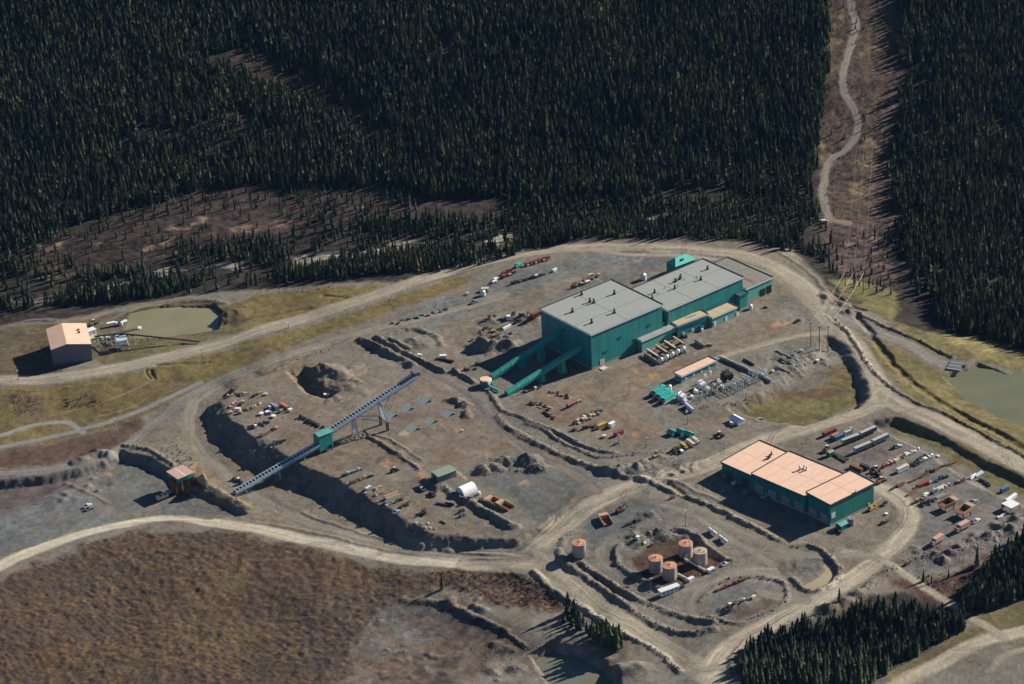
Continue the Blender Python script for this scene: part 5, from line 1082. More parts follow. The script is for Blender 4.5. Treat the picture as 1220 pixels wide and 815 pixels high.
@proto
def pallets(v):
    t = thing('pallet_load', None, 'pallet'); b = B()
    for k in range(5): b.box((-1.0+k*.5,0,.28),(.34,2.0,.06))
    for k in (-.8,0,.8): b.box((0,k,.13),(2.4,.16,.24))
    b.build('pallet', M['timber'], t); hs = [1.3,.8,1.7][v]
    B().box((-.3,0,.31+hs/2),(1.6,1.8,hs),.03,.96).build('cargo', M['cream'], t); B().box((.85,.2,.31+hs*.3),(.6,1.2,hs*.6),.1).build('carton', M['cream'], t); B().box((-.3,0,.31+hs/2),(1.64,.12,hs+.03)).build('strap', M['dark'], t); return t
@proto
def crate(v):
    t = thing('crate', None, 'crate'); d = [(2.2,1.6,1.3),(3.4,1.8,1.5),(1.6,1.6,1.8)][v]
    B().box((0,0,d[2]/2+.12),d).build('box', M['timber'], t); B().box((0,0,d[2]+.2),(d[0]+.14,d[1]+.14,.14)).build('lid', M['timber'], t)
    for s in (-1,1): B().box((s*d[0]*.35,0,d[2]/2+.1),(.16,d[1]+.1,d[2])).build('batten', M['timber'], t)
    return t
@proto
def drums(v):
    t = thing('drum_cluster', None, 'drums')
    for i in range([3,5,2][v]): B().cyl((0,0,0),(0,0,.95),.36,10).build('drum', M['blue'], t, ((i % 3)*.8-.8+rnd.uniform(-.06,.06),(i//3)*.8-.4,0))
    return t
@proto
def reel(v):
    t = thing('cable_reel', None, 'cable reel'); 
    for s in (-1,1): B().cyl((0,s*.55-.06,1.1),(0,s*.55+.06,1.1),1.1,14).build('flange', M['timber'], t)
    B().cyl((0,-.5,1.1),(0,.5,1.1),.65,12).build('cable', M['dark'], t); return t
@proto
def vessel(v):
    t = thing('process_vessel', None, 'vessel')
    if v == 0:
        B().cyl((-1.8,0,1.2),(1.8,0,1.2),.95,12).build('shell', M['white'], t)
        for s in (-1,1): B().cyl((s*1.8,0,1.2),(s*2.3,0,1.2),.95,12,.4).build('end_cap', M['white'], t); B().box((s*1.1,0,.3),(.4,1.6,.6)).build('saddle', M['steel'], t)
    elif v == 1:
        B().cyl((0,0,.2),(0,0,2.4),1.3,14).build('shell', M['white'], t); B().cyl((0,0,2.4),(0,0,3.0),1.3,14,.3).build('dome', M['white'], t); B().cyl((0,0,3),(0,0,3.4),.25,8).build('nozzle', M['steel'], t)
    else:
        B().cyl((0,0,0),(0,0,1.2),1.1,12,1.5).build('shell', M['white'], t); B().cyl((0,0,1.2),(0,0,1.35),1.6,12).build('rim', M['white'], t)
    return t
@proto
def machine(v):
    t = thing('machine_skid', None, 'machinery'); B().box((0,0,.3),(4.6+v,2.0,.35)).build('skid_frame', M['steel'], t); B().box((-1.0,0,1.2),(1.9,1.5,1.5)).build('engine', M['rust'], t)
    B().cyl((.6,-.6,1.0),(2.0,-.6,1.0),.5,10).build('motor', M['rust'], t); B().box((1.2,.5,1.0),(1.5,.7,1.1)).build('gearbox', M['rust'], t); B().cyl((-1.2,.3,1.9),(-1.2,.3,2.9),.16,6).build('exhaust', M['dark'], t); B().bar((-2.2,-.9,.5),(2.2,-.9,1.6),.16).build('brace', M['steel'], t); return t
@proto
def scrap(v):
    t = thing('scrap_frame', None, 'scrap metal')
    for i in range(5):
        a = rnd.uniform(-.5,.5)+(1.57 if i % 2 else 0); l = rnd.uniform(1.6,3.6); x, y = rnd.uniform(-.9,.9), rnd.uniform(-.7,.7); B().bar((x-math.cos(a)*l/2,y-math.sin(a)*l/2,.2+.22*i),(x+math.cos(a)*l/2,y+math.sin(a)*l/2,.25+.28*i+rnd.uniform(0,.5)),.32).build('bar', M['rust'], t)
    B().box((rnd.uniform(-.5,.5),rnd.uniform(-.5,.5),.8),(1.8,1.3,.12),.4).build('plate', M['rust'], t); B().cyl((-.8,.6,.3),(.3,.9,.5),.35,8).build('pipe_end', M['rust'], t); return t
@proto
def planks(v):
    t = thing('timber_stack', None, 'timber')
    for i in range(6): B().box((rnd.uniform(-.2,.2),(i % 3-1)*.36,.25+.16*(i//3)),(4.6+v,.32,.14),rnd.uniform(-.02,.02)).build('plank', M['timber'], t)
    for x in (-1.5,1.5): B().box((x,0,.08),(.2,1.2,.16)).build('bearer', M['timber'], t)
    return t
@proto
def bigtyre(v):
    t = thing('haul_tyre', None, 'tyre'); n = 14; b = B(); ri, ro, h = .55, 1.35, .9
    v_ = [(math.cos(6.283*i/n)*q, math.sin(6.283*i/n)*q, z) for z in (0,h) for q in (ro,ri) for i in range(n)]
    f = []
    for i in range(n):
        j = (i+1) % n; f += [[i,j,2*n+j,2*n+i],[n+j,n+i,3*n+i,3*n+j],[2*n+i,2*n+j,3*n+j,3*n+i],[j,i,n+i,n+j]]
    b.add(v_, f).build('tread', M['rubber'], t); B().cyl((0,0,.3),(0,0,.55),.56,10).build('hub_plate', M['rust'], t); return t
BODY = {'pickup':('body','cab'),'box_truck':('cargo_box','cab'),'trailer':('cargo_box',),'container':('body','door'),'loader':('engine_hood','lift_arm'),'excavator':('house','boom','stick'),'tanker':('vessel','end_cap'),'rv':('body',),'dumpbody':(),'crane':(),'tractor':(),'huts':(),
 'pipes':('pipe',),'beams':('beam',),'pallets':('cargo','carton'),'crate':('box','lid','batten'),'drums':('drum',),'reel':('flange',),'vessel':('shell','end_cap','dome','rim'),'machine':('engine','motor','gearbox'),'scrap':('bar','plate','pipe_end'),'planks':('plank',),'bigtyre':()}
ADJ = {'white':'white','cream':'cream','rust':'rusty brown','rust_light':'rusty orange','red':'red','maroon':'dark red','orange':'orange','yellow':'yellow','blue':'blue','sky':'pale blue','grey':'grey','dark':'black','timber':'bare timber','pink':'pale pink','brown':'brown','green':'green','teal':'teal','galv':'silver','steel':'dull steel','trim':'pale grey','sage':'sage green','teal_bright':'bright teal'}
NOUN = {'pickup':'pickup truck','box_truck':'box truck','trailer':'semi trailer','container':'shipping container','loader':'wheel loader','excavator':'excavator','tanker':'tank trailer','rv':'camper bus','pipes':'pipe stack','beams':'steel beam stack','pallets':'pallet load','crate':'crate','drums':'drum cluster','reel':'cable reel','vessel':'vessel','machine':'machine skid','scrap':'scrap frame','planks':'plank stack','bigtyre':'haul tyre'}
FN = dict(pickup=pickup, box_truck=box_truck, trailer=trailer, container=container, loader=loader, excavator=excavator, tanker=tanker, rv=rv, dumpbody=dumpbody, crane=crane, tractor=tractor, huts=huts, pipes=pipes, beams=beams, pallets=pallets, crate=crate, drums=drums, reel=reel, vessel=vessel, machine=machine, scrap=scrap, planks=planks, bigtyre=bigtyre)
ARGS = {'container':[(6.1,)],'pipes':[(4,8.0),(3,6.0)],'beams':[(0,),(2,)],'pallets':[(0,),(1,),(2,)],'crate':[(0,),(1,),(2,)],'drums':[(0,),(1,),(2,)],'reel':[(0,)],'vessel':[(0,),(1,),(2,)],'machine':[(0,),(1,)],'scrap':[(0,),(1,),(2,)],'planks':[(0,),(1,)],'bigtyre':[(0,)]}
LABELS = {}
def place(kind, px, py, rz, col=None, label=None, scale=1.0, args=None, group=None, lift=0, xyz=None):
    args = args if args is not None else ARGS.get(kind, [()])[0]
    t = FN[kind](*args); p = xyz if xyz is not None else G(px, py); p = (p[0], p[1], ground(p[0], p[1])+lift)
    t.location = p; t.rotation_euler = (0, 0, rz); t.scale = (scale,)*3 if not isinstance(scale, tuple) else scale
    for k in ('group',):
        if k in t: del t[k]
    if col and BODY[kind]: recolour(t, M[col], BODY[kind])
    t['label'] = label
    if group: t['group'] = group
    return t
ORD = ['first','second','third','fourth','fifth','sixth','seventh','eighth','ninth','tenth']
def row(p0, p1, where, group, items, ang=None, jit=.8, spread=0):
    """set goods out along a line from p0 (left end) to p1; labels count alike goods from the left"""
    a, b = G(*p0), G(*p1); base = math.atan2(b[1]-a[1], b[0]-a[0]); n = len(items); cnt = {}; tot = {}
    for it in items: tot[it[:2]] = tot.get(it[:2], 0)+1
    for i, it in enumerate(items):
        kind, col = it[:2]; sc = it[2] if len(it) > 2 else 1.0; k = (i+.5)/n; p = a+(b-a)*k
        nrm = np.array([-(b-a)[1], (b-a)[0]])/max(math.hypot(*(b-a)[:2]), .1); off = rnd.uniform(-1, 1)*jit+(spread*((i % 3)-1)); p = p.copy(); p[:2] += nrm*off
        cnt[it[:2]] = cnt.get(it[:2], 0)+1
        lab = ADJ[col]+' '+NOUN[kind]+' '+where
        if tot[it[:2]] > 1: lab = ORD[min(cnt[it[:2]]-1, 9)]+' '+ADJ[col]+' '+NOUN[kind]+' from left '+where
        A = ARGS.get(kind, [()]); rz = base+(ang if ang is not None else 0)+rnd.uniform(-.14,.14)+(1.57 if kind in ('reel',) and rnd.random() < .5 else 0)
        place(kind, 0, 0, rz, col, lab, sc*rnd.uniform(.92,1.08), rnd.choice(A), group, xyz=p)
UX, UY = FP['mill'].rot, FP['mill'].rot+math.pi/2       # the two directions of the site grid

# ---- single vehicles, containers and sheds
place('trailer',1013,527,heading((1003,529),(1023,521)),'slate_side','front left grey semi trailer of the far pair behind the shop',1)
place('trailer',1034,518,heading((1024,521),(1045,512)),'dark','dark sided semi trailer at the right end of the far pair behind the shop',1)
place('trailer',1027.5,536.5,heading((1017,540),(1038,531)),'slate_side','pale grey semi trailer at the left end of the near pair behind the shop',1)
place('trailer',1048.5,527,heading((1038,531),(1059,521)),'slate_side','grey semi trailer with white rear at the right end of the near pair',1)
hd = heading((982,517),(1000,509))
place('container',988,517,hd,'red','red shipping container at the left of the yard behind the shop',(1.6,1,1),(6.1,)); place('container',995,521,hd,'orange','orange shipping container beside the blue one behind the shop',1,(6.1,)); place('container',999.5,522.5,hd,'blue','blue shipping container beside the orange one behind the shop',(1.2,1,1),(6.1,))
place('container',1010,517,hd,'sky','pale blue shipping container next to the first grey trailers',.9,(6.1,))
row((1003,520),(1016,511),'between the containers and trailers','goods among the containers behind the shop',[('crate','orange'),('crate','white'),('pallets','blue'),('machine','dark'),('crate','pink')])
c = G(989,543); t = thing('cabin', 'small green cabin at the left of the yard behind the shop', 'cabin', tuple(c), hd); B().box((0,0,1.5),(4,3,3.4)).build('wall', M['green'], t); B().prism([(-1.8,3.2),(1.8,3.2),(0,4)],-2.2,2.2).build('roof', M['sage'], t); B().box((2.03,0,1.1),(.08,1,2.1)).build('door', M['white'], t)
place('loader',985,537,1.2,'maroon','dark red loader beside the small green cabin',.9)
c = G(1002,546); t = thing('flat_deck', 'long dark flat deck trailer beside the small green cabin', 'trailer', tuple(c), heading((993,540),(1011,550))); B().box((0,0,1.1),(12,2.5,.3)).build('deck', M['dark'], t); B().box((5.6,0,1.7),(.2,2.5,1)).build('headboard', M['dark'], t); wheels(t,(-4.6,-3.4),1.0,.5)
place('container',1020,560,heading((1012,556),(1034,566)),'rust','rusty container nearest the rear right corner of the shop',(1.5,1,1),(6.1,)); place('container',1030,558,heading((1012,556),(1034,566)),'dark','dark container behind the rusty one at the shop rear corner',1,(6.1,))
place('loader',1049,575,UX,'orange','orange loader at the right end of the shop'); place('loader',1044,562,1.9,'dark','dark loader behind the orange one at the shop end'); place('excavator',1047,567,2.4,'maroon','dark red excavator between two loaders at the shop end',.8)
place('crane',1039,607,heading((1032,612),(1048,602)),None,'yellow mobile crane with long boom along the shop end wall',.85)
place('pickup',1054,601,UX+.3,'dark','dark pickup truck parked past the crane boom'); place('pickup',999,634,UY,'dark','dark pickup truck at the near corner of the shop')
c = G(1014,625); t = thing('water_tank', 'round concrete tank beside the green end wall of the shop', 'tank', tuple(c), 0)
B().cyl((0,0,-.3),(0,0,4.6),2.1,18).build('shell', M['concrete'], t); B().cyl((0,0,4.6),(0,0,4.8),2.2,18).build('lid', M['grey'], t); B().cyl((.8,0,4.8),(.8,0,5.2),.4,8).build('hatch', M['steel'], t)
c = G(1003,629); t = thing('lean_shed', 'little teal shed with white trim at the near corner of the shop', 'shed', tuple(c), UX); B().box((0,0,1.5),(6,4.5,3.2)).build('wall', M['teal_shop'], t); B().prism([(-2.6,3.1),(2.6,3.1),(2.6,3.3),(0,4.2),(-2.6,3.3)],-3.3,3.3).build('roof', M['teal_light'], t); B().box((3.05,0,1.2),(.1,1.6,2.3)).build('door', M['white'], t)
c = G(1054,623); t = thing('work_boat', 'dark hulled work boat lying on the gravel past the shop end', 'boat', tuple(c), heading((1048,625),(1060,620))); B().add([(-3,-1.1,1.2),(2,-1.1,1.2),(3.6,0,1.3),(2,1.1,1.2),(-3,1.1,1.2),(-3,-.6,.2),(2,-.5,.2),(3,0,.3),(2,.5,.2),(-3,.6,.2)],[[0,1,6,5],[1,2,7,6],[2,3,8,7],[3,4,9,8],[4,0,5,9],[5,6,7,8,9],[0,1,2,3,4]]).build('hull', M['dark'], t); B().box((-.4,0,1.6),(1.2,1.2,.8)).build('console', M['grey'], t)
place('vessel',1056,613,0,'white','small white dome lying beyond the yellow crane',.7,(2,))
place('pickup',1066,534,heading((1058,537),(1073,532)),'dark','dark pickup truck alone beyond the near grey trailers'); place('pickup',1070,533,heading((1058,537),(1073,532)),'white','white pickup truck alone beyond the near grey trailers')
R2a = 'in the first laydown row right of the trailers'; gA = 'goods in the first laydown row behind the shop'
row((1053,557),(1095,536),R2a,gA,[('box_truck','red',.7),('pallets','cream'),('pallets','red'),('pallets','white'),('crate','cream'),('pallets','pink'),('planks','timber'),('pallets','cream'),('crate','white'),('pallets','cream'),('crate','pink'),('pallets','white'),('vessel','white',.8)])
row((1056,553),(1090,538),'behind the first laydown row',gA+' rear',[('crate','pink'),('pallets','cream'),('crate','timber'),('pallets','white'),('crate','cream')])
place('rv',1075,561,heading((1066,565),(1085,556)),'white','white camper bus with dark windows parked in the laydown rows')
row((1086,556),(1119,543),'in the row right of the camper bus','goods in the row right of the camper bus',[('machine','dark'),('pickup','dark'),('pickup','grey'),('machine','steel'),('vessel','white'),('pickup','white'),('crate','white'),('scrap','grey'),('pallets','white')])
row((1092,551),(1110,543),'behind the camper bus row','goods behind the camper bus row',[('pickup','dark'),('machine','dark'),('scrap','dark'),('reel','timber')])
row((1062,583),(1138,552),'in the rusty beam row','goods in the rusty beam row',[('beams','dark'),('pipes','rust'),('beams','pink',.8),('beams','brown'),('beams','rust'),('beams','brown'),('machine','brown'),('machine','rust'),('beams','brown'),('beams','dark'),('beams','rust')])
row((1080,590),(1092,583),'at the left end of the red container row','goods left of the red container',[('beams','rust'),('beams','brown')])
place('container',1099,579,heading((1088,583),(1108,575)),'red','red container in the middle of the laydown yard',(1.5,1,.9),(6.1,))
row((1106,577),(1128,568),'right of the red container','goods right of the red container',[('crate','pink'),('machine','blue'),('crate','blue'),('machine','dark'),('container','dark',.6)])
row((1087,600),(1122,582),'in the longest mixed laydown row','goods in the longest mixed laydown row',[('beams','dark'),('crate','yellow'),('planks','timber'),('pallets','orange'),('pallets','cream'),('crate','white'),('scrap','rust'),('pallets','blue'),('crate','cream'),('machine','grey'),('pipes','white')])
row((1122,583),(1150,572),'in the right half of the longest row','goods in the right half of the longest row',[('pallets','white'),('pallets','cream'),('crate','sky'),('planks','timber'),('scrap','grey'),('crate','pink'),('machine','maroon'),('scrap','brown')])
row((1148,572),(1170,564),'at the far end of the longest mixed row','goods at the far end of the longest row',[('beams','grey'),('pipes','white'),('pipes','galv')])
row((1108,597),(1132,587),'in front of the longest mixed row','goods in front of the longest row',[('planks','cream'),('pipes','grey'),('planks','timber')],jit=.3)
row((1096,602),(1113,597),'in the black heap before the mixed row','goods in the black heap',[('scrap','dark'),('machine','dark'),('bigtyre','dark'),('scrap','steel'),('machine','dark'),('bigtyre','dark')],spread=1.6)
row((1170,573),(1180,580),'beside the dark hollow near the yard fence','goods near the yard edge',[('beams','dark'),('bigtyre','dark'),('bigtyre','dark')])
for i, (a, b, lab) in enumerate([(1128,607,'left raised rusty dump body standing on trestles in the yard'),(1148,615,'right raised rusty dump body standing on trestles in the yard')]):
    p = G(a, b); t = dumpbody() ; t.location = (p[0], p[1], ground(p[0], p[1])+3.2); t.rotation_euler = (0,0,UX-.1+i*.15); t['label'] = lab
    for s in (-1,1):
        for q in (-1,1): B().box((q*3.2,s*2.4,-1.6),(.5,.5,3.6)).build('trestle_leg', M['steel'], t)
place('box_truck',1146,631,heading((1137,636),(1156,626))+math.pi,'pink','box truck with white cab and pale pink box facing left',1.25); 
place('box_truck',1116,647,heading((1108,652),(1125,641))+math.pi,'pink','lone pale pink box truck nearest the trees in the yard',1.2)
place('pickup',1163,622,UX,'white','white pickup truck right of the pink box truck',1.1); place('pickup',1159,623,UX,'grey','grey pickup truck beside the white one near the pink box truck',1.0)
place('box_truck',1197,585,UX,'blue','blue box truck at the right edge of the yard',.8); place('pickup',1160,599,UX,'sky','pale blue pickup truck right of the raised dump bodies'); place('pickup',1156,600,UX,'dark','dark pickup truck right of the raised dump bodies')
c = G(1204,607); t = thing('open_shelter', 'white roofed open shelter at the right edge of the yard', 'shelter', tuple(c), UX); B().box((0,0,4),(8,8,.3)).build('roof', M['white'], t); B().box((0,3.8,2),(8,.2,4)).build('wall', M['slate_wall'], t)
for a in (-1,1): B().box((a*3.8,-3.7,1.9),(.3,.3,4)).build('post', M['steel'], t)
place('container',1205,595,heading((1197,598),(1213,589)),'white','long white container behind the open shelter at the right edge',(1.7,1,.8),(6.1,)); place('pipes',1195,615,UX,'white','short white pipe stack before the open shelter',.8,(3,6.0)); place('pallets',1190,617,UX,'white','white pallet load before the open shelter',1,(1,))
place('tanker',848.5,636,heading((843,631),(855,640)),'white','left white tank trailer parked beside the tank farm berm',.85); place('tanker',861,645,heading((855,640),(868,650)),'white','right white tank trailer with yellow end beside the tank farm berm',.85)
place('tractor',868.5,670,UX,None,'green tractor parked right of the tank farm'); place('pickup',864,673,UX,'white','white pickup truck beside the green tractor')
c = G(797,706); t = thing('site_office', 'long white office trailer below the fuel tanks', 'cabin', tuple(c), heading((786,710),(809,700))); B().box((0,0,1.8),(13,3.6,3)).build('wall', M['white'], t); B().box((0,0,3.4),(13.4,4,.2)).build('roof', M['trim'], t); B().box((6.55,0,1.7),(.12,2.8,2.6)).build('open_end', M['black'], t)
for k in range(4): B().box((-4.6+k*2.8,-1.83,2),(1.3,.08,1)).build('window', M['glass'], t)
place('pickup',811,701,UX,'dark','dark pickup truck at the right end of the white office trailer'); place('crate',847,681,UX,'white','white pump crate at the end of the right tank pipe',1.3,(1,)); place('crate',823,692,UX,'white','white pump crate at the end of the left tank pipe',1.2,(1,)); place('machine',850,680,UX,'grey','grey machine skid beside the right white pump crate',.8,(0,))
place('crate',760,643,UX,'white','white crate among the stones on the tank farm berm',1.2,(2,)); place('machine',777,650,UX,'maroon','dark red machine skid at the edge of the tank farm floor',.7,(0,)); place('scrap',768,648,UX,'white','white scrap frame beside the tank farm berm',.9,(1,))
place('dumpbody',722,622,UY-.4,None,'rusty dump body lying alone left of the tank farm',.95); place('excavator',738,610,UX,'maroon','dark red excavator behind the lone rusty dump body',.9)
row((748,626),(761,620),'on the slate gravel above the tank farm','small wrecks above the tank farm',[('machine','rust'),('scrap','brown'),('scrap','rust'),('machine','brown')],jit=.5)
place('machine',801,594,UX,'maroon','dark red machine skid beside the sandy pit',.8,(0,)); place('machine',746,701,UX,'rust','rusty machine skid on the bank below the tank farm',.8,(1,))
row((853,705),(868,698),'in the left red heap by the oval road','left red heap goods',[('drums','red',1.3),('drums','red',1.3),('drums','maroon',1.3),('drums','red',1.3)],jit=.3); row((873,697),(888,690),'in the right red row by the oval road','right red row goods',[('crate','red'),('drums','red',1.2),('crate','maroon'),('drums','maroon',1.2)],jit=.3)
row((863,728),(903,709),'in the scrap row inside the oval road','scrap row inside the oval road',[('machine','dark'),('scrap','rust'),('pallets','white'),('scrap','brown'),('planks','timber'),('machine','grey'),('crate','cream'),('scrap','dark'),('planks','timber'),('pallets','cream'),('pallets','white'),('scrap','rust')],spread=1.0)

# ---- inside the plateau
row((270,474),(292,470),'in the pale row at the plateau rim','pale goods at the plateau rim',[('pallets','pink'),('scrap','pink'),('pallets','brown'),('scrap','brown'),('pallets','pink')],spread=1.5)
row((272,484),(292,480),'in the second pale row at the plateau rim','second pale row goods',[('pallets','pink'),('crate','cream'),('pallets','pink'),('scrap','brown'),('pallets','cream')],spread=2)
row((274,491),(296,490),'in the third pale row at the plateau rim','third pale row goods',[('pallets','cream'),('scrap','pink'),('crate','white'),('pallets','pink'),('crate','brown'),('scrap','pink')],spread=2)
row((297,489),(312,481),'in the short brown row behind the white domes','short brown row goods',[('planks','brown'),('scrap','pink'),('pallets','pink'),('scrap','brown'),('pallets','cream')],jit=.5)
place('drums',309.5,469,UX,'yellow','yellow drum cluster at the far left of the plateau',1.5,(1,)); place('vessel',317,470.5,0,'sky','pale blue round vessel beside the yellow drums',.9,(2,)); place('pickup',290,470.5,UX,'pink','faded pink pickup truck at the far left of the plateau'); place('scrap',303,473,UX,'dark','black scrap frame beside the yellow drums',1,(0,))
place('container',327,486,heading((321,481),(334,489)),'grey','grey container left of the orange one on the plateau',(1.2,1,1),(6.1,)); place('container',339,486,heading((333,481),(348,490)),'orange','orange container on the plateau',(1.3,1,1),(6.1,)); place('crate',346,490,UX,'white','white crate at the end of the orange container',1.2,(0,)); place('crate',335,491,UX,'grey','grey crate below the orange container',1.2,(0,))
for a, b, l in ((311.5,494,'leftmost'),(319,492,'middle'),(326,497,'rightmost')): place('vessel',a,b,0,'white',l+' of three white domes on the left of the plateau',1,(2,))
place('crate',322,487,0,'white','white crate behind the middle white dome',1,(2,)); place('crate',322,493,0,'sky','pale blue crate beside the middle white dome',.9,(2,))
row((292,512),(322,504),'in the fourth row behind the dark scarp','fourth row goods behind the scarp',[('pallets','cream'),('machine','dark'),('crate','orange'),('crate','white'),('machine','dark'),('reel','timber'),('scrap','steel'),('machine','dark'),('crate','grey')],spread=1.4)
row((310,521),(331,510),'in the fifth row behind the dark scarp','fifth row goods behind the scarp',[('scrap','brown'),('beams','brown'),('scrap','pink'),('planks','brown'),('scrap','brown'),('crate','pink')],jit=.5)
row((320,532),(337,527),'in the grey heap at the scarp edge','grey heap goods at the scarp edge',[('scrap','grey'),('machine','steel'),('scrap','dark'),('scrap','grey'),('machine','dark'),('beams','dark')],spread=1.8)
row((357,498),(385,511),'in the black row left of the drive house','black row goods left of the drive house',[('machine','dark'),('bigtyre','dark'),('bigtyre','dark'),('machine','dark'),('bigtyre','dark'),('machine','brown'),('scrap','brown'),('bigtyre','dark')],jit=1.2)
place('vessel',388,471,0,'white','white dome at the foot of the dug pit',.9,(2,)); place('scrap',391,472,0,'cream','cream scrap frame beside the white dome at the dug pit',1,(0,))
row((408,568),(433,559),'in the blue row nearest the lower conveyor','blue row goods near the lower conveyor',[('crate','dark'),('drums','blue',1.2),('crate','sky'),('crate','grey'),('drums','sky',1.2),('crate','sky'),('drums','blue',1.2)],jit=.5)
row((418,576),(448,566),'in the yellow row on the plateau rim','yellow row goods on the plateau rim',[('machine','brown'),('drums','yellow',1.2),('pallets','brown'),('drums','yellow',1.2),('crate','yellow'),('drums','blue',1.2),('crate','sage'),('drums','yellow',1.2)],jit=.8)
row((432,587),(452,580),'in the pale heap on the plateau rim','pale heap goods on the plateau rim',[('pallets','pink'),('crate','white'),('pallets','white'),('scrap','pink'),('planks','pink')],spread=2); row((440,594),(456,588),'in front of the pale heap on the plateau rim','goods in front of the pale heap',[('planks','brown'),('scrap','pink'),('planks','brown')],spread=1)
for k, (a, b, cc) in enumerate([(466,593,'pink'),(469,596,'rust_light'),(467,599,'sage')]): place('pipes',a,b,heading((456,599),(480,590)),cc,ADJ[cc]+' long pipe stack at the plateau rim above the ring road',1.5,(3,6.0))
row((458,602),(478,596),'in the rim row below the long pipes','rim row goods below the long pipes',[('pallets','white'),('crate','sage'),('planks','brown'),('scrap','brown'),('machine','rust')],spread=1)
row((474,606),(492,600),'right of the long pipes on the rim','goods right of the long pipes',[('scrap','brown'),('machine','brown'),('scrap','rust')],spread=1.4)
place('pickup',472,611,UX,'sky','pale blue wrecked pickup truck below the long pipes',1,); place('planks',484,609,heading((478,617),(491,600)),'timber','long pale plank stack leaning across the plateau rim',(2,.5,.6),(1,))
place('scrap',506,613,UX,'brown','large brown scrap frame on the plateau near the berm',2.0,(0,)); place('beams',529,622,heading((525,619),(534,624)),'sage','sage green steel beam stack on the plateau rim',.8,(0,)); place('machine',550,610,UX,'dark','rear dark machine skid below the long berm',1,(0,)); place('machine',551,615,UX,'steel','front steel machine skid below the long berm',1,(0,))
place('pickup',503,583,heading((500,580),(510,588)),'white','white pickup truck below the sage green shed',1.2); place('pickup',515,590,heading((510,585),(520,594)),'dark','dark pickup truck with red load below the sage green shed',1.2)
place('beams',527,601,heading((521,599),(541,603)),'brown','brown steel beam stack below the long berm',1,(2,)); place('pipes',536,602,heading((521,599),(541,603)),'dark','black pipe stack below the long berm',.9,(3,6.0)); place('loader',469.5,562,.6,'dark','black loader alone in the middle of the plateau',.8)
row((498,621),(518,633),'in the white litter at the plateau rim','white litter at the plateau rim',[('scrap','white',.7),('scrap','cream',.6),('crate','white',.5),('scrap','white',.6),('pallets','white',.5),('scrap','cream',.6)],spread=2)
place('dumpbody',590,600,UY+.15,None,'left rusty dump body with yellow rails below the white tent',.95); place('dumpbody',603.5,605,UY+.15,None,'right rusty dump body with yellow rails below the white tent',.95)
place('pickup',559,594,.4,'grey','grey pickup truck below the white tent',.9); place('machine',573,597,1,'dark','dark machine skid left of the rusty dump bodies',.9,(0,)); place('crate',571,589,1,'white','white crate below the right end of the tent',.9,(2,))
for a, b, l in [(506,478.5,'farthest of the three in the back row'),(485,487.5,'middle one of the back row'),(465.8,495.5,'nearest the conveyor tower'),(533.5,494,'farthest right in the front row'),(513,503,'middle one of the front row'),(492,511.5,'nearest left in the front row')]:
    place('huts',a,b,UY,None,'low teal vent hut, '+l,1.0,(),'teal vent huts on the ore pad')
place('bigtyre',434,488,0,None,'single black haul tyre on the ore pad',1,(0,)); place('crate',551,514,0,'white','tiny white crate beside the round orange puddle',.6,(2,))

# ---- mill yard
place('pallets',500,424,0,'white','white pallet load in the hollow left of the hopper house',1.3,(1,)); place('beams',534,430,heading((522,427),(542,431)),'dark','black steel beam stack left of the hopper house',1.2,(2,)); place('crate',528,426.5,0,'white','white crate left of the hopper house',1.3,(1,)); place('machine',556,441,0,'brown','brown machine skid left of the hopper house',1,(0,))
row((568,435),(574,434),'in the tip of the mill shadow','dark goods in the mill shadow',[('machine','dark'),('bigtyre','dark')])
t = thing('parked_grader', 'teal grader parked at the left end of the long red trailer', 'machine', tuple(G(617,318)), heading((611,321),(625,314))); B().box((0,0,1.6),(6,2,1.2)).build('engine_hood', M['teal_bright'], t); B().box((-1,0,2.7),(1.6,1.6,1.4)).build('cab', M['teal_bright'], t); wheels(t,(-2.2,2.2),1.0,.6)
c = G(640,313); t = thing('rail_trailer', 'long red flat trailer behind the mill yard', 'trailer', tuple(c), heading((626,317),(656,308))); B().box((0,0,1.8),(21,2.4,1.2)).build('deck', M['rust'], t); B().box((0,0,2.5),(20,2,.3)).build('load', M['red'], t)
for k in range(6): B().box((-8.5+k*3.4,-1.5,1.0),(1.6,.5,1.2)).build('side_box', M['grey' if k % 2 else 'white'], t)
wheels(t,(-8,-6.6,7,8.4),1.0,.5)
row((597,330),(613,324),'in the dark red heap behind the mill','dark red heap behind the mill',[('crate','maroon',1.3),('machine','red'),('machine','maroon'),('crate','pink'),('machine','dark'),('crate','red',1.2),('scrap','maroon')],spread=2.2)
row((586,337),(594,333),'left of the dark red heap','goods left of the dark red heap',[('vessel','white'),('crate','white'),('vessel','trim')],spread=1.4)
row((610,339),(650,327),'in the black row behind the mill','black row behind the mill',[('machine','dark'),('machine','dark'),('pallets','grey'),('machine','brown'),('reel','timber'),('bigtyre','dark'),('machine','dark'),('crate','white'),('machine','dark'),('bigtyre','dark')],jit=.6); place('container',661,323,heading((655,326),(666,320)),'white','short white container at the end of the black row',.7,(6.1,))
place('vessel',575.5,352,0,'white','white round vessel at the left edge of the mill yard',1.4,(1,)); place('crate',578,347,0,'cream','cream crate behind the white round vessel',1.5,(1,)); place('pickup',565,361,UX,'grey','grey pickup truck left of the white round vessel',1.2); place('crate',557,351,UX,'cream','cream crate far left of the mill yard',1,(0,))
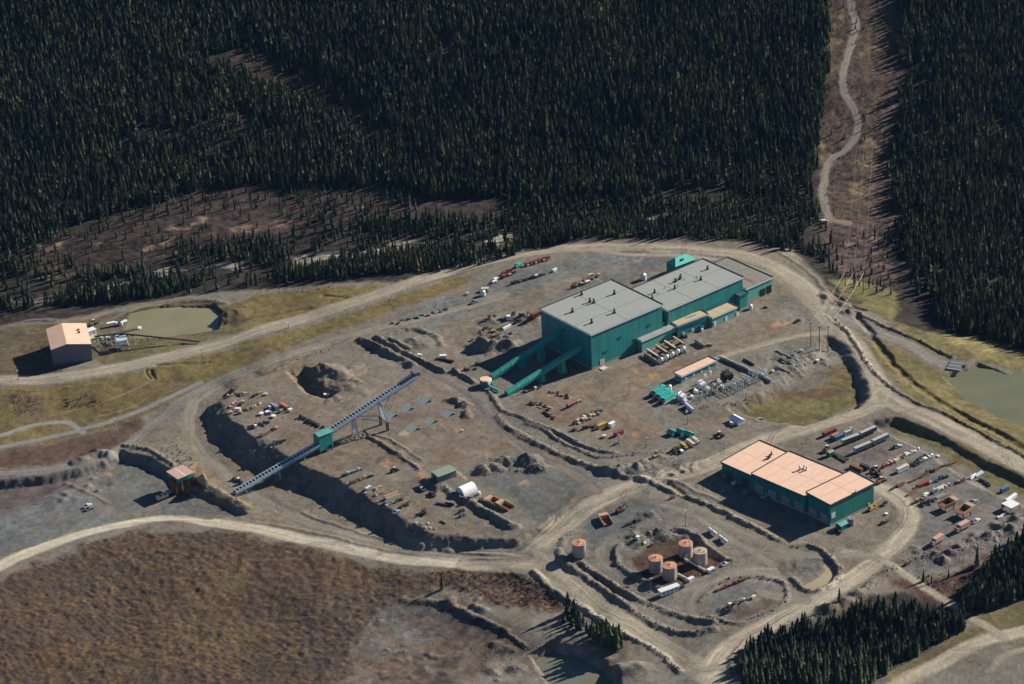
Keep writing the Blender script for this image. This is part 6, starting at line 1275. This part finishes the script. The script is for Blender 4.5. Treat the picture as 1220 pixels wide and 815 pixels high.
row((680,342),(706,334),'in the rusty row behind the mill roof','rusty row behind the mill roof',[('machine','dark'),('scrap','rust'),('scrap','maroon'),('machine','dark'),('pallets','white'),('scrap','dark'),('crate','white'),('scrap','rust'),('machine','brown')],spread=1.6); row((696,331),(720,326),'in the pale row farthest behind the mill','pale row farthest behind the mill',[('planks','timber'),('pallets','timber'),('crate','cream'),('scrap','brown'),('pallets','cream'),('planks','timber')],spread=1.6)
place('vessel',766.5,333,0,'white','white domed silo beside the long hall roof',1.7,(1,))
row((570,396),(586,391),'in the scrap hollow left of the mill','scrap hollow goods left of the mill',[('scrap','grey'),('scrap','dark'),('machine','brown'),('scrap','brown')],spread=1.5); place('drums',588,395.5,0,'yellow','yellow drum cluster in the scrap hollow',1.7,(1,)); place('beams',593,393,heading((588,395),(610,387)),'brown','brown steel beam stack in the scrap hollow',1.2,(2,)); place('container',604,391,heading((596,394),(610,387)),'white','white container in the scrap hollow',(1.3,.6,.6),(6.1,)); place('pickup',617,384,UX,'dark','dark pickup truck in the scrap hollow',1.2); place('crate',606,381,0,'white','white crate behind the scrap hollow',1.6,(2,)); place('container',638,377,UX,'rust','rusty container touching the left corner of the mill',1.2,(6.1,))
row((572,383),(632,374),'along the back of the scrap hollow','goods along the back of the scrap hollow',[('scrap','grey'),('scrap','dark'),('scrap','brown'),('machine','grey'),('scrap','grey'),('scrap','brown'),('machine','dark'),('scrap','rust')],spread=1.8)
row((558,405),(612,398),'on the brown spoil heap','scrap on the brown spoil heap',[('scrap','brown'),('planks','timber'),('scrap','timber'),('scrap','brown'),('beams','brown'),('planks','brown'),('scrap','timber'),('scrap','brown')],spread=2.4)
row((619,470),(647,461),'in the timber row below the lower gallery','timber row below the lower gallery',[('planks','timber'),('scrap','dark'),('pallets','grey'),('beams','dark'),('planks','timber'),('pallets','white'),('scrap','dark'),('scrap','brown')],jit=.6)
row((656,466),(679,474),'in the black drum heap','black drum heap',[('drums','dark',1.2),('drums','grey',1.2),('drums','dark',1.2),('drums','dark',1.2),('drums','grey',1.2),('drums','dark',1.2),('drums','dark',1.2)],spread=1.2)
row((634,480),(658,488),'in the rusty heap by the lane','rusty heap by the lane',[('machine','maroon'),('scrap','rust_light'),('scrap','brown'),('planks','timber'),('scrap','rust'),('planks','pink'),('scrap','brown')],spread=1.8)
row((650,492),(662,500),'on the lane bank','goods on the lane bank',[('beams','dark'),('scrap','rust_light'),('scrap','orange')])
place('tanker',681,484,heading((672,488),(690,479)),'red','red tank trailer in the mill yard',.95); place('machine',690,479,UX,'pink','pale pink machine skid at the end of the red tank trailer',1,(0,)); place('scrap',685,513,2.0,'maroon','dark red scrap frame on the lane bank',1.2,(1,))
row((683,504),(716,490),'in the cream laydown row of the mill yard','cream laydown row of the mill yard',[('machine','dark'),('pallets','cream'),('pallets','pink'),('crate','cream'),('pallets','white'),('scrap','rust'),('pallets','cream'),('crate','yellow'),('machine','brown'),('pallets','grey'),('machine','steel')],spread=1.2); row((688,506),(716,494),'before the cream laydown row','goods before the cream laydown row',[('pallets','cream'),('drums','yellow'),('crate','pink'),('pallets','grey'),('crate','cream'),('pallets','dark')])
place('container',717,509,heading((711,512),(727,505)),'yellow','yellow container in the mill yard',(1.2,1,1),(6.1,)); place('container',729,508,heading((724,511),(734,505)),'white','white container right of the yellow one in the mill yard',(.8,1.1,1.1),(6.1,)); place('container',737,518,heading((730,521),(744,514)),'red','red container with white top in the mill yard',(1.1,1,1),(6.1,))
row((696,512),(710,508),'left of the yellow container','goods left of the yellow container',[('machine','dark'),('machine','brown'),('scrap','dark')]); place('crate',720,521,0,'white','white crate below the yellow container',1,(0,)); place('machine',735,529,UX,'grey','grey machine skid below the red container',.9,(0,))
for k, (a, b, lab) in enumerate([(800.5,518,'left'),(811,517,'middle'),(821,520,'right')]):
    c = G(a, b); t = thing('gable_hut', lab+' of three dark teal gabled huts below the substation', 'hut', tuple(c), UY+.1); L, W, H = 4.6, 5.0, 3.4
    B().prism([(-W/2,-.3),(W/2,-.3),(W/2,H*.6),(0,H),(-W/2,H*.6)],-L/2,L/2).build('wall', M['teal_shop'], t)
    for s in (-1,1): B().prism([(0,H+.02),(s*(W/2+.25),H*.6-.1),(s*(W/2+.25),H*.6+.1),(0,H+.22)],-L/2-.25,L/2+.25).build('roof_slope', M['teal_light'], t)
for a, b, k_, cc, lab, s in [(804,538.5,'machine','brown','brown machine skid at the left end of the parked row near the shop',1.2),(809,536.5,'pickup','dark','dark pickup truck in the parked row near the shop',1.2),(815,534,'box_truck','yellow','yellow box truck in the parked row near the shop',.85),(823,530,'rv','white','white bus in the parked row near the shop',.85),(829,527,'box_truck','cream','cream truck at the right end of the parked row near the shop',.8),(812,539,'crate','white','white crate before the parked row near the shop',1)]:
    place(k_,a,b,heading((803,530),(812,537)),cc,lab,s,(1,) if k_ in ('machine','crate') else ())
place('pickup',917,594,UX,'grey','right pickup truck in the shadow before the shop doors',1.1); place('pickup',912,592,UX,'white','left pickup truck in the shadow before the shop doors',1.1); place('machine',890,588,UX,'grey','machine skid in the shadow before the lowest shop section',1.3,(1,)); place('crate',874,577,UX,'white','white crate in the shadow at the left end of the shop',1,(0,))
place('excavator',781,545,UX,'yellow','yellow excavator at the black heap below the lane',.85); place('loader',858,520,2.4,'dark','black loader parked behind the shop',.9)
c = G(878,503); t = thing('white_shelter', 'white peaked shelter standing alone behind the shop', 'shelter', tuple(c), heading((870,500),(882,507))); B().prism([(-2.6,0),(2.6,0),(2.6,2.6),(0,4),(-2.6,2.6)],-4.2,4.2).build('wall', M['white'], t)
for s in (-1,1): B().prism([(0,4.02),(s*2.9,2.42),(s*2.9,2.6),(0,4.2)],-4.5,4.5).build('roof_slope', M['tent'], t)
B().box((0,-4.0,1.0),(3,2.4,2)).build('trailer_box', M['white'], t)
place('machine',905.5,500,0,'cream','small cream machine skid right of the white shelter',.8,(0,)); place('machine',845,412,0,'pink','pale pink machine skid on the yard before the annexes',1,(0,)); place('pickup',950,383.5,UX,'dark','dark pickup truck alone right of the mill',1.0); place('vessel',894,368,0,'white','white round vessel at the foot of the stair tower',1.2,(1,)); place('machine',912,367,0,'dark','dark machine skid right of the stair tower',.7,(0,)); place('machine',835,390,0,'cream','cream machine skid at the foot of the middle annex',.8,(0,)); place('machine',815,402,0,'dark','dark machine skid at the corner of the annexes',1.1,(0,)); place('vessel',836,394.5,0,'white','white round vessel before the pale green annex',.8,(1,))
# vessels and firewalls before the pump annex
for k in range(5):
    c = G(787.5+k*6.6, 432.5-k*3.3); t = thing('filter_vessel', ORD[k]+' from the left of the upright white filter vessels before the mill annex', 'vessel', tuple(c), 0, 'upright white filter vessels before the annex')
    B().cyl((0,0,-.3),(0,0,3.6),1.55,14).build('shell', M['white'], t); B().cyl((0,0,3.6),(0,0,4.3),1.55,14,.5).build('dome', M['trim'], t); B().cyl((0,0,4.3),(0,0,4.8),.3,8).build('nozzle', M['steel'], t); B().box((1.2,-1.3,1),(.8,.8,2)).build('pump', M['dark'], t)
for k in range(4):
    a = (771+k*10.4, 421-k*4.9); b_ = (784+k*10.4, 429.5-k*5.1); p, q_ = G(*a), G(*b_); t = thing('pipe_rack', ORD[k]+' from the left of the tan pipe racks behind the white filter vessels', 'pipe rack', tuple(p), math.atan2(q_[1]-p[1], q_[0]-p[0]), 'tan pipe racks behind the filter vessels'); L = math.hypot(*(q_-p)[:2])
    B().box((L/2,0,3.4),(L,1.2,.6)).build('beam', M['roof_tan' if k % 2 else 'cream'], t)
    for x in (.6, L-.6): B().box((x,0,1.5),(.6,.6,3.4)).build('post', M['steel'], t)
    B().cyl((1,1.2,2.2),(L-1,1.2,2.2),.4,8).build('pipe', M['grey'], t)
    B().box((L*.5,2.5,1.2),(3,2,2.2)).build('pump_box', M[['maroon','dark','timber','dark'][k]], t)
for a, b_, lab in [((768,424),(783,434),'left'),((828,408),(839,415),'right')]:
    p, q_ = G(*a), G(*b_); t = thing('blast_wall', lab+' grey concrete wall beside the white filter vessels', 'wall', tuple(p), math.atan2(q_[1]-p[1], q_[0]-p[0])); L = math.hypot(*(q_-p)[:2]); n = 5
    for k in range(n): B().box((L*(k+.5)/n,0,1.2),(L/n-.06,.5,3)).build('wall_panel', M['concrete'], t)
# substation
t, r = hall('ehouse', 'switch_house', 'long narrow pink roofed teal switch house in the substation', 'teal_wall', 'roof_pink', 4, 1)
for k in range(4): B().box((-r.L/2+4+k*7,-r.W/2-.06,1.5),(1.4,.12,2.2)).build('door', M['trim'], t)
for k in range(3):
    p = G(791+k*5.6-6, 468+k*4.2); t = thing('generator_unit', ORD[k]+' from the back of the three bright teal generator boxes', 'generator', tuple(p), heading((770,474),(783,466)), 'bright teal generator boxes'); L = 11.0
    B().box((0,0,2.2),(L,3.3,3.2)).build('enclosure', M['teal_bright'], t); B().box((0,0,.3),(L+2,3.4,.6)).build('skid_base', M['cream'], t); B().box((-L/2-1.2,0,1.7),(2.2,3.0,2.4)).build('radiator', M['dark'], t); B().cyl((1,0,3.8),(1,0,4.8),.35,8).build('exhaust', M['steel'], t)
    for x in (-2.5,2.5): B().box((x,0,3.86),(2.2,2.2,.12)).build('roof_hatch', M['teal'], t)
    B().box((L/2+.9,-.6,1.0),(1.8,2.2,1.6)).build('fuel_box', M['pink'], t)
def transformer(a, b, lab, m, s=1.0, rz=0):
    t = thing('transformer', lab, 'transformer', tuple(G(a, b)), UX+rz); t.scale = (s,)*3; B().box((0,0,1.7),(3.8,2.4,2.8)).build('tank', M[m], t); B().box((0,0,.15),(5,3.6,.4)).build('plinth', M['concrete'], t)
    for q in (-1,1):
        rd = B()
        for k in range(6): rd.box((-1.6+k*.64,q*1.75,1.6),(.16,.9,2.2))
        rd.build('radiator', M[m], t)
    for k in range(3): B().cyl((-1.1+k*1.1,0,3.1),(-1.1+k*1.1,.2*(k-1),4.7),.2,8,.1).build('bushing', M['brown' if m == 'dark' else 'trim'], t)
    B().cyl((-1.9,.9,3.9),(1.2,.9,3.9),.42,10).build('conservator', M[m], t); return t
transformer(811.5,476,'pale grey transformer with bushings beside the teal generators','trim',1.25,.3); transformer(836,462,'pale grey transformer before the middle of the switch house','trim',1.25); transformer(866,452,'big black transformer right of the switch house','dark',1.6); transformer(816.5,480,'small white transformer at the front of the pale one','white',.7)
c = G(821,488); t = thing('reactor_vessel', 'long ribbed grey vessel at the front of the substation', 'vessel', tuple(c), heading((814,481),(828,493)))
for k in range(4): B().cyl((-5+k*2.6,0,1.7),(-5+k*2.6+2.3,0,1.7),1.35,12).build('drum_section', M['trim'], t); B().box((-4+k*2.6,0,.4),(.6,2.4,.9)).build('saddle', M['steel'], t)
B().box((2,-2.6,.8),(1.6,1.4,1.6)).build('control_box', M['white'], t); B().box((-2,-2.6,.8),(2.4,1.4,1.6)).build('control_box', M['dark'], t)
place('vessel',797.5,464,0,'white','white upright vessel between the teal generators and switch house',1.2,(1,))
for a, b, lab in [(840,455,'left'),(846.5,451,'right')]:
    t = thing('line_trap', lab+' of two tall white insulator columns before the switch house', 'insulator', tuple(G(a, b)), 0); B().cyl((0,0,0),(0,0,3),.25,8).build('stand', M['galv'], t); B().cyl((0,0,3),(0,0,5.4),.8,10).build('coil', M['white'], t); B().cyl((0,0,5.4),(0,0,6.4),.2,8).build('cap', M['trim'], t)
for k, (a, b, mm, s) in enumerate([(843,466,'trim',.8),(851,462,'grey',.8),(857,457,'trim',.75),(848,470,'dark',.7),(829,468,'trim',.7),(860,462,'white',.55),(824,474,'white',.55)]):
    transformer(a, b, ORD[k]+' of the small transformers crowded between the switch house and gantries', mm, s, .1*k)
for k in range(9):
    t = thing('surge_arrester', ORD[k]+' from the left of the pale insulator posts before the gantries', 'insulator', tuple(G(836+k*6.2, 474-k*2.6+(k % 2)*3)), UX, 'pale insulator posts of the substation'); B().cyl((0,0,0),(0,0,2.4),.3,6).build('stand', M['galv'], t); B().cyl((0,0,2.4),(0,0,4.4),.42,8,.25).build('insulator', M['trim'], t); B().box((0,0,.2),(1.4,1.4,.5)).build('plinth', M['concrete'], t)
cnt = 0
for i in range(4):
    for j in range(3):
        a, b = 827+i*5.2+j*2.2, 477-i*2.1+j*2.6-1.5
        t = thing('breaker_post', 'thin grey switch post in the rows at the front of the substation', 'switch post', tuple(G(a, b)), UX, 'grey switch posts at the front of the substation'); B().bar((0,0,0),(0,0,3.4),.22).build('post', M['galv'], t); B().bar((-.9,0,3.4),(.9,0,3.4),.18).build('cross_arm', M['galv'], t)
        for q in (-.8,0,.8): B().cyl((q,0,3.45),(q,0,4.4),.14,6).build('insulator', M['brown'], t)
for i in range(5):
    a, b = 872+i*8.5, 466-i*4.2; c = G(a, b); t = thing('bus_gantry', ORD[i]+' from the left of the galvanised lattice gantries in the substation', 'gantry', tuple(c), UX, 'galvanised gantries of the substation')
    for y in (-4.2,0,4.2): B().bar((0,y,-.2),(0,y,6.2),.32).build('column', M['galv'], t)
    B().bar((0,-4.6,6.2),(0,4.6,6.2),.36).build('beam', M['galv'], t); B().bar((0,-4.6,4.4),(0,4.6,4.4),.22).build('beam', M['galv'], t)
    for y in (-3,-1,1,3): B().cyl((0,y,5.1),(0,y,6.1),.16,6).build('insulator', M['brown'], t)
    for y in (-3,0,3): B().box((2.2,y,.8),(.6,.6,1.8)).build('switch_box', M['grey' if y else 'trim'], t)
p, q_ = G(859,427), G(919,455); t = thing('concrete_fence', 'pale concrete wall along the upper right side of the substation', 'wall', tuple(p), math.atan2(q_[1]-p[1], q_[0]-p[0])); L = math.hypot(*(q_-p)[:2]); n = 14; m_('pale_stone', (.36,.34,.30), .9, .12, .5)
wp = B().box((0,0,.6),(L/n-.08,.8,2.2)).build('wall_panel', M['pale_stone'], t, (L*.5/n,0,0))
for k in range(1, n):
    o = bpy.data.objects.new('wall_panel', wp.data); C.objects.link(o); o.parent = t; x = L*(k+.5)/n; pw = p+(q_-p)*(k+.5)/n; o.location = (x,0,ground(pw[0],pw[1])-p[2])
pipe('long silver pipe on sleepers right of the substation', [(925,418),(937,424),(949,429.5),(960,435)], .5, .45, 'galv'); pipe('second dark pipe run right of the substation', [(929,428),(939,433),(950,438)], .4, .55, 'dark'); pipe('short dark pipe run right of the substation', [(926,438),(934,442),(941,445)], .4, .5, 'dark'); pipe('dark thick pipe inside the upper corner of the substation', [(886,429),(892,432),(898,435.5)], .6, .9, 'dark')
for a, b, k_, cc, l in [(921,443,'pallets','white','white pallet load beside the short dark pipe run'),(925,441,'machine','dark','dark machine skid beside the short dark pipe run'),(955,419,'crate','cream','cream crate below the three tall poles'),(960,425,'planks','timber','plank stack below the three tall poles'),(974,431,'crate','white','white crate in the hollow below the tall poles')]: place(k_,a,b,UX,cc,l,1,ARGS[k_][0])

# ---- left pond plant
row((132,388),(152,386),'on the left settling pond bank','white plant on the pond bank',[('box_truck','white',.9),('vessel','white'),('pickup','dark'),('vessel','trim'),('crate','white'),('vessel','white')],spread=1.6); place('loader',111,387,UX,'yellow','yellow loader behind the pink roofed pump house')
row((110,405),(146,399),'beside the pink roofed pump house','plant beside the pump house',[('crate','white',1.6),('machine','dark'),('vessel','white'),('pickup','white'),('vessel','grey'),('machine','steel'),('vessel','white'),('crate','dark')],spread=2); row((112,413),(140,410),'in the junk below the pump house conveyor','junk below the pump house conveyor',[('crate','white'),('scrap','grey'),('machine','dark'),('scrap','brown'),('scrap','grey'),('machine','steel')],spread=1.8)
place('crate',107,400,UX,'white','large white crate against the right wall of the pump house',2.6,(1,)); place('crate',110,408,UX,'cream','large cream crate against the right wall of the pump house',2.4,(1,))
c = G(146,415); t = thing('steel_frame', 'galvanised steel pump frame at the corner of the left pond', 'frame', tuple(c), .3)
for x in (-4,4):
    for y in (-4,4): B().bar((x,y,-1),(x*.8,y*.8,8),.4).build('leg', M['galv'], t)
for z in (3,7.6): B().box((0,0,z),(7.6,7.6,.3)).build('platform', M['steel' if z < 5 else 'galv'], t)
for s in (-1,1): B().bar((-4,s*4,0),(3.4,s*3.4,7.4),.26).build('brace', M['teal'], t)
pa = [Vector(unproj(111,401,ground(*G(111,401)[:2])+5)), Vector(unproj(146,397.5,G(146,415)[2]+9.5)), Vector(unproj(238,407,G(238,409)[2]+1.2))]
t = thing('pipe_bridge', 'long dark pipe bridge from the pump house across the pond corner to the road', 'pipe', pa[0])
for k in range(2):
    a_, b_ = pa[k]-pa[0], pa[k+1]-pa[0]; B().bar(a_, b_, .9, .9).build('pipe_span', M['dark'], t)
    for s in range(1, 7):
        q_ = a_+(b_-a_)*(s/7); wq = q_+pa[0]; g_ = ground(wq.x, wq.y); B().bar(q_, (q_.x,q_.y,g_-pa[0].z-1.5), .3).build('post', M['galv'], t)
pb = [Vector(unproj(138,398,-2.5)), Vector(unproj(166,391.5,-4.5))]; t = thing('floating_walkway', 'dark floating walkway with white end reaching into the left pond', 'walkway', pb[0]); B().bar((0,0,0), pb[1]-pb[0], 1.6, .5).build('deck', M['dark'], t); B().box(pb[1]-pb[0]+Vector((0,0,.3)),(2.4,3.4,1.4)).build('float', M['white'], t); B().bar((0,.8,1), pb[1]-pb[0]+Vector((0,.8,1)), .2).build('handrail', M['steel'], t)
place('pickup',104.5,604,UX,'white','white pickup truck on the slate yard left of the crusher',1.1); place('pickup',106.5,607,UX,'grey','grey pickup truck on the slate yard left of the crusher',1.1); row((281,571),(289,577),'at the lower end of the long conveyor','goods at the lower conveyor end',[('machine','brown'),('crate','white'),('machine','dark'),('vessel','dark')],spread=1); row((222,594),(232,592),'in the bay below the crusher','goods below the crusher',[('machine','dark'),('machine','grey')])
place('box_truck',981.5,265.5,0,'white','white truck at the lower end of the forest cutline road',.7)
place('machine',1081,672,UX,'red','red and white machine skid at the edge of the yard above the trees',.8,(0,)); c = G(1139,436); t = thing('pump_raft', 'grey pump raft at the corner of the right pond', 'raft', tuple(c), -.4)
for k in range(6): B().box((0,-6+k*2.3,.5),(10,1.8,.8)).build('pontoon', M['steel' if k % 2 else 'grey'], t)
B().box((5.5,0,.9),(1.6,2,1.4)).build('pump', M['dark'], t)
place('bigtyre',566,440,0,None,'haul tyre on the berm left of the hopper house',.9,(0,))

# ---- boulders along the yard edge
rk = random.Random(3)
for k in range(26):
    f = k/25; a, b = 470+75*f+rk.uniform(-3,3), 385-18*f+rk.uniform(-2,2)
    if k > 21: a, b = rk.uniform(600,650), rk.uniform(555,564)
    n_ = 9; v = []
    for i in range(n_):
        u, w2 = rk.uniform(-1,1), rk.uniform(0,6.28); q = math.sqrt(1-u*u); R_ = rk.uniform(.8,1.1); v.append((q*math.cos(w2)*R_*1.2, q*math.sin(w2)*R_, u*R_*.8+.4))
    import bmesh
    bm = bmesh.new(); [bm.verts.new(p) for p in v]; bmesh.ops.convex_hull(bm, input=bm.verts); me = bpy.data.meshes.new('boulder'); bm.to_mesh(me); bm.free(); me.materials.append(M['rock'])
    o = bpy.data.objects.new('boulder', me); C.objects.link(o); o.location = tuple(G(a, b)); s = rk.uniform(.9,1.7); o.scale = (s,s,s)
    tag(o, 'grey boulder in the line of stones along the far left edge of the mill yard' if k <= 21 else 'grey boulder beside the rock ring right of the orange puddle', 'boulder', 'boulders lining the mill yard' if k <= 21 else 'boulders beside the rock ring')

# ---- poles, lamps, power line, snags
def lamp(a, b, h, lab, m='steel', head=True):
    t = thing('light_pole', lab, 'pole', tuple(G(a, b)), rnd.uniform(0,6)); B().cyl((0,0,-.3),(0,0,h),.22,6,.12).build('pole', M[m], t)
    if head: B().box((.7,0,h),(1.7,.4,.25)).build('lamp_head', M['trim'], t)
    B().cyl((0,0,0),(0,0,.6),.5,8).build('base', M['concrete'], t); return t
for a, b, h, l in [(775,705,9,'thin light pole left of the white office trailer'),(817,626,10,'tall light pole on the berm above the fuel tanks'),(749.5,470,9,'light pole in the open mill yard'),(819,505,9,'light pole behind the three dark huts'),(737,529,7,'light pole below the red container'),(530,368,9,'light pole with white lamp on the mill yard edge'),(519,366,6,'short light pole on the mill yard edge'),(464.5,362,5,'light pole with white lamp beside the upper haul road'),(344,391,5,'light pole beside the upper haul road over the meadow'),(241,424,6,'light pole beside the haul road above the meadow tracks'),(22,452,7,'light pole beside the left haul road'),(137,506,5,'light pole beside the left gravel spur'),(875,470,8,'dark light pole at the front of the substation'),(889,477,7,'dark light pole at the lower right of the substation'),(770,533,7,'light pole left of the yellow excavator')]: lamp(a, b, h, l, 'steel')
tops = []
for a, b, h, l in [(966,413,18,'left'),(976,417,17.5,'middle'),(986.5,419,19,'right')]:
    t = thing('power_pole', l+' of three tall dark power poles above the substation hollow', 'power pole', tuple(G(a, b)), .4); B().cyl((0,0,-.5),(0,0,h),.32,7,.2).build('pole', M['pole'], t); B().bar((-1.2,0,h-.5),(1.2,0,h-.5),.24).build('cross_arm', M['pole'], t)
    B().cyl((0,0,h),(0,0,h+.8),.14,6).build('insulator', M['trim'], t); tops.append(Vector(t.location)+Vector((0,0,h+.6)))
tops2 = []
for a, b, h, l in [(1007,343,13,'left'),(1017,345,13.5,'middle'),(1028.5,349,15,'right')]:
    t = thing('power_pole', l+' of three power poles at the foot of the forest cutline', 'power pole', tuple(G(a, b)), .4); B().cyl((0,0,-.5),(0,0,h),.3,7,.2).build('pole', M['pole'], t); B().bar((-1.2,0,h-.5),(1.2,0,h-.5),.24).build('cross_arm', M['pole'], t); tops2.append(Vector(t.location)+Vector((0,0,h+.3)))
tops3 = []
for a, b, h, l in [(1021,190,15,'left'),(1030,191,15,'middle'),(1040,192,15,'right')]:
    t = thing('power_pole', l+' of three distant power poles midway up the forest cutline', 'power pole', tuple(G(a, b)), .4); B().cyl((0,0,-.5),(0,0,h),.3,7,.2).build('pole', M['pole'], t); B().bar((-1.2,0,h-.5),(1.2,0,h-.5),.24).build('cross_arm', M['pole'], t); tops3.append(Vector(t.location)+Vector((0,0,h+.3)))
def wire(a, b, lab, sag=2.0, r_=.06):
    P = [a+(b-a)*(i/14)+Vector((0,0,-sag*4*(i/14)*(1-i/14))) for i in range(15)]; t = B()
    for i in range(14): t.cyl(P[i]-a, P[i+1]-a, r_, 4, None, False)
    o = t.build('power_line', M['wire'], None, a); tag(o, lab, 'power line')
for i, l in enumerate(('left','middle','right')): wire(tops[i], tops2[i], l+' overhead wire crossing the haul road to the cutline poles', 2.2, .075); wire(tops2[i], tops3[i], l+' overhead wire climbing the forest cutline', 5, .045)
def snag(a, b, h, lab, grp):
    t = thing('dead_tree', lab, 'dead tree', tuple(G(a, b)), rnd.uniform(0,6), grp); B().cyl((0,0,-.3),(0,0,h),.16,5,.04).build('trunk', M['deadwood'], t); br = B()
    for k in range(9): z = h*rnd.uniform(.3,.95); an = rnd.uniform(0,6.28); l = (1-z/h)*1.8+.5; br.bar((0,0,z),(math.cos(an)*l,math.sin(an)*l,z-.2),.07)
    br.build('branch', M['deadwood'], t)
for k in range(22): snag(rnd.uniform(530,655), rnd.uniform(700,722), rnd.uniform(5,9), 'bare grey dead tree in the russet hollow below the haul road', 'dead trees in the russet hollow')
for k in range(14): snag(rnd.uniform(1095,1165), rnd.uniform(668,705), rnd.uniform(4,8), 'bare grey dead tree on the brown slope above the right stand', 'dead trees above the right stand')
for k in range(10): snag(rnd.uniform(990,1062), rnd.uniform(275,330), rnd.uniform(4,8), 'bare grey dead tree at the foot of the cutline', 'dead trees at the foot of the cutline')
def lone(a, b, h, lab):
    t = thing('spruce_tree', lab, 'tree', tuple(G(a, b)), rnd.uniform(0,6))
    for nm, me in (('trunk', TRUNK), ('crown', NEAR[rnd.randrange(8)])):
        o = bpy.data.objects.new(nm, me); C.objects.link(o); o.parent = t; o.scale = (h*.9,h*.9,h)
for a, b, h, l in [(1100,693,9,'left of two lone spruces beside the narrow road at the yard edge'),(1110,695,7,'right of two lone spruces beside the narrow road at the yard edge'),(1164,674,15,'tall thin dark spruce standing apart above the right stand'),(527,702,13,'tall thin spruce standing alone in the russet hollow'),(16,471,3,'left of three tiny spruces in the left meadow'),(19.5,473,4,'middle of three tiny spruces in the left meadow'),(24,474,3,'right of three tiny spruces in the left meadow'),(1000,716,10,'lone spruce on the bank above the large grove'),(1130,688,6,'small spruce on the russet slope right of the narrow road')]: lone(a, b, h, l)
# ------------------------------------------------------------------ thin blue air between the camera and the valley
x0, x1, y0, y1 = XS[0]-50, XS[-1]+50, YS[0]-50, YS[-1]+50; zl, zh = float(HG.min())-3, max(float(HG.max())+40, CAM[2]+12)
hz = B().box(((x0+x1)/2, (y0+y1)/2, (zl+zh)/2), (x1-x0, y1-y0, zh-zl)).build('haze', None)
hm = bpy.data.materials.new('thin_air'); hm.use_nodes = True; n = hm.node_tree; n.nodes.remove(n.nodes['Principled BSDF'])
pv = n.nodes.new('ShaderNodeVolumePrincipled'); pv.inputs['Color'].default_value = (.26, .56, 1, 1); pv.inputs['Density'].default_value = 6e-6; pv.inputs['Anisotropy'].default_value = 0
n.links.new(pv.outputs[0], n.nodes['Material Output'].inputs['Volume']); hz.data.materials.append(hm); hz['kind'] = 'stuff'; hz['label'] = 'thin blue haze in the air over the whole valley'
